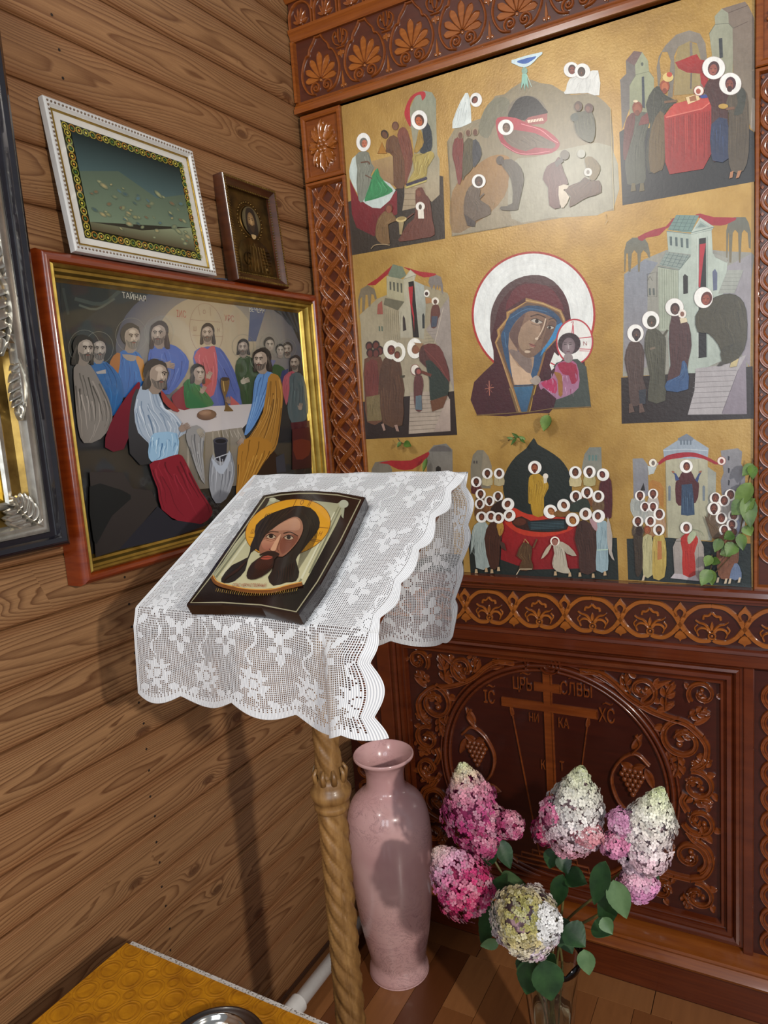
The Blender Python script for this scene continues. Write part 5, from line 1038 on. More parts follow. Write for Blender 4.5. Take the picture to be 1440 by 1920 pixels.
P.poly([(545, 1200), (580, 1120), (680, 1090), (800, 1090), (855, 1200), (860, 1460), (800, 1540), (520, 1510), (560, 1460)], '938c84', '857e7c'); P.poly([(520, 1510), (560, 1465), (770, 1480), (810, 1540)], 'a29ca0'); P.line([(560, 1200), (565, 1450)], 3, '6c6660'); P.line([(800, 1200), (800, 1460)], 3, '6c6660')
robe(P, [(640, 1090), (700, 1060), (780, 1090), (795, 1150), (760, 1260), (770, 1480), (645, 1475), (640, 1250), (620, 1140)], '9c2620', '6a1414', 6, 'bc483c', lw=5); P.poly([(690, 1100), (740, 1040), (780, 1070), (740, 1140), (700, 1170)], '9aa488', sm=2); head(P, 680, 1010, 38, '4c2a24', '7a4638', 60, hx=-2, hy=-4); P.line([(550, 1140), (630, 1140)], 6, '4a4a40'); P.line([(740, 1020), (820, 1040), (850, 1090)], 4, '6c7a60', sm=3)
robe(P, [(940, 880), (1020, 840), (1240, 850), (1260, 1000), (1190, 1080), (1000, 1080)], '8a8c8c', '5c6060', 7, 'b0b4b4', lw=4)
crowd2(P, [(1120, 680, '8c8e90'), (970, 712, '8c8478'), (1058, 738, '94908c')], 38, 58); crowd2(P, [(955, 815, '5a4838')], 40, 66); crowd2(P, [(1152, 885, '8088a0'), (1030, 910, '55483c')], 38, 58); crowd2(P, [(1135, 975, '7c7880'), (1060, 1030, '5c4234')], 36, 55)
robe(P, [(860, 880), (930, 960), (1000, 1010), (1010, 1100), (940, 1110), (900, 1000)], '55422f', '33261a', 5, '75603f', lw=4); robe(P, [(1010, 1090), (1130, 1060), (1195, 1150), (1200, 1330), (1120, 1500), (1060, 1520), (1000, 1480), (980, 1280)], '6f4632', '432a1e', 10, '916850', lw=4); robe(P, [(1160, 1360), (1210, 1390), (1230, 1510), (1110, 1510)], '5c6c88', '38445c', 4, lw=4); head(P, 1155, 1050, 34, '45241c', '5c3426', feat=False)
for x, y in ((250, 1480), (990, 1500), (1070, 1510), (1110, 1510), (1205, 1500)): P.poly([(x, y), (x+20, y), (x+10, y+50), (x-14, y+52)], 'b8a890')
done(P, 'painted scene of a veiled figure above a crowd')
# ================================================================== framed pictures on the pine wall
def wall_fn(O, V=(0, 0, 1)):
    O = Vector(O); U = Vector((0, 1, 0)); V = Vector(V).normalized(); N = U.cross(V)
    return (lambda u, v, w: O+U*u+V*v+N*w), N
M_REDWOOD = lacquer('cherry_frame', '6a230a', '9a4316', 0.25, 0.5)
def gold_mat(name, c1, c2, rough=0.32):
    t = NT(name); n = t.noise(25, 4, t.co((1, 1, 1)), 0.6); t.base(t.ramp(n, [(0.3, c1), (0.7, c2)])); t.set(Metallic=0.85, Roughness=rough); t.bump(t.noise(120, 3, t.co((1, 1, 1))), 0.08, 0.0006); return t.m
M_GOLDF = gold_mat('gold_leaf_frame', '8a6f2e', 'b79a4c'); M_SILV = gold_mat('silver_leaf', '9a958a', 'c9c5bb', 0.25); M_OLDG = gold_mat('antique_gold', '6d5428', 'a08344', 0.35)
M_PRINT = paint_mat('paper_print', 0.5, 0.05, 0.0, spec=0.3)
def glass_mat():
    t = NT('picture_glass'); t.t.nodes.remove(t.b); out = t.t.nodes['Material Output']
    tr = t.n('BsdfTransparent'); gl = t.n('BsdfGlossy', i_Roughness=0.04); lw = t.n('LayerWeight'); mx = t.n('MixShader')
    fac = t.math('MULTIPLY_ADD', t.math('POWER', lw.outputs['Facing'], 4.0), 0.35, 0.022); t.t.links.new(fac, mx.inputs[0]); t.t.links.new(tr.outputs[0], mx.inputs[1]); t.t.links.new(gl.outputs[0], mx.inputs[2]); t.t.links.new(mx.outputs[0], out.inputs[0]); return t.m
M_GLASS = glass_mat()
# ---- big supper print in a red wood and gold frame
fn, N = wall_fn((0.001, -0.862, 1.247)); W, H = 0.832, 0.585
big = empty('framed_print', (0.02, -0.446, 1.247), 'large print of a supper scene in cherry-red wood frame with gold liner', 'picture')
c = Carve(fn); c.mould(0, 0, W, H, [(0, 0), (0, 0.034), (0.004, 0.042), (0.011, 0.046), (0.017, 0.044), (0.0205, 0.038), (0.022, 0.034), (0.022, 0)]); c.build('wooden_frame', M_REDWOOD, big, auto=35)
c = Carve(fn); c.mould(0, 0, W, H, [(0.0205, 0), (0.0205, 0.040), (0.024, 0.043), (0.0275, 0.040), (0.0285, 0.034), (0.033, 0.032), (0.0355, 0.026), (0.0365, 0.021), (0.041, 0.019), (0.044, 0.013), (0.047, 0.0105), (0.048, 0.005)]); c.build('gold_liner', M_GOLDF, big, auto=35)
c = Carve(fn); c.slab(0.01, 0.01, W-0.01, H-0.01, 0.0, 0.0085); c.build('backing', plain('print_backing', '23282a', 0.5, var=0.05), big)
c = Carve(fn); c.slab(0.041, 0.041, W-0.041, H-0.041, 0.0172, 0.0182); c.build('glass_pane', M_GLASS, big)
def bhead(P, x, y, r, turn=0.0, hair='26201e', skin='a68f7c', beard=None, long=0.0, tilt=0, shade='5c4c44', bald=False, halo=None):
    if halo: P.ring(x, y-r*.1, halo, 2.2, '8a8c80', ry=halo*1.1, n=32)
    fx = x+turn*.14*r; t = turn*.26*r; skin = mixc(skin, 'd8c8b6', .34); shade = mixc(shade, 'a89484', .22)
    P.ell(x-turn*.24*r, y-r*.20, r*.86, r*1.04, hair, tilt)
    P.poly([(fx-r*.42-t*.5, y+r*.5), (fx+r*.42-t*.5, y+r*.5), (fx+r*.55-t*1.1, y+r*1.22), (fx+r*.22-t*1.2, y+r*1.55), (fx-r*.22-t*1.2, y+r*1.55), (fx-r*.55-t*1.1, y+r*1.22)], mixc(skin, shade, .7))
    if long:
        for s in (-1, 1):
            k = 1.0-.35*s*turn
            P.poly([(fx+s*r*.55, y-r*.55), (fx+s*r*.84, y-r*.1), (fx+s*r*.92*k, y+r*.6), (fx+s*r*1.0*k, y+r*(.95+long)), (fx+s*r*.52*k, y+r*(.85+long)), (fx+s*r*.56, y+r*.5)], hair, sm=2)
            for q in range(3): P.line([(fx+s*r*(.62+.08*q), y-r*.3), (fx+s*r*(.74+.05*q)*k, y+r*.5), (fx+s*r*(.7+.1*q)*k, y+r*(.8+long))], r*.035, mixc(hair, skin, .25), sm=3, w2=r*.01)
    P.ell(fx, y+r*.06, r*.70, r*1.0, skin, tilt, mixc(skin, shade, .5))
    P.poly([(fx+.02*r, y-.6*r), (fx+.52*r, y-.35*r), (fx+.62*r, y+.3*r), (fx+.3*r, y+.88*r), (fx+.14*r, y+.4*r)] if turn <= 0 else [(fx-.02*r, y-.6*r), (fx-.52*r, y-.35*r), (fx-.62*r, y+.3*r), (fx-.3*r, y+.88*r), (fx-.14*r, y+.4*r)], mixc(skin, shade, .55), sm=2)
    P.ell(fx+t*.4-.05*r, y-.42*r, r*.30, r*.20, mixc(skin, 'd8ccbc', .14), 0, skin)
    if not bald: P.poly([(fx-r*.74, y-.02*r), (fx-r*.72, y-.7*r), (fx-r*.1, y-1.12*r), (fx+r*.6, y-.85*r), (fx+r*.74, y-.05*r), (fx+r*.58, y-.52*r), (fx+.08*r, y-.80*r), (fx-r*.56, y-.5*r)], hair, sm=2)
    d = '1c1412'
    if beard:
        bc = mixc(beard, skin, .18)
        P.poly([(fx-.60*r, y+.30*r), (fx-.34*r+t*.4, y+.52*r), (fx+t, y+.44*r), (fx+.34*r+t*.4, y+.52*r), (fx+.60*r, y+.26*r), (fx+.46*r+t*.4, y+.95*r), (fx+t*.7, y+1.22*r), (fx-.44*r+t*.4, y+.95*r)], bc, sm=2)
        for q in range(7): u = -.4+q*.13; P.line([(fx+u*r+t*.4, y+.6*r), (fx+u*.8*r+t*.6, y+1.05*r)], r*.04, mixc(beard, skin, .45) if q % 2 else beard, w2=r*.015)
    for s in (-1, 1):
        if abs(turn) > .8 and s*turn < 0: continue
        ex = fx+t+s*.30*r*(1-.25*abs(turn)); P.ell(ex, y+.0*r, .20*r, .13*r, mixc(skin, shade, .6)); P.line([(ex-.19*r, y-.13*r), (ex, y-.20*r), (ex+.19*r, y-.12*r)], r*.075, d, sm=3); P.ell(ex, y+.01*r, .13*r, .062*r, 'b4a898'); P.ell(ex+.03*r*turn, y+.01*r, .06*r, .07*r, d); P.line([(ex-.15*r, y-.02*r), (ex, y-.07*r), (ex+.15*r, y-.01*r)], r*.04, d, sm=3)
    P.line([(fx+t*.9, y-.05*r), (fx+t*1.2+.04*r*turn, y+.28*r), (fx+t*1.1, y+.34*r)], r*.10, mixc(skin, 'd8ccbc', .4), sm=3); P.line([(fx+t*1.1-.1*r, y+.37*r), (fx+t*1.1+.12*r, y+.37*r)], r*.05, mixc(shade, '2a1a14', .5))
    if beard: P.line([(fx+t-.30*r, y+.62*r), (fx+t, y+.47*r), (fx+t+.30*r, y+.62*r)], r*.10, beard, sm=3, w2=r*.05)
    P.line([(fx+t-.15*r, y+.60*r), (fx+t+.15*r, y+.60*r)], r*.075, '7c4a40')
def hand(P, x, y, s, ang, col='a08c7a', dk='57463c'):
    a = math.radians(ang); ca, sa = math.cos(a), math.sin(a); T = lambda u, v: (x+s*(u*ca-v*sa), y+s*(u*sa+v*ca))
    P.poly([T(-.6, -.4), T(.2, -.45), T(.3, .4), T(-.6, .35)], col, sm=2)
    for k in range(4): P.line([T(.1, -.36+.22*k), T(.65, -.38+.24*k), T(1.05-.06*abs(k-1.4), -.34+.24*k)], s*.2, col, sm=3, w2=s*.13); P.line([T(.15, -.26+.22*k), T(.95, -.24+.24*k)], s*.035, dk)
    P.line([T(-.2, -.4), T(.25, -.75)], s*.2, col, w2=s*.14)
P = PB(fn(0, 0, 0.0093), N); Z1 = (100, 520, 5.143); Z2 = (340, 540, 5.143); Z3 = (120, 780, 5.143); Z4 = (340, 780, 5.143)
P.o = (0, 0, 1)
P.poly([(112, 515), (575, 570), (612, 990), (165, 1060)], '262b2e', '22201f')
P.poly([(115, 520), (300, 545), (300, 800), (140, 800)], '2d3434', '272a2c'); P.poly([(440, 560), (575, 575), (585, 700), (430, 700)], '46506a', '2c3340')
P.ell(392, 650, 175, 130, 'c4b596', 0, '4a5160', n=40); P.ell(385, 650, 95, 95, 'b7a88c', 0, 'a4977e', n=40)
P.poly([(112, 515), (225, 530), (210, 560), (160, 600), (135, 640)], '252b29', sm=2); P.line([(140, 560), (190, 570), (225, 545)], 7, '3c443f', sm=3); P.line([(148, 572), (180, 580), (215, 560)], 4, '4c544c', sm=3); P.line([(118, 540), (128, 590)], 5, '363d3a')
P.poly([(505, 575), (575, 580), (582, 680), (560, 640), (540, 600)], '242a2e', sm=2); [P.line([(520+i*10, 580+i*2), (545+i*6, 610+i*6)], 3, '3c444a') for i in range(4)]; P.poly([(470, 570), (500, 575), (480, 640), (465, 640)], '565e78')
P.text('ТАЙНАЯ', 229, 558, 11, 'c4c2b4', (0.985, 0.17), (0.1, 0.99), 0.74); P.text('ВЕЧЕРЯ', 467, 584, 10, 'c4c2b4', (0.992, 0.12), (0.1, 0.99), 0.56)
P.text('ІИС', 331, 594, 13, 'a05c50', (0.99, .1), (0.08, 1), 0.55); P.text('ХРС', 421, 602, 12, 'a05c50', (0.99, .1), (0.08, 1), 0.55)
P.o = Z2
# back row, centre and right
P.ring(240, 400, 160, 3, '8c6c5c', ry=252, rot=-6, n=44); P.line([(85, 305), (375, 330)], 3, '8c6c5c'); P.line([(105, 455), (395, 470)], 3, '8c6c5c'); P.line([(160, 180), (180, 265)], 3, '8c6c5c'); P.line([(275, 180), (282, 270)], 3, '8c6c5c'); P.text('О', 205, 250, 40, '8c6c5c', sx=.7); P.text('Ш', 112, 415, 44, '8c6c5c', sx=.6); P.text('Н', 345, 425, 40, '8c6c5c', sx=.6)
robe(P, [(110, 680), (170, 580), (330, 565), (410, 620), (500, 780), (560, 950), (580, 1120), (520, 1160), (250, 1150), (180, 1000)], '4a5c9c', '26305c', 8, '6c80bc', lw=7)
robe(P, [(120, 670), (190, 570), (250, 590), (320, 560), (350, 800), (310, 1030), (220, 1030), (180, 800)], 'b0525c', '6a2430', 6, 'd0808a', lw=7); P.poly([(470, 1040), (560, 1120), (540, 1165), (470, 1130)], 'b25a56')
bhead(P, 250, 430, 76, -.15, '2e2a2c', 'a89888', '3c3433', long=.55, shade='6a5c54'); hand(P, 262, 850, 46, -65, 'ab988a'); P.poly([(200, 900), (250, 870), (290, 900), (220, 960)], 'a9443f')
robe(P, [(530, 700), (590, 655), (650, 660), (730, 760), (730, 1130), (590, 1130), (560, 980), (515, 820)], '24401f', '121f10', 6, '3c5c34', lw=7); bhead(P, 590, 570, 66, -.2, '28282a', '9a9088', '35302e', long=.2, shade='4c4644', halo=105); hand(P, 600, 900, 52, -20, 'a39c8c')
for x, y, r, t, hr, sk in ((1015, 590, 56, -.2, '3c3a38', '8f8a80'), (945, 600, 50, .1, '1e1e20', '96928a'), (840, 545, 60, .15, '3a3632', 'a09a8c')): bhead(P, x, y, r, t, hr, sk, '2c2828' if x > 1000 else None, shade='4a4644', halo=r*1.5)
P.poly([(860, 760), (920, 740), (1000, 800), (960, 900), (880, 880)], '2c4c24', sm=2); P.poly([(960, 800), (1020, 780), (1000, 900), (930, 930)], '24305c'); P.poly([(845, 690), (900, 700), (870, 760)], '6a6c90')
bhead(P, 1085, 720, 60, -.5, '2a2a2c', '8f867c', '30302e', long=.7, shade='45403c'); robe(P, [(980, 850), (1060, 800), (1090, 860), (1040, 1000), (1000, 1130), (960, 980)], 'a4525e', '6c2c38', 4, lw=6)
robe(P, [(1030, 860), (1090, 815), (1170, 860), (1205, 1100), (1190, 1270), (1050, 1300), (1010, 1150), (1030, 980)], '4c5c60', '2a3438', 7, '6c7c7c', lw=6); hand(P, 1135, 1150, 40, -80, '8f8478'); P.poly([(1040, 1300), (1220, 1280), (1235, 1460), (1050, 1460)], '4a1c26', '3a1418')
P.poly([(930, 900), (1000, 1150), (1040, 1320), (1050, 1460), (880, 1460), (940, 1150)], '17171a', sm=2)
P.o = Z1
# back row, left
robe(P, [(610, 740), (690, 700), (770, 710), (840, 780), (870, 1000), (830, 1110), (600, 1160), (580, 900)], '2460a0', '12386a', 6, '3f80c0', lw=8); P.poly([(520, 860), (560, 760), (630, 735), (605, 950), (540, 960)], '96602c', sm=2); P.poly([(770, 760), (850, 800), (870, 980), (840, 1000), (810, 880)], 'b07a34', sm=2)
bhead(P, 735, 570, 105, .55, '3a3a38', 'a39888', '54524c', shade='4a443e', halo=150); P.poly([(645, 745), (780, 760), (760, 810), (690, 800)], '8f8478', sm=2)
robe(P, [(900, 740), (940, 670), (1020, 650), (1120, 650), (1210, 700), (1290, 810), (1250, 960), (1100, 1130), (960, 1080), (900, 900)], '4660a4', '24346c', 6, '6c84c0', lw=8); bhead(P, 1000, 540, 98, -.35, '3a302c', '9a8c80', '4a423e', long=.6, tilt=8, shade='544a44', halo=140); hand(P, 1090, 850, 60, 10, '9a8674')
robe(P, [(330, 860), (400, 815), (490, 820), (610, 940), (660, 1110), (610, 1270), (520, 1350), (400, 1200)], '1c5890', '0e3058', 6, '2f78b4', lw=8); bhead(P, 415, 690, 95, .25, '26262a', '8f8c88', '3c3a3c', shade='454446', halo=140); P.poly([(385, 915), (480, 890), (485, 930), (400, 935)], '9c9894')
# table
P.o = Z2
P.poly([(-200, 1180), (100, 1150), (300, 1140), (660, 1120), (720, 1200), (560, 1360), (200, 1400), (-120, 1420)], 'b9b4b4', 'c2bfc2'); P.poly([(-100, 1420), (200, 1395), (560, 1345), (600, 1460), (560, 1900), (-40, 1960)], '8a8478', '6c665c')
[P.line([(-40+i*80, 1415-i*9), (-60+i*85+(i % 3)*20, 1850)], 12, ['75705f', '9c968a', '66604f'][i % 3], w2=24) for i in range(8)]; [P.line([(330+i*38, 1375), (345+i*42, 1440)], 5, 'b8b2a8') for i in range(6)]
P.ell(220, 1245, 100, 12, '7a7880'); P.ell(220, 1225, 96, 52, '8a6a54', -4, '5f4636'); P.ell(205, 1205, 60, 26, 'a8876c', -4, '8a6a54')
P.poly([(358, 875), (440, 875), (430, 980), (405, 1040), (412, 1110), (470, 1175), (470, 1190), (390, 1190), (395, 1170), (400, 1110), (385, 1040), (365, 980)], '6a5024', sm=2); P.ell(399, 880, 42, 18, '35260f'); P.line([(380, 900), (392, 1000)], 8, 'b89a58'); hand(P, 432, 1090, 40, -110, '8a7160')
# young figure leaning
P.poly([(-70, 1000), (20, 930), (60, 1000), (60, 1165), (-60, 1165), (-120, 1060)], '7c2230', sm=2); robe(P, [(0, 920), (80, 880), (170, 960), (270, 1080), (270, 1140), (60, 1165), (10, 1120)], '236638', '123a20', 6, '3f8c54', lw=7)
bhead(P, 140, 820, 74, .55, '1c1a1c', 'a89c92', None, long=.45, tilt=-12, shade='5c4c48'); hand(P, 180, 990, 46, -60, 'a08c80')
# man at the right, front
robe(P, [(680, 900), (740, 815), (830, 810), (890, 880), (810, 1050), (720, 1250), (640, 1380), (580, 1420), (620, 1260), (660, 1100)], '5c88c0', '2c4c80', 7, '8cb4dc', lw=8)
robe(P, [(810, 870), (870, 830), (930, 880), (955, 1050), (930, 1300), (900, 1500), (840, 1600), (700, 1700), (560, 1900), (520, 1700), (540, 1560), (640, 1420), (760, 1200)], 'a0722c', '5a3c12', 10, 'c89a50', lw=9)
bhead(P, 745, 690, 92, -.75, '26211e', 'a39486', '2c2624', long=.35, shade='5c4e44', halo=110)
P.o = Z4
robe(P, [(520, 300), (640, 200), (800, 230), (850, 320), (760, 480), (690, 600), (600, 720), (500, 820), (510, 560)], 'a5742c', '553810', 9, 'c89a48', lw=9); P.poly([(700, 560), (860, 340), (900, 460), (860, 640), (640, 700)], '2a1a10', sm=2); hand(P, 545, 240, 46, 130, '9c8c80')
P.poly([(1040, 130), (1200, 110), (1220, 230), (1230, 500), (1040, 520)], '481a1c', '301414'); P.poly([(1050, 240), (1210, 240), (1200, 380), (1080, 420)], '5c2418', sm=2); P.poly([(880, 400), (960, 360), (980, 540), (890, 550)], '33343c')
# jug wrapped in a white cloth
P.poly([(280, 240), (410, 240), (405, 360), (385, 440), (310, 430), (290, 350)], '282a34'); P.ell(347, 240, 70, 34, '3c3e4a'); P.ell(347, 244, 54, 22, '1a1b22')
robe(P, [(270, 370), (310, 430), (380, 440), (430, 330), (480, 480), (470, 640), (400, 800), (300, 840), (240, 700), (240, 500)], '8f949c', '5a5e68', 8, 'c0c6d0', lw=9); P.poly([(255, 400), (320, 470), (370, 470), (430, 340), (440, 420), (370, 560), (300, 520)], 'aab4c2', sm=2)
# man in white, front left
P.o = Z1
robe(P, [(160, 880), (230, 830), (320, 850), (410, 1000), (500, 1180), (535, 1340), (510, 1440), (420, 1560), (260, 1600), (200, 1440), (170, 1100)], '77726c', '35342f', 9, 'a8a098', lw=12); bhead(P, 262, 690, 108, .75, '34332f', '8c8880', '3c3b38', long=.5, shade='3c3c3a', halo=150)
P.poly([(800, 1020), (740, 1060), (600, 1250), (500, 1440), (460, 1640), (640, 1660), (760, 1300)], '701c2a', '591624', sm=2); P.poly([(760, 1080), (700, 1300), (700, 1700), (900, 1800), (860, 1200)], '3c3c40', '2a2a2c', sm=2)
robe(P, [(800, 1060), (870, 1050), (960, 1090), (1040, 1270), (1120, 1310), (1200, 1400), (1240, 1500), (1160, 1560), (1160, 1700), (1040, 1790), (900, 1760), (880, 1600), (780, 1500), (740, 1280)], '9aa8b8', '566e88', 12, 'd2dce4', lw=12); P.poly([(1000, 1090), (1060, 1160), (1180, 1290), (1120, 1290), (1020, 1200)], '8c3a34', sm=2)
bhead(P, 960, 940, 122, .85, '44403c', 'a39486', '4a4644', long=.25, shade='55483f', halo=130)
P.o = Z3
robe(P, [(800, 200), (870, 160), (1050, 170), (1065, 330), (1030, 400), (900, 430), (800, 440), (770, 350)], '8cb0cc', '3c6690', 9, 'c8e0ee', lw=11); robe(P, [(1150, 130), (1240, 90), (1310, 140), (1320, 190), (1300, 380), (1320, 660), (1240, 520), (1180, 340), (1140, 230)], '8c8c8c', '55585c', 7, 'b4b8bc', lw=10)
hand(P, 1110, 120, 66, -30, '8f7c70'); hand(P, 1270, 160, 56, 55, '9a9488')
robe(P, [(780, 470), (900, 420), (1060, 370), (1120, 420), (1190, 560), (1280, 730), (1380, 880), (1380, 960), (1280, 1040), (1100, 1030), (900, 900), (860, 700)], '7c1c2a', '4c0f1a', 9, '9c3040', lw=13)
P.poly([(200, 540), (520, 545), (620, 700), (800, 720), (860, 860), (640, 1120), (480, 1290), (260, 1360)], '332e2c', '2a2625'); P.poly([(200, 680), (430, 690), (560, 740), (600, 800), (420, 960), (300, 1180), (240, 1200)], '1a1c1c', sm=2); P.poly([(860, 870), (1000, 1000), (1340, 1050), (1000, 1170), (480, 1290)], '23242c', sm=0)
P.build('print', M_PRINT, big, 'supper scene with men in coloured robes around a white table')
# ---- small white-framed print leaning on top of it
Vw = (-0.033, 0, 0.265); fn, N = wall_fn((0.050, -0.792, 1.835), Vw); W, H = 0.365, 0.266
wf = empty('white_framed_print', (0.04, -0.61, 1.835), 'small dark print in a white beaded frame with ornate green and gold border', 'picture')
M_WHF = plain('white_frame_paint', 'c9c9c6', 0.35, var=0.03, coat=0.2); M_MAT = plain('white_mat_card', 'd2d0c8', 0.7, var=0.02); M_BEAD = plain('bead_gaps', '6e5c4c', 0.6, var=0.2, vs=300)
c = Carve(fn); c.mould(0, 0, W, H, [(0, -0.014), (0, -0.002), (0.003, 0.0), (0.010, -0.001), (0.013, -0.005), (0.0145, -0.006), (0.0145, -0.012)]); c.build('frame', M_WHF, wf, auto=40)
c = Carve(fn); c.mould(0, 0, W, H, [(0.0145, -0.006), (0.0155, -0.0045), (0.0170, -0.0045), (0.018, -0.008)]); c.build('gold_slip', M_GOLDF, wf)
b = Carve(lambda u, v, w: fn(u, v, w-0.0006))
for k in range(46):
    for v in (0.007, H-0.007): b.boss(0.007+(W-0.014)*k/45, v, 0.0022, 0.0022, 6)
for k in range(1, 33):
    for u in (0.007, W-0.007): b.boss(u, 0.007+(H-0.014)*k/33, 0.0022, 0.0022, 6)
bo = b.build('bead_trim', M_BEAD, wf)
c = Carve(fn); c.slab(0.004, 0.004, W-0.004, H-0.004, -0.0135, -0.0085); c.build('mat_board', M_MAT, wf)
P = PB(fn(0, 0, -0.0083), N); qx = lambda u, v: fn(u, v, 0)
class UV:                       # paint directly in frame coordinates (millimetres) instead of photo pixels
    def __init__(s, P, fn, w): s.P = P; s.fn = fn; s.w = w
def uv_paint(fn, w, N):
    P = Paint(fn(0, 0, w), N); P.at = lambda x, y: fn(x/1000, y/1000, w); return P
P = uv_paint(fn, -0.0083, N); a, b_, u1, v1 = 33, 30, 332, 236
P.poly([(a, b_), (u1, b_), (u1, v1), (a, v1)], '232c18'); rr = random.Random(5)
def scrollrow(x0, y0, x1, y1, n):
    for k in range(n):
        t = (k+.5)/n; x, y = x0+(x1-x0)*t, y0+(y1-y0)*t; cl = ['a89a3c', 'a8742c', 'b0a850', '7c8a34'][k % 4]
        P.ring(x, y, 6.0, 1.7, cl, n=14); P.ell(x, y, 2.4, 2.4, ['c9b84c', '3c6a3a', 'c08a3c'][k % 3], n=8); P.ring(x+(x1-x0)/n*.5, y+(y1-y0)/n*.5, 2.6, 1.1, '8f8a3c', n=10)
scrollrow(a, v1-8, u1, v1-8, 20); scrollrow(a, b_+8, u1, b_+8, 20); scrollrow(a+8, b_+14, a+8, v1-14, 13); scrollrow(u1-8, b_+14, u1-8, v1-14, 13)
P.poly([(a+16, b_+16), (u1-16, b_+16), (u1-16, v1-16), (a+16, v1-16)], '2e2c22', '0f1a1a')
# plain colour fields in the print's own tones
P.poly([(a+16, 150), (a+110, 172), (u1-100, 140), (u1-16, 165), (u1-16, v1-16), (a+16, v1-16)], '4a6060', '182422'); P.poly([(a+16, 60), (u1-16, 96), (u1-16, 165), (u1-100, 140), (a+110, 172), (a+16, 150)], '6a7a64', '4c5a4c', sm=0); P.poly([(a+16, b_+16), (u1-16, b_+16), (u1-16, 96), (a+140, 66), (a+16, 60)], '4a402c', '8a9476')
for k in range(60):
    x = rr.uniform(a+24, u1-24); y = rr.uniform(b_+26, 150); w_ = rr.uniform(4, 11); P.ell(x, y, w_, w_*.5, rr.choice(['8c8a60', '9c9a70', '4c6a78', 'a8986a', '7c5c40', '3c545c', '7c8060']), rr.uniform(-30, 30), '566352', n=10)
P.build('print', M_PRINT, wf, 'dark green print with muted colours')
c = Carve(fn); c.slab(0.017, 0.017, W-0.017, H-0.017, -0.0062, -0.0055); c.build('glass_pane', M_GLASS, wf)
# ---- small metal-covered icon in a brown frame
fn, N = wall_fn((0.046, -0.352, 1.836), (-0.017, 0, 0.237)); W, H = 0.196, 0.237
sm = empty('small_framed_icon', (0.03, -0.254, 1.836), 'small bronze-covered icon in a brown frame with gilt rope edging', 'icon')
M_BRN = lacquer('walnut_frame', '33180c', '562c14', 0.3, 0.4)
c = Carve(fn); c.mould(0, 0, W, H, [(0, -0.030), (0, -0.004), (0.002, 0.0), (0.008, 0.0), (0.010, -0.003), (0.018, -0.008), (0.021, -0.012), (0.021, -0.02)]); c.build('frame', M_BRN, sm, auto=35)
for ins, r in ((0.005, 0.0032), (0.0215, 0.0022)):
    b = Carve(lambda u, v, w: fn(u, v, w-(0.001 if ins < .01 else 0.0095)))
    n1, n2 = int((W-2*ins)/0.0062), int((H-2*ins)/0.0062)
    for k in range(n1+1):
        for v in (ins, H-ins): b.boss(ins+(W-2*ins)*k/n1, v, r, r, 6)
    for k in range(1, n2):
        for u in (ins, W-ins): b.boss(u, ins+(H-2*ins)*k/n2, r, r, 6)
    b.build('rope_edging', M_OLDG, sm)
M_BRZ = gold_mat('bronze_relief', '3a2a14', '6d5226', 0.38)
c = Carve(fn); c.slab(0.018, 0.018, W-0.018, H-0.018, -0.026, -0.018); c.build('backing', M_BRZ, sm)
rel = Carve(lambda u, v, w: fn(u, v, w-0.018)); cu, cv = W*.5, H*.63
rel.pad([(cu-0.060, 0.024), (cu+0.060, 0.024), (cu+0.060, 0.075), (cu+0.045, 0.098), (cu+0.016, 0.112), (cu-0.016, 0.112), (cu-0.045, 0.098), (cu-0.060, 0.075)], 0.004, 0.003, dome=0.002)
rel.ribbon([p[:] for p in arc(cu, cv, 0.036, 0, 354, 40)], 0.006, 0.003, closed=True)
for k in range(30): t = 2*PI*k/30; rel.boss(cu+0.044*math.cos(t), cv+0.044*math.sin(t), 0.0036, 0.003, 6)
for k in range(7): rel.ribbon([(cu-0.042+0.014*k, 0.03), (cu-0.03+0.010*k, 0.09)], 0.003, 0.0075)
for k in range(5): rel.ribbon([(cu+0.02, 0.05+0.008*k), (cu+0.052, 0.05+0.008*k)], 0.0025, 0.0075)
rel.leaf((cu-0.004, 0.102), (cu-0.012, 0.056), 0.012, 0.009); rel.ribbon([p[:] for p in spiral(cu-0.034, 0.055, 0.018, 0.006, 60, 420, 24)], 0.003, 0.008); rel.boss(cu+0.036, 0.04, 0.008, 0.009)
rel.build('metal_relief', M_BRZ, sm, auto=60)
P = uv_paint(fn, -0.0135, N); c1, c2 = cu*1000, cv*1000
P.ell(c1, c2, 33, 33, '6c6450', 0, '55492f', n=30); P.poly([(c1-20, c2+6), (c1-14, c2+26), (c1, c2+31), (c1+14, c2+26), (c1+20, c2+6), (c1+22, c2-24), (c1+10, c2-34), (c1-10, c2-34), (c1-20, c2-22)], '2a2018', sm=2); P.ell(c1-1, c2, 13, 20, 'a8875c', 0, '6a5034'); P.poly([(c1-11, c2-6), (c1-4, c2-10), (c1+4, c2-10), (c1+10, c2-6), (c1+7, c2-22), (c1, c2-27), (c1-8, c2-20)], '3c2c1e', sm=2); P.poly([(c1-14, c2+8), (c1-6, c2+20), (c1+5, c2+20), (c1+13, c2+8), (c1+12, c2+22), (c1, c2+28), (c1-12, c2+22)], '2a2018', sm=2)
for s in (-1, 1): P.line([(c1-1+s*5-3, c2+3), (c1-1+s*5+3, c2+3)], 1.6, '20140e'); P.line([(c1-1+s*5-3.5, c2+6.5), (c1-1+s*5+3.5, c2+6.5)], 1.2, '2c1c12')
P.line([(c1-1, c2+4), (c1-1, c2-6)], 1.6, 'c8a878'); P.poly([(c1-8, c2-32), (c1+10, c2-32), (c1+6, c2-40), (c1-4, c2-42)], 'b09468', sm=2)
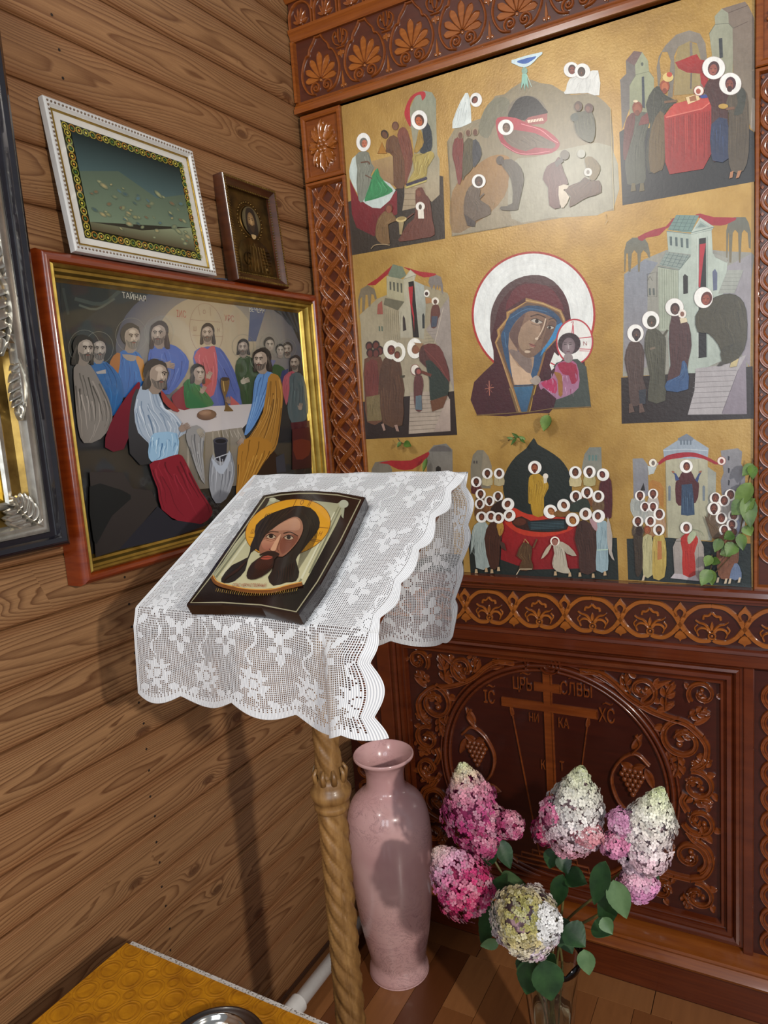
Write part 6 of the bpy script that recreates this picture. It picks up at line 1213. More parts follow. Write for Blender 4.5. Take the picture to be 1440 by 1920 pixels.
P.build('painted_face', M_PRINT, sm, 'painted bearded face')
# ---- ornate black and silver case at the left edge of the view
X0 = 0.070; fn, N = wall_fn((0.001, -1.46, 1.331)); W, H = 0.566, 0.93
oc = empty('icon_case', (0.03, -1.18, 1.331), 'ornate black framed icon case with silver acanthus leaves', 'icon')
M_BLK = lacquer('black_lacquer', '0c0a10', '17151e', 0.22, 0.7)
c = Carve(fn); c.mould(0, 0, W, H, [(0, 0), (0, 0.062), (0.003, 0.068), (0.010, 0.072), (0.017, 0.069), (0.020, 0.062), (0.0205, 0.057), (0.027, 0.055), (0.029, 0.050), (0.029, 0)]); c.build('black_frame', M_BLK, oc, auto=35)
c = Carve(fn); c.mould(0, 0, W, H, [(0.028, 0.0), (0.028, 0.054), (0.033, 0.056), (0.042, 0.054), (0.047, 0.046), (0.049, 0.040)]); c.build('silver_moulding', M_SILV, oc, auto=35)
c = Carve(fn); c.mould(0, 0, W, H, [(0.048, 0.042), (0.056, 0.034), (0.070, 0.032), (0.074, 0.034)]); c.build('bronze_cove', M_OLDG, oc, auto=35)
c = Carve(fn); c.mould(0, 0, W, H, [(0.073, 0.032), (0.076, 0.038), (0.083, 0.039), (0.087, 0.034)]); c.build('silver_bead', M_SILV, oc, auto=35)
c = Carve(fn); c.mould(0, 0, W, H, [(0.086, 0.034), (0.090, 0.035), (0.097, 0.031), (0.098, 0.02)]); c.build('gold_slip', gold_mat('bright_gold', 'a87f1e', 'd9b13c', 0.25), oc, auto=35)
c = Carve(fn); c.slab(0.02, 0.02, W-0.02, H-0.02, 0.0, 0.020); c.build('backing', M_BLK, oc)
P = uv_paint(fn, 0.0208, N); P.poly([(90, 90), (476, 90), (476, 840), (90, 840)], '5a3424', '6a3c28'); P.poly([(440, 150), (476, 150), (476, 840), (440, 840)], '33406c', '3c5a9c'); P.poly([(120, 200), (400, 200), (400, 780), (120, 780)], '8a6a3a')
for k in range(12):
    x, y = 452+8*math.sin(k*2.1), 104+k*26; P.ring(x, y, 12, 2, 'a86c60', n=16, a0=30*k, a1=30*k+250)
    for q in range(4): P.ell(x+5*math.cos(PI/4+q*PI/2), y+14+5*math.sin(PI/4+q*PI/2), 3.6, 2.4, 'ccd0d4', 45+q*90, n=8)
P.build('painted_panel', M_TEMP, oc, 'panel edge painted with white flowers and pink scrolls')
def acanthus(u, v, du, dv, L, wd, h=0.012, n=6, base=0.046):
    """a feathery leaf growing from (u, v) along (du, dv)"""
    c = Carve(lambda a, b, w: fn(a, b, w+base)); d = Vector((du, dv)).normalized(); nn = Vector((-d.y, d.x)); o = Vector((u, v))
    c.ribbon([(o+d*L*t/8+nn*(0.10*L*math.sin(t/8*PI))).to_tuple() for t in range(9)], lambda t: wd*.16*(1-.6*t), h*1.1, 'ridge')
    for k in range(n):
        t = (k+.6)/n; p = o+d*L*t*.86+nn*(0.10*L*math.sin(t*PI)); w = wd*math.sin(PI*(t*.8+.14))
        for s in (-1, 1): q = p+nn*(s*w)+d*(w*.75); c.leaf(q[:], p[:], w*.62, h*(1-.3*t), bend=s*w*.14)
    c.leaf((o+d*L)[:], (o+d*L*.72)[:], wd*.5, h)
    return c
for args in ((W-0.042, 0.040, -.62, .78, 0.072, 0.030), (W-0.045, 0.43, -.25, 1, 0.115, 0.036), (W-0.045, 0.43, -.22, -1, 0.115, 0.036), (W-0.085, 0.43, -1, .25, 0.08, 0.034), (W-0.04, 0.545, -.30, 1, 0.12, 0.034), (W-0.040, 0.315, -.12, -1, 0.10, 0.026), (W-0.040, 0.67, -.1, 1, 0.10, 0.03), (W-0.07, 0.56, -.9, .6, 0.07, 0.03), (W-0.07, 0.34, -.9, -.3, 0.06, 0.028)):
    acanthus(*args).build('acanthus_leaf', M_SILV, oc, auto=60)
# ================================================================== lectern, lace cloth and the icon lying on it
LX0, LX1, LYF, LZF, LYB, LZB = 0.226, 0.664, -0.905, 1.236, -0.578, 1.412
SV = Vector((0, LYB-LYF, LZB-LZF)); SL = SV.length; SV.normalize(); SN = Vector((0, -SV.z, SV.y))
def on_slope(x, t, h=0.0): return Vector((x, LYF, LZF))+SV*t+SN*h
def ropewood():
    t = NT('carved_rope_wood'); v = t.co((1, 1, 1)); n = t.noise(14, 4, t.co((6, 6, 1)), 0.6); n2 = t.noise(90, 4, t.co((1, 1, 0.4)))
    c = t.ramp(n, [(0.25, '6a4a26'), (0.55, '8f6a3c'), (0.8, 'a98450')]); t.base(t.mix(t.math('MULTIPLY', n2, 0.5), c, '4c3218')); t.set(Roughness=0.42, Coat_Weight=0.2, Coat_Roughness=0.2); t.bump(n2, 0.25, 0.001); return t.m
M_ROPE = ropewood()
lec = empty('lectern', (0.447, -0.74, 0), 'wooden church lectern with rope-twisted pole and sloping top under lace', 'lectern')
def twisted(z0, z1, r0, r1, cx, cy, n=5, kz=30.0, groove=True):
    mb = MB(); NA, NZ = 80, int((z1-z0)/0.0045); vs = mb.v
    for i in range(NZ+1):
        z = z0+(z1-z0)*i/NZ; r = r0+(r1-r0)*i/NZ
        for k in range(NA):
            th = 2*PI*k/NA; ph = n*(th+kz*z)/2; lob = abs(math.sin(ph))**0.55
            rr = r*(0.80+0.20*lob)+0.0009*math.sin(ph*6+z*40)*lob
            if groove and z < 0.72 and abs((th-(-0.75+0.12*math.sin(z*9)) + PI) % (2*PI)-PI) < 0.035+0.03*(0.72-z): rr *= 0.84
            vs.append((cx+rr*math.cos(th), cy+rr*math.sin(th), z))
    for i in range(NZ):
        for k in range(NA): mb.f.append((i*NA+k, i*NA+(k+1) % NA, (i+1)*NA+(k+1) % NA, (i+1)*NA+k))
    mb.f += [tuple(range(NA))[::-1], tuple(range(NZ*NA, (NZ+1)*NA))]; mb.mi = [0]*len(mb.f); return mb
PXc, PYc = 0.452, -0.735
twisted(0.05, 0.845, 0.0285, 0.0265, PXc, PYc).build('twisted_pole', M_ROPE, lec, smooth=True)
twisted(0.90, 1.285, 0.0235, 0.0225, PXc, PYc, 4, 34, False).build('upper_pole', M_ROPE, lec, smooth=True)
mb = MB(); mb.lathe([(0.027, 0), (0.031, 0.004), (0.0315, 0.012), (0.028, 0.018), (0.033, 0.022), (0.036, 0.030), (0.036, 0.038), (0.032, 0.044), (0.029, 0.050), (0.030, 0.056), (0.026, 0.062), (0.022, 0.066)], (PXc, PYc, 0.840), 40, True); col_ = mb.build('collar', M_ROPE, lec, smooth=True)
for k in range(9):
    t = 2*PI*k/9; mb = MB(); mb.tube([(PXc+0.026*math.cos(t), PYc+0.026*math.sin(t), 0.897), (PXc+0.029*math.cos(t), PYc+0.029*math.sin(t), 0.912), (PXc+0.024*math.cos(t), PYc+0.024*math.sin(t), 0.922)], lambda q: 0.006*(1-q*.6), 7); mb.build('bead_petal', M_ROPE, col_, smooth=True)
mb = MB(); mb.lathe([(0.075, 0.0), (0.078, 0.012), (0.06, 0.03), (0.036, 0.045), (0.030, 0.06)], (PXc, PYc, 0.0), 32, True); mb.build('foot_disc', M_ROPE, lec, smooth=True)
for k in range(4):
    t = PI/4+PI*k/2; mb = MB(); mb.tube([(PXc+0.03*math.cos(t), PYc+0.03*math.sin(t), 0.07), (PXc+0.10*math.cos(t), PYc+0.10*math.sin(t), 0.05), (PXc+0.155*math.cos(t), PYc+0.155*math.sin(t), 0.015)], 0.015, 8); mb.build('foot', M_ROPE, lec, smooth=True)
bd = MB(); q = [on_slope(x, t, h) for h in (-0.026, -0.005) for t in (0.006, SL-0.006) for x in (LX0+0.010, LX1-0.014)]
bd.add(q, [(0, 2, 3, 1), (4, 5, 7, 6), (0, 1, 5, 4), (2, 6, 7, 3), (0, 4, 6, 2), (1, 3, 7, 5)]); bd.build('sloping_top', M_DARKV, lec)
mb = MB(); mb.add([on_slope(x, t, -0.027) for t in (0.10, 0.28) for x in (PXc-0.05, PXc+0.05)]+[(PXc-0.035, PYc-0.04, 1.255), (PXc+0.035, PYc-0.04, 1.255), (PXc-0.035, PYc+0.04, 1.255), (PXc+0.035, PYc+0.04, 1.255)], [(0, 1, 3, 2), (4, 6, 7, 5), (0, 4, 5, 1), (2, 3, 7, 6), (0, 2, 6, 4), (1, 5, 7, 3)]); mb.build('bracket', M_ROPE, lec)
# ---- lace cloth: a real net, every mesh an opening or a filled square
def lace_mat():
    t = NT('cotton_lace'); uv = t.n('TexCoord').outputs['UV']; mp = t.n('Mapping'); t.t.links.new(uv, mp.inputs[0]); mp.inputs['Scale'].default_value = (140, 0, 1)
    w = t.n('TexWave', i_Scale=1.0, wave_type='BANDS', bands_direction='X'); t.t.links.new(mp.outputs[0], w.inputs[0])
    t.base(t.ramp(w.outputs[1], [(0.0, 'a9adb4'), (0.6, 'd9dbdd')])); t.set(Roughness=0.85, Specular_IOR_Level=0.15, Subsurface_Weight=0.0); t.bump(w.outputs[1], 0.5, 0.001)
    return t.m
M_LACE = lace_mat()
BD, FD = 0.325, 0.150                                   # lengths hanging at the back and at the front
CW = LX1-LX0+0.012; CL = BD+SL+FD; cell = 0.0032; NS, NTt = int(CW/cell), int(CL/cell)
def cloth_pt(s, t):
    """s across (0..CW), t along the length from the rear hem over the top to the front hem"""
    s = s-0.009*(1-abs(math.sin(t*PI/0.074)))*max(0.0, (s/CW-0.9)/0.1)
    hemw = 1-abs(math.sin((s+0.02)*PI/0.108))
    cc = max(0.0, (s-(CW-0.055))/0.055)**2.5
    if t < BD: t = BD-(BD-t)*(1-0.045*hemw)*(1-0.16*cc)
    elif t > BD+SL: t = BD+SL+(t-BD-SL)*(1-0.11*hemw)*(1-0.13*cc)
    x = LX0-0.003+s; e = max(0.0, s-(CW-0.030)); wav = math.sin(s*31+1.0)
    if t < BD:
        d = BD-t; k = min(1, d/0.05)
        p = Vector((x+0.010*math.sin(d*16+.6)*k*(s/CW), LYB+0.008+0.016*math.sin(s*34+d*5)*k*min(1, d*6), LZB-0.002-d))
        p.x -= 0.028*(d/BD)**1.2*(s/CW); return p
    if t < BD+SL:
        d = SL-(t-BD); p = on_slope(x, d, 0.0015+0.0012*math.sin(s*70)*math.sin(t*55))
        if e > 0: p = on_slope(x-e*0.25, d, 0.0015-e*e*12-e*.25+0.003*math.sin(t*60)*e/0.03)
        return p
    d = t-BD-SL; k = min(1, d/0.03)
    yy = LYF-0.003-0.012*k*(0.5+0.5*math.sin(s*34+0.5))*(0.35+d*5)-0.004*k
    p = Vector((x+0.010*d/FD*(s/CW-.4), yy, LZF+0.001-d-0.004*k*math.sin(s*23)))
    c = max(0.0, s-(CW-0.085))/0.085                    # the near right corner swings out and sags in a fold
    if c > 0: p += Vector((0.006*c*k-0.018*math.sin(c*PI)*k, -0.020*math.sin(c*PI*1.0)*k*(.4+4*d), -0.020*c*c*k*(d/FD)))
    if e > 0: p.z -= 0
    return p
def lace_open(s, t):
    """True where the net is left open; flowers, leaves and hems are worked solid"""
    hem = min(s+0.004, CW-s, t, CL-t)
    if hem < 0.011: return False
    if hem < 0.015: return int(s/cell) % 2 == 0
    u, v = (s % 0.096)-0.048, ((t+0.045) % 0.112)-0.056; r = math.hypot(u, v); a = math.atan2(v, u)
    if r < 0.007: return False
    if r < 0.010: return True
    if r < 0.029*(0.66+0.34*abs(math.cos(2.5*a+.4))): return r > 0.015 and abs(math.cos(2.5*a+.4)) > .86
    u2, v2 = ((s+0.048) % 0.096)-0.048, ((t+0.101) % 0.112)-0.056; r2 = math.hypot(u2, v2*0.8); a2 = math.atan2(v2, u2)
    if r2 < 0.021*(0.7+0.3*math.cos(4*a2)): return r2 < 0.006
    for k in (-1, 1):                                   # leaves between the flowers
        p, q = u-k*0.030, v-0.030; 
        if (p*.8+q*.6*k)**2/0.00016+(q*.8-p*.6*k)**2/0.00003 < 1: return False
    if abs(u+0.010*math.sin(v*110)) < 0.0022 and abs(v) > 0.03: return False
    return True
vs = {}; mb = MB(); uvs = []
GP = [[cloth_pt(i*CW/NS, j*CL/NTt) for j in range(NTt+1)] for i in range(NS+1)]
for row in GP:
    for p in row: mb.v.append(p[:])
idx = lambda i, j: i*(NTt+1)+j
th = 0.20
for i in range(NS):
    for j in range(NTt):
        s, t = (i+.5)*CW/NS, (j+.5)*CL/NTt
        a, b, c, d = idx(i, j), idx(i+1, j), idx(i+1, j+1), idx(i, j+1)
        if not lace_open(s, t): mb.f.append((a, b, c, d)); uvs += [(i/NS*CW, j/NTt*CL), ((i+1)/NS*CW, j/NTt*CL), ((i+1)/NS*CW, (j+1)/NTt*CL), (i/NS*CW, (j+1)/NTt*CL)]
        else:
            k = 0.22 if BD < t < BD+SL else 0.15
            tx = 0.30 if BD < t < BD+SL else 0.24
            A, B, C_, D_ = GP[i][j], GP[i+1][j], GP[i+1][j+1], GP[i][j+1]
            def bil(u, v): return (A*(1-u)+B*u)*(1-v)+(D_*(1-u)+C_*u)*v
            n0 = len(mb.v); mb.v += [bil(tx, k)[:], bil(1-tx, k)[:], bil(1-tx, 1-k)[:], bil(tx, 1-k)[:]]
            mb.f += [(a, b, n0+1, n0), (b, c, n0+2, n0+1), (c, d, n0+3, n0+2), (d, a, n0, n0+3)]
            U0, U1, V0, V1 = i/NS*CW, (i+1)/NS*CW, j/NTt*CL, (j+1)/NTt*CL; co = [(U0, V0), (U1, V0), (U1, V1), (U0, V1)]
            ci = [(U0+(U1-U0)*tx, V0+(V1-V0)*k), (U1-(U1-U0)*tx, V0+(V1-V0)*k), (U1-(U1-U0)*tx, V1-(V1-V0)*k), (U0+(U1-U0)*tx, V1-(V1-V0)*k)]
            for q in range(4): r = (q+1) % 4; uvs += [co[q], co[r], ci[r], ci[q]]
mb.mi = [0]*len(mb.f)
lace = mb.build('lace_cloth', M_LACE, None, smooth=True)
ul = lace.data.uv_layers.new(name='UVMap')
if len(ul.data) == len(uvs): ul.data.foreach_set('uv', [x for p in uvs for x in p])
tag(lace, 'white filet lace cloth with scalloped hems draped over the lectern top', 'lace cloth')
# ---- icon lying on the slope
TH = 0.021; pl = lambda h: (on_slope(0, 0, 0.0045+h), SN)
Z5 = (340, 910, 4.0)
def z5(x, y, h=TH): p0, n = pl(h); return ray_plane(Z5[0]+x/Z5[2], Z5[1]+y/Z5[2], p0, n)
il = empty('lectern_icon', on_slope(0.44, 0.0, 0.0045), 'black-bordered icon of a bearded face on a cloth lying on the lectern', 'icon')
edge = [(35, 893), (300, 893), (600, 912), (880, 965), (1040, 742), (1210, 440), (1378, 84), (1180, 50), (1000, 37), (880, 37), (740, 48), (613, 72), (420, 350), (200, 665)]
top = [z5(x, y) for x, y in edge]; n = len(top); mb = MB(); bot = [p-SN*TH for p in top]
cen = sum(top, Vector())/n; inn = [p.lerp(cen, 0.012)+SN*0.0 for p in top]; low = [p-SN*0.002 for p in top]
mb.v = [p[:] for p in inn+low+bot]; mb.f = [tuple(range(n))]
for i in range(n): j = (i+1) % n; mb.f += [(i, n+i, n+j, j), (n+i, 2*n+i, 2*n+j, n+j)]
mb.f.append(tuple(range(2*n, 3*n))[::-1]); mb.mi = [0]*len(mb.f)
M_EBON = lacquer('icon_board', '120a0a', '1f1110', 0.18, 0.8); mb.build('board', M_EBON, il)
M_LACQ = paint_mat('varnished_paint', 0.35, 0.08, 0.06, coat=0.6, vs=70)
P = PB(z5(700, 500, TH+0.0002), SN); P.o = Z5
inset = [(70, 880), (300, 878), (600, 897), (862, 948), (1020, 722), (1190, 420), (1345, 108), (1170, 72), (1000, 60), (880, 60), (750, 70), (632, 92), (440, 365), (225, 680)]
P.line(inset, 9, '8f8a70', closed=True)
P.poly([(660, 112), (700, 98), (760, 125), (1000, 115), (1170, 135), (1215, 112), (1250, 135), (1215, 180), (1160, 300), (1020, 560), (920, 745), (800, 760), (500, 790), (250, 735), (235, 690), (400, 440), (560, 240), (640, 150)], '8f8f74', 'b0aa86')
for a, b, cl in (((1180, 160), (880, 740), '77775c'), ((1150, 200), (900, 700), 'b9b79c'), ((1195, 170), (960, 660), '6c6c54'), ((660, 150), (260, 690), '6e6e55'), ((690, 140), (300, 680), 'b4b296'), ((640, 160), (240, 680), '8a8a70')): P.line([a, b], 9, cl, w2=16)
P.ell(685, 108, 26, 16, 'a8a88e'); P.ell(1218, 140, 36, 30, '9a9c88'); P.poly([(1200, 170), (1225, 165), (1215, 250), (1200, 230)], '8f917a')
P.ell(800, 320, 325, 208, 'c9921e', -14, 'bd861c', n=48); P.ring(800, 320, 325, 4, '5a3010', ry=208, rot=-14, n=48)
for a, b in (((865, 105), (838, 160)), ((985, 108), (955, 160)), ((975, 106), (945, 158)), ((560, 297), (610, 300)), ((505, 388), (560, 395)), ((1035, 315), (1105, 322)), ((960, 402), (1045, 415)), ((955, 412), (1035, 426))): P.line([a, b], 4, '5a3010')
P.text('О', 885, 145, 34, '5a3010', (1, 0), (-.35, 1), .8); P.text('Ш', 515, 362, 34, '6a3a14', (1, 0), (-.45, 1), .7); P.text('Н', 1022, 380, 32, '6a3a14', (1, 0), (-.5, 1), .8)
# hair, face, beard
P.poly([(560, 300), (640, 230), (760, 180), (860, 155), (970, 170), (1030, 240), (1035, 320), (980, 400), (900, 500), (860, 560), (885, 650), (860, 720), (790, 730), (690, 755), (650, 690), (690, 600), (560, 480), (500, 560), (480, 640), (400, 720), (320, 735), (300, 700), (380, 600), (500, 540), (520, 450), (550, 380)], '1c1410', sm=2)
for i in range(16): P.line([(850-i*14, 170+i*3), (760-i*14, 240+i*10), (620-i*3, 330+i*12)], 3.5, ['3a2a1e', '2a1d15', '120c0a'][i % 3], sm=4, w2=1.5)
for i in range(14): P.line([(860+i*11, 170+i*8), (960+i*4, 300+i*8), (900-i*3, 480+i*14)], 3.5, ['33251b', '1f1610', '140e0b'][i % 3], sm=4, w2=1.5)
for i in range(12): P.line([(500-i*6, 560+i*5), (420-i*8, 650+i*4), (330-i*1, 700+i*3)], 3, ['3c1f12', '140d0a'][i % 2], sm=3, w2=1)
for i in range(14): P.line([(850-i*10, 580+i*5), (840-i*9, 660+i*3), (860-i*14, 715+i*3)], 3, ['3c2014', '110b09'][i % 2], sm=3, w2=1)
P.poly([(640, 370), (690, 330), (760, 280), (850, 240), (900, 265), (915, 330), (890, 400), (840, 470), (760, 540), (690, 520), (600, 520), (590, 460)], '8f6650', '7a4c38', sm=3)
P.poly([(690, 330), (780, 275), (860, 250), (895, 290), (880, 340), (800, 340), (720, 345)], 'ab8166', '99705a', sm=3); P.poly([(760, 400), (850, 370), (880, 400), (830, 470), (760, 520), (740, 460)], '6a3c2c', sm=3); P.poly([(610, 420), (690, 400), (710, 440), (660, 490), (610, 470)], 'a5745a', '8a5544', sm=3)
P.poly([(720, 400), (750, 370), (720, 460), (705, 495), (670, 492), (690, 450)], 'b58a6c', sm=2); P.line([(752, 395), (738, 430), (722, 480), (735, 500)], 5, '5a3022', sm=3); P.line([(660, 480), (680, 498), (712, 500)], 5, '4a2418', sm=3)
P.line([(622, 380), (668, 354), (732, 356)], 9, '2a1810', sm=3, w2=6); P.line([(768, 366), (820, 356), (878, 386)], 9, '2a1810', sm=3, w2=6)
for ex, ey in ((675, 388), (808, 396)): P.ell(ex, ey, 34, 17, 'a08a72', 5); P.ell(ex, ey-2, 16, 16, '1a0f0b'); P.line([(ex-40, ey+2), (ex, ey-19), (ex+38, ey+2)], 6, '20120c', sm=3); P.line([(ex-34, ey+14), (ex, ey+22), (ex+34, ey+12)], 4, '5c3424', sm=3); P.line([(ex-38, ey+26), (ex, ey+36), (ex+36, ey+24)], 3, '6a3e2c', sm=3)
P.poly([(600, 540), (640, 505), (690, 500), (740, 520), (700, 560), (690, 620), (640, 670), (560, 710), (500, 705), (495, 660), (530, 590)], '22110c', sm=2); P.poly([(580, 560), (640, 535), (690, 550), (670, 610), (600, 640), (550, 620)], '34170f', sm=3); P.line([(590, 530), (650, 505), (700, 512), (735, 530)], 12, '1f0f0a', sm=3); P.poly([(600, 548), (650, 532), (690, 545), (655, 562), (610, 560)], '8f4030', sm=3); P.line([(600, 548), (650, 546), (690, 546)], 4, '3c120c', sm=2)
for i in range(12): P.line([(600+i*8, 590+i*2), (560+i*6, 650), (520+i*8, 700)], 3, ['1a0c08', '4a2012'][i % 2], sm=3, w2=1)
# banner hem with lettering and fringe
P.line([(235, 690), (270, 740), (380, 775), (520, 800), (680, 800), (800, 770), (910, 745)], 30, '6a3c14', sm=4); P.line([(240, 680), (275, 728), (385, 762), (520, 785), (680, 785), (800, 755), (905, 732)], 7, 'c08a3c', sm=4)
for i in range(40): x = 270+i*15.5; y = 770+34*math.sin(PI*(i/39))+8; P.line([(x, y), (x-9, y+24)], 3, 'a8863c' if i % 2 else '7c5c24')
P.text('СПАС НЕРУКОТВОРНЫЙ', 385, 768, 24, '8a2f1c', (0.998, 0.012), (-.3, 1), 0.62)
P.build('painted_face', M_LACQ, il, 'bearded face with golden halo painted on a draped cloth')
# ================================================================== vases and flowers
def pink_mat():
    t = NT('pink_crackle_glaze'); v = t.co((1, 1, 1)); n = t.noise(7, 3, v); c = t.ramp(n, [(0.3, 'c89a9a'), (0.7, 'deb6b3')])
    w = t.noise(13, 7, t.co((1, 1, 1.8)), 0.8, 1.2); vein = t.ramp(w, [(0.487, (0, 0, 0)), (0.498, (1, 1, 1)), (0.502, (1, 1, 1)), (0.513, (0, 0, 0))]); mk = t.ramp(t.noise(4.5, 3, v), [(0.47, (0, 0, 0)), (0.6, (1, 1, 1))])
    t.base(t.mix(t.math('MULTIPLY', t.math('MULTIPLY', vein, mk), 0.75), c, '5a3d48')); t.set(Roughness=0.22, Coat_Weight=0.5, Coat_Roughness=0.06); return t.m
VP = [(0.0, 0.0), (0.074, 0.0), (0.080, 0.004), (0.081, 0.012), (0.077, 0.030), (0.0755, 0.045), (0.079, 0.065), (0.090, 0.12), (0.101, 0.20), (0.109, 0.29), (0.1125, 0.37), (0.112, 0.42), (0.107, 0.462), (0.095, 0.496), (0.075, 0.518), (0.058, 0.532), (0.0515, 0.545), (0.050, 0.565), (0.053, 0.588), (0.062, 0.606), (0.074, 0.617), (0.079, 0.622), (0.0795, 0.627), (0.0765, 0.630), (0.068, 0.622), (0.056, 0.606), (0.048, 0.585), (0.046, 0.56), (0.050, 0.535), (0.08, 0.50), (0.10, 0.42), (0.098, 0.30), (0.07, 0.06), (0.0, 0.05)]
def smooth_prof(p, k=4): return [(max(0, q.x), q.y) for q in catmull([Vector(a) for a in p], k)]
mb = MB(); mb.lathe(smooth_prof(VP), (0.222, -0.165, 0.0), 72); va = mb.build('floor_vase', pink_mat(), None, smooth=True)
tag(va, 'tall pink crackle-glazed floor vase standing empty behind the lectern pole', 'vase')
# crystal vase
GX, GY = 0.707, -0.350
def crystal():
    t = NT('cut_crystal'); t.base(t.ramp(t.noise(3, 1), [(0.0, 'e6ebe8'), (1.0, 'f2f5f3')])); t.set(Roughness=0.02, Transmission_Weight=1.0, IOR=1.48); return t.m
gv = empty('crystal_vase', (GX, GY, 0), 'clear cut-crystal vase holding hydrangeas on the parquet', 'vase')
mb = MB(); NA = 48; outer = [(0.040, 0.0), (0.043, 0.006), (0.040, 0.02), (0.036, 0.05), (0.040, 0.10), (0.046, 0.18), (0.055, 0.27), (0.066, 0.335), (0.071, 0.350)]; inner = [(0.067, 0.350), (0.062, 0.333), (0.050, 0.27), (0.041, 0.18), (0.034, 0.10), (0.022, 0.055), (0.0, 0.045)]
for r, z in outer+inner:
    for k in range(NA):
        th = 2*PI*k/NA; fac = 1+(0.035*math.cos(th*12+z*46) if (r, z) in outer and 0.03 < z < 0.25 else 0); dz = 0.012*abs(math.sin(th*4)) if z > 0.345 else 0
        mb.v.append((GX+r*fac*math.cos(th), GY+r*fac*math.sin(th), z+dz))
K = len(outer)+len(inner)
for i in range(K-1):
    for k in range(NA): mb.f.append((i*NA+k, i*NA+(k+1) % NA, (i+1)*NA+(k+1) % NA, (i+1)*NA+k))
mb.f.append(tuple(range(NA))[::-1]); mb.mi = [0]*len(mb.f); mb.build('glass_body', crystal(), gv, smooth=True)
mb = MB(); mb.lathe([(0.0, 0.058), (0.022, 0.060), (0.0335, 0.102), (0.0405, 0.18), (0.044, 0.22), (0.0, 0.22)], (GX, GY, 0.0), 32)
def water_mat():
    t = NT('vase_water'); t.base(t.ramp(t.noise(2, 1), [(0, 'cfd8c8'), (1, 'd8e0d0')])); t.set(Roughness=0.0, Transmission_Weight=1.0, IOR=1.2); return t.m
mb.build('water', water_mat(), gv, smooth=True)
# hydrangeas
M_PETAL = paint_mat('hydrangea_petals', 0.6, 0.12, 0.0, vs=120, spec=0.25)
def leaf_mat(name, c1, c2):
    t = NT(name); n = t.noise(30, 4, t.co((1, 1, 1))); t.base(t.ramp(n, [(0.3, c1), (0.7, c2)])); t.set(Roughness=0.45, Specular_IOR_Level=0.4); t.bump(t.noise(140, 3, t.co((1, 1, 1))), 0.25, 0.001); return t.m
M_LEAF = leaf_mat('hydrangea_leaf', '16301a', '2a4a26'); M_LEAFU = leaf_mat('hydrangea_leaf_under', '43603c', '5f7a52'); M_STEM = leaf_mat('hydrangea_stem', '4a4a26', '6b6238')
def at_y(px, py, y): return ray_plane(px, py, Vector((0, y, 0)), Vector((0, 1, 0)))
def panicle(tip, base, rad, cols, seed, n=250, size=0.0072, shape='cone'):
    """a flower head: four-petalled florets over a core; cols: colours from the tip to the base, with a side accent"""
    rnd = random.Random(seed); mb = MB(); ax = tip-base; L = ax.length; a = ax.normalized(); u = a.cross(Vector((0.3, 0.5, 0.8))).normalized(); v = a.cross(u)
    def rr(t): return rad*(math.sin(PI*min(1, 0.5*(t*1.0+0.16)/0.58))**0.7 if t < 0.42 else (max(0.0, 1-((t-0.36)/0.66)**1.35))**0.75) if shape == 'cone' else rad*math.sqrt(max(0.0, 1-(2*t-1)**2))
    core = []
    for i in range(9):
        t = i/8; q = base+ax*(0.10+0.80*t); r = rr(t)*0.72
        core += [q+u*(r*math.cos(2*PI*k/10))+v*(r*math.sin(2*PI*k/10)) for k in range(10)]
    dk = mixc(mixc(cols[-1], cols[len(cols)//2], .5), '3a2420', 0.25)
    mb.add(core, [(i*10+k, i*10+(k+1) % 10, (i+1)*10+(k+1) % 10, (i+1)*10+k) for i in range(8) for k in range(10)], [dk]*len(core))
    for k in range(int(n*2.6)):
        t = rnd.random()**(0.85); th = rnd.uniform(0, 2*PI); r = rr(t)*rnd.uniform(0.86, 1.06)*(1+0.10*math.sin(th*3+t*9+seed)); nd = (u*math.cos(th)+v*math.sin(th)); p = base+ax*t+nd*r
        out = (nd*(rr(t)/rad if shape != 'cone' else 1.0)+a*((2*t-1) if shape != 'cone' else 0.9*(t-0.3))+Vector((rnd.uniform(-.5, .5), rnd.uniform(-.5, .5), rnd.uniform(-.5, .5)))*0.8).normalized()
        e1 = out.cross(Vector((rnd.uniform(-1, 1), rnd.uniform(-1, 1), rnd.uniform(-1, 1)))).normalized(); e2 = out.cross(e1)
        x = t*(len(cols)-1); i0 = int(min(len(cols)-2, x)); cc = mixc(cols[::-1][i0], cols[::-1][i0+1], x-i0) if len(cols) > 1 else lin(cols[0])
        g_ = rnd.uniform(0.72, 1.28); w_ = max(0, rnd.uniform(-.25, .28)); cc = tuple(min(1, max(0, c*g_+(0.75-c)*w_)) for c in cc); s = size*rnd.uniform(0.75, 1.15)*(1-0.35*max(0, t-.75)/.25)
        for q in range(4):
            g = PI/2*q; d = e1*math.cos(g)+e2*math.sin(g); w = e1*-math.sin(g)+e2*math.cos(g)
            pts = [p, p+d*s*.38+w*s*.40+out*s*.16, p+d*s*.86+w*s*.40+out*s*.16, p+d*s*1.10+out*s*.02, p+d*s*.86-w*s*.40+out*s*.16, p+d*s*.38-w*s*.40+out*s*.16]
            c2 = tuple(min(1, c*1.12) for c in cc); mb.add(pts, [(0, 1, 2, 3, 4, 5)], [tuple(c*.6 for c in cc), cc, c2, c2, c2, cc])
    return mb
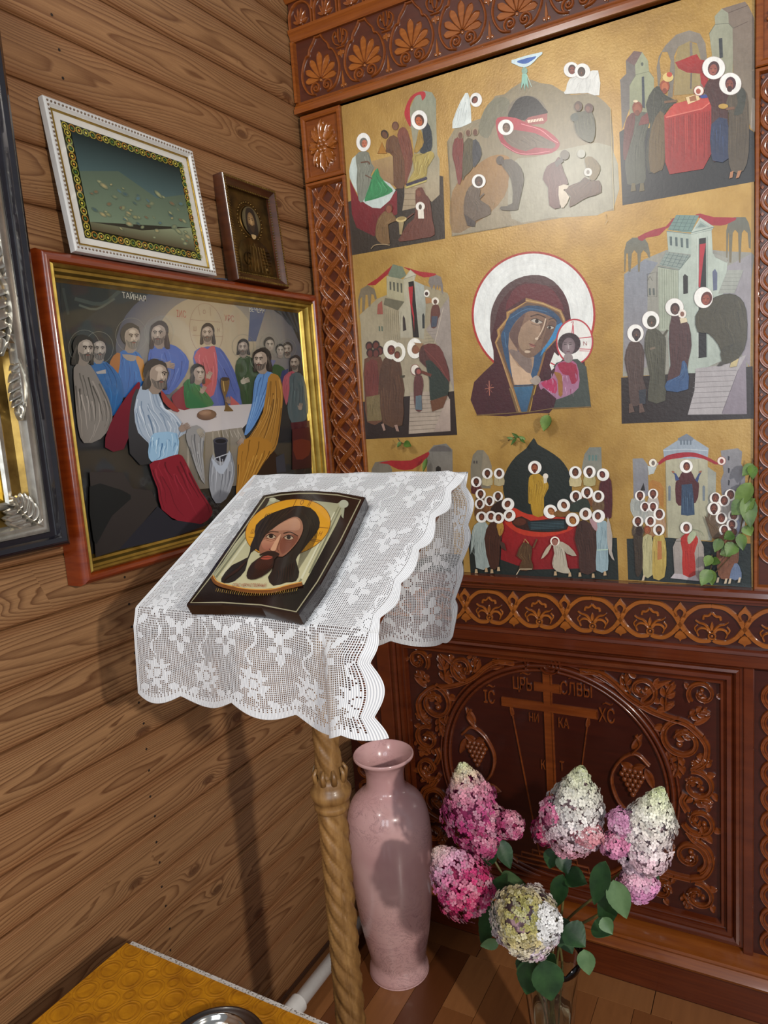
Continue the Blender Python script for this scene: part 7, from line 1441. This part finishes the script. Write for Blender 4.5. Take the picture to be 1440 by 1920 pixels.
def leafblade(base, tip, width, nrm, fold=0.25, droop=0.12):
    mb = MB(); d = tip-base; L = d.length; a = d.normalized(); nrm = (nrm-a*nrm.dot(a)).normalized(); w = a.cross(nrm); R_ = 14
    for i in range(R_+1):
        t = i/R_; hw = width*.5*(math.sin(PI*t**0.72)**0.9 if 0 < t < 1 else 0.015)*(1+0.03*(i % 2)); c = base+d*t-nrm*(droop*L*(t*t-t*.3))
        for k in (-1, -.5, 0, .5, 1): mb.v.append((c+w*(hw*k)+nrm*(fold*hw*abs(k)+0.0010*(i % 2)*abs(k)))[:])
    for i in range(R_):
        for k in range(4): mb.f.append((i*5+k, i*5+k+1, (i+1)*5+k+1, (i+1)*5+k))
    # underside, so the blade has a thickness
    n0 = len(mb.v); mb.v += [(Vector(q)-nrm*0.0016)[:] for q in mb.v]; nf = len(mb.f); mb.f += [tuple(n0+i for i in f[::-1]) for f in mb.f]; mb.mi = [0]*nf+[1]*nf
    return mb
TOC = lambda p: (CAM-p).normalized()
def hydrangea(label, clumps, leaves, y, seed):
    foot = Vector((GX+0.018*math.cos(seed*2.3), GY+0.018*math.sin(seed*2.3), 0.065)); rim = Vector((GX+0.030*math.cos(seed*2.3+2.6), GY+0.030*math.sin(seed*2.3+2.6), 0.345))
    o = empty('hydrangea_stem', foot, label, 'flower', 'hydrangeas in the crystal vase')
    for i, (tp, bp, rad, cols, n, sh, *dp) in enumerate(clumps):
        e_ = dp[0] if dp else 0.0; t_, b_ = at_y(*tp, y-0.01*i-e_), at_y(*bp, y-0.01*i+e_); h = panicle(t_, b_, rad, cols, seed*7+i, n, shape=sh).build('flower_head', M_PETAL, o)
        if i == 0: b0 = b_.lerp(t_, 0.12)
        else:
            mb = MB(); mb.tube([p[:] for p in catmull([b0-(b0-rim)*.18, (b0-(b0-rim)*.1+b_)*.5, b_.lerp(t_, .3)], 4)], 0.0018, 6); mb.build('side_stalk', M_STEM, o, smooth=True)
    mid = rim.lerp(b0, 0.55)+Vector((0, 0, 0.015)); mb = MB(); mb.tube([p[:] for p in catmull([foot, rim, mid, b0], 8)], 0.0028, 7); mb.build('stem', M_STEM, o, smooth=True)
    for (bp, tp, wd, yy, up) in leaves:
        b_, t_ = at_y(*bp, yy), at_y(*tp, yy-0.012); leafblade(b_, t_, wd, TOC(b_)+Vector((0.0, 0.1, 0.5*up)), 0.22, 0.10).build('leaf', [M_LEAF, M_LEAFU] if up >= 0 else [M_LEAFU, M_LEAF], o, smooth=True)
    return o
PKD = ['c88a98', 'b04a74', 'a02c5c', '8c1f48']; PKW = ['d8c4b0', 'cf9cb4', 'b83a6c', 'a82850']; WHT = ['b9bf92', 'd4d0c4', 'd2bec4', 'b87c90']; DP = ['a03058', '8a1f48']
hydrangea('deep pink hydrangea with pale green tip, tallest at the left', [((866, 1432), (900, 1580), 0.062, ['cdd0a0', 'c78a98', 'b04478', 'a02c60', '98245a'], 330, 'cone'), ((935, 1520), (895, 1560), 0.040, PKD, 120, 'round'), ((972, 1535), (942, 1560), 0.028, PKD, 90, 'round'), ((915, 1560), (900, 1598), 0.030, PKD, 90, 'round')], [((936, 1575), (958, 1630), 0.036, -0.36, 1), ((920, 1585), (908, 1628), 0.040, -0.38, 1), ((938, 1558), (935, 1590), 0.026, -0.33, 1)], -0.36, 1)
hydrangea('bright pink hydrangea leaning towards the pink vase', [((816, 1592), (905, 1700), 0.066, ['d8bcae', 'd090b0', 'b8386c', 'ac2c58', 'a8305c'], 380, 'cone')], [((930, 1685), (948, 1640), 0.040, -0.42, 1), ((940, 1640), (985, 1660), 0.034, -0.40, -1), ((935, 1690), (898, 1772), 0.046, -0.44, 1), ((935, 1765), (900, 1775), 0.024, -0.47, -1), ((950, 1680), (935, 1668), 0.03, -0.43, 1)], -0.43, 2)
hydrangea('round white and pink hydrangea low over the vase rim', [((982, 1715), (988, 1735), 0.060, ['8f8c4c', 'b4a674', 'd2cabc', 'd8ccd0', 'c88ea0', 'ac5870'], 420, 'round', 0.045), ((1022, 1712), (1022, 1750), 0.030, ['e4e4e2', 'dadada', 'd8ccd4'], 110, 'round', 0.02), ((1005, 1760), (1000, 1775), 0.026, ['d8d4d8', 'c88ab0'], 80, 'round', 0.01)], [((1000, 1800), (985, 1868), 0.050, -0.50, 1), ((1020, 1800), (1035, 1880), 0.060, -0.52, 1), ((1040, 1790), (1010, 1830), 0.036, -0.46, 1), ((985, 1795), (975, 1830), 0.03, -0.47, 1)], -0.49, 3)
hydrangea('white cone-shaped hydrangea blushing pink, in the middle', [((1090, 1440), (1068, 1590), 0.060, ['b4ba8c', 'd2d0c2', 'dcd6d4', 'd4b8c0', 'bc7a8c'], 340, 'cone'), ((1030, 1535), (1018, 1580), 0.027, DP, 80, 'round'), ((1045, 1500), (1035, 1545), 0.030, ['c07090', 'a83c68'], 80, 'round'), ((1105, 1545), (1098, 1575), 0.032, ['c88a90', 'b46a78'], 70, 'round')], [((1050, 1600), (1065, 1640), 0.034, -0.35, 1), ((1038, 1590), (1030, 1630), 0.034, -0.34, 1), ((1060, 1640), (1100, 1655), 0.044, -0.36, 1), ((1055, 1640), (1040, 1705), 0.036, -0.37, 1)], -0.34, 4)
hydrangea('pale pink hydrangea with green-white tip, tallest at the right', [((1240, 1480), (1192, 1625), 0.054, ['b2bb8a', 'd4d2c4', 'd0c4c2', 'ccb4bc', 'c4a0b0'], 320, 'cone'), ((1175, 1525), (1165, 1560), 0.030, ['c88cb0', 'c080a4'], 90, 'round'), ((1150, 1560), (1168, 1600), 0.034, ['c87c98', 'c07aa4'], 110, 'round'), ((1225, 1590), (1200, 1625), 0.034, ['cfb4bc', 'c8a4b0'], 90, 'round')], [((1190, 1595), (1165, 1625), 0.050, -0.33, 1), ((1135, 1615), (1112, 1700), 0.038, -0.42, 1), ((1150, 1650), (1175, 1725), 0.044, -0.42, -1), ((1215, 1640), (1235, 1665), 0.03, -0.32, 1)], -0.34, 5)
hydrangea('small pink hydrangea head hanging lowest at the right', [((1188, 1632), (1205, 1685), 0.036, ['d0a4b0', 'c884ac', 'c88cb8'], 170, 'round')], [((1150, 1660), (1128, 1750), 0.040, -0.40, 1), ((1110, 1735), (1148, 1750), 0.04, -0.42, 1), ((1095, 1780), (1105, 1830), 0.034, -0.46, -1), ((1060, 1735), (1098, 1775), 0.052, -0.44, 1), ((1040, 1720), (1075, 1790), 0.05, -0.40, 1), ((1130, 1720), (1148, 1752), 0.028, -0.45, -1)], -0.36, 6)
# ---- birch sprigs tucked along the painting
M_BIRCH = leaf_mat('birch_leaf', '2f4a1c', '55742e'); M_BIRCHU = leaf_mat('birch_leaf_under', '4a6430', '6f8a48'); M_TWIG = plain('birch_twig_bark', '4a3a24', 0.7)
def sprig(label, twig, leaves, y=-0.012):
    pts = [at_y(x, yy, y) for x, yy in twig]; o = empty('birch_sprig', pts[0], label, 'sprig', 'birch sprigs on the painting')
    mb = MB(); mb.tube([p[:] for p in catmull(pts, 5)], 0.0013, 6); mb.build('twig', M_TWIG, o, smooth=True)
    for i, (bx, by, tx, ty, w) in enumerate(leaves):
        b_, t_ = at_y(bx, by, y-0.002), at_y(tx, ty, y-0.008-0.006*(i % 3)); leafblade(b_, t_, w, Vector((0.25*((i % 3)-1), -1, 0.35)), 0.15, 0.12).build('leaf', [M_BIRCH, M_BIRCHU] if i % 3 else [M_BIRCHU, M_BIRCH], o, smooth=True)
    return o
sprig('large green birch sprig at the lower right corner of the painting', [(1412, 860), (1400, 920), (1390, 985), (1378, 1030), (1352, 1062), (1330, 1085)], [(1408, 905, 1378, 955, .034), (1398, 940, 1372, 965, .036), (1400, 930, 1408, 990, .034), (1395, 950, 1415, 935, .03), (1412, 870, 1392, 892, .022), (1410, 872, 1412, 898, .02), (1398, 985, 1408, 1005, .024), (1388, 1000, 1393, 1032, .022), (1375, 1000, 1358, 1010, .022), (1372, 1030, 1350, 1040, .026), (1352, 1010, 1340, 1035, .022), (1378, 1018, 1362, 1042, .03)])
sprig('green birch sprig hanging over the painting bottom edge', [(1335, 1040), (1333, 1065), (1328, 1090)], [(1334, 1042, 1322, 1062, .022), (1334, 1050, 1350, 1055, .018), (1330, 1068, 1315, 1098, .028), (1332, 1068, 1335, 1098, .024)])
sprig('single round green leaf below the central painted figure', [(1030, 776), (1024, 782)], [(1028, 778, 1018, 808, .030)])
sprig('tiny feathery green sprig left of the single leaf', [(985, 824), (966, 820), (953, 826)], [(985, 824, 972, 818, .008), (972, 821, 960, 812, .008), (968, 821, 958, 834, .007), (962, 823, 950, 820, .007), (975, 822, 984, 830, .007)])
sprig('tiny green leaf pair under the left temple scene', [(746, 822), (752, 830), (764, 832)], [(752, 829, 744, 838, .012), (758, 830, 770, 836, .018)])
sprig('small wilted green leaf above the lectern top', [(800, 858), (797, 872)], [(800, 860, 792, 884, .014)])
# ================================================================== low table with brocade cloth
def brocade():
    t = NT('gold_brocade'); v = t.co((1, 1, 1)); sp = t.n('SeparateXYZ'); t.t.links.new(v, sp.inputs[0]); q = 0.05
    fx = t.math('SUBTRACT', t.math('FRACT', t.math('DIVIDE', sp.outputs[0], q)), 0.5); fy = t.math('SUBTRACT', t.math('FRACT', t.math('DIVIDE', sp.outputs[1], q)), 0.5)
    r = t.math('SQRT', t.math('ADD', t.math('MULTIPLY', fx, fx), t.math('MULTIPLY', fy, fy)))
    ax = t.math('ABSOLUTE', fx); ay = t.math('ABSOLUTE', fy); dd = t.math('SQRT', t.math('ADD', t.math('POWER', t.math('SUBTRACT', ax, 0.5), 2.0), t.math('POWER', t.math('SUBTRACT', ay, 0.5), 2.0)))
    ring = t.ramp(r, [(0.26, (0, 0, 0)), (0.29, (1, 1, 1)), (0.33, (1, 1, 1)), (0.36, (0, 0, 0)), (0.40, (0, 0, 0)), (0.42, (1, 1, 1)), (0.45, (0, 0, 0))]); ring2 = t.ramp(dd, [(0.12, (0, 0, 0)), (0.15, (1, 1, 1)), (0.2, (1, 1, 1)), (0.23, (0, 0, 0))])
    pat = t.math('MAXIMUM', ring, ring2); nz = t.noise(26, 4, v, 0.6, 0.6); cr = t.noise(110, 3, v, 0.6)
    c = t.ramp(nz, [(0.3, '8f5a0a'), (0.7, 'bd8012')]); t.base(t.mix(t.math('MULTIPLY', pat, 0.30), c, '8a5208')); t.set(Roughness=0.40, Metallic=0.1)
    t.bump(t.math('ADD', t.math('ADD', pat, t.math('MULTIPLY', nz, 2.0)), t.math('MULTIPLY', cr, 0.5)), 0.35, 0.002); return t.m
TX0, TX1, TY0, TY1, TZ = 0.108, 0.735, -1.62, -0.915, 0.592
tb = empty('side_table', (0.42, -1.26, 0), 'low wooden table by the pine wall hidden under gold brocade', 'table')
mb = MB(); mb.box((TX0, TY0, TZ-0.03), (TX1, TY1, TZ), 0.003); mb.build('table_top', M_DARKV, tb)
for x in (TX0+0.035, TX1-0.035):
    for y in (TY0+0.035, TY1-0.035): mb = MB(); mb.box((x-0.022, y-0.022, 0), (x+0.022, y+0.022, TZ-0.03), 0.003); mb.build('leg', M_DARKV, tb)
def drape(x0, x1, y0, y1, z, drop, wav, n=60, th=0.0):
    """cloth lying flat on the table and hanging on all sides in soft waves"""
    mb = MB(); per = []
    for i in range(n): per.append((x0+(x1-x0)*i/n, y1, 0, 1))
    for i in range(n): per.append((x1, y1+(y0-y1)*i/n, 1, 0))
    for i in range(n): per.append((x1+(x0-x1)*i/n, y0, 0, -1))
    for i in range(n): per.append((x0, y0+(y1-y0)*i/n, -1, 0))
    N = len(per); rows = 8
    for r in range(rows+1):
        t = r/rows
        for k, (x, y, nx, ny) in enumerate(per):
            o = 0.004*min(1, r)+wav*t*(0.5+0.5*math.sin(k*0.9+0.5)); mb.v.append((x+nx*o, y+ny*o, z-drop*t-(0 if r else 0.0)+(-0.002 if r else 0)))
    for r in range(rows):
        for k in range(N): mb.f.append((r*N+k, (r+1)*N+k, (r+1)*N+(k+1) % N, r*N+(k+1) % N))
    G = 30; b = len(mb.v)
    for i in range(G+1):
        for j in range(G+1): x, y = x0+(x1-x0)*i/G, y0+(y1-y0)*j/G; mb.v.append((x, y, z+0.0014*math.sin(x*60+y*25)*math.sin(y*70-x*20)*(1 if 0 < i < G and 0 < j < G else 0)))
    for i in range(G):
        for j in range(G): mb.f.append((b+i*(G+1)+j, b+(i+1)*(G+1)+j, b+(i+1)*(G+1)+j+1, b+i*(G+1)+j+1))
    mb.mi = [0]*len(mb.f); return mb
def eyelet():
    t = NT('white_eyelet_lace'); v = t.co((260, 260, 260)); w = t.n('TexVoronoi', i_Scale=1.0); t.t.links.new(v, w.inputs[0]); t.base(t.ramp(w.outputs['Distance'], [(0.25, '6a6258'), (0.45, 'b8b4b0')])); t.set(Roughness=0.85); t.bump(w.outputs['Distance'], 0.5, 0.001); return t.m
u = drape(TX0-0.006, TX1+0.006, TY0-0.006, TY1+0.010, TZ+0.002, 0.10, 0.006).build('lace_underlay', eyelet(), None, smooth=True); tag(u, 'white lace underlay peeking out below the gold brocade', 'lace cloth')
g = drape(TX0-0.009, TX1+0.009, TY0-0.009, TY1-0.001, TZ+0.006, 0.085, 0.004).build('brocade_cloth', brocade(), None, auto=50); tag(g, 'golden yellow patterned brocade cloth spread over the low table', 'tablecloth')
M_SILVERP = plain('polished_silver', 'b8b6b0', 0.12, 1.0, 0.04); M_DISH = plain('dark_wooden_dish', '2a1a12', 0.4, 0, 0.2, coat=0.3)
di = empty('tray_with_bowl', (0.415, -1.035, TZ+0.0075), 'round dark dish holding a shiny silver bowl on the brocade', 'dish')
mb = MB(); mb.lathe(smooth_prof([(0.0, 0.0), (0.045, 0.0), (0.065, 0.004), (0.077, 0.014), (0.079, 0.017), (0.076, 0.018), (0.062, 0.009), (0.0, 0.006)], 3), (0.415, -1.035, TZ+0.0075), 56); mb.build('dish', M_DISH, di, smooth=True)
mb = MB(); mb.lathe(smooth_prof([(0.0, 0.008), (0.030, 0.008), (0.044, 0.014), (0.053, 0.026), (0.055, 0.029), (0.052, 0.029), (0.042, 0.018), (0.0, 0.012)], 3), (0.415, -1.035, TZ+0.0075), 56); mb.build('silver_bowl', M_SILVERP, di, smooth=True)
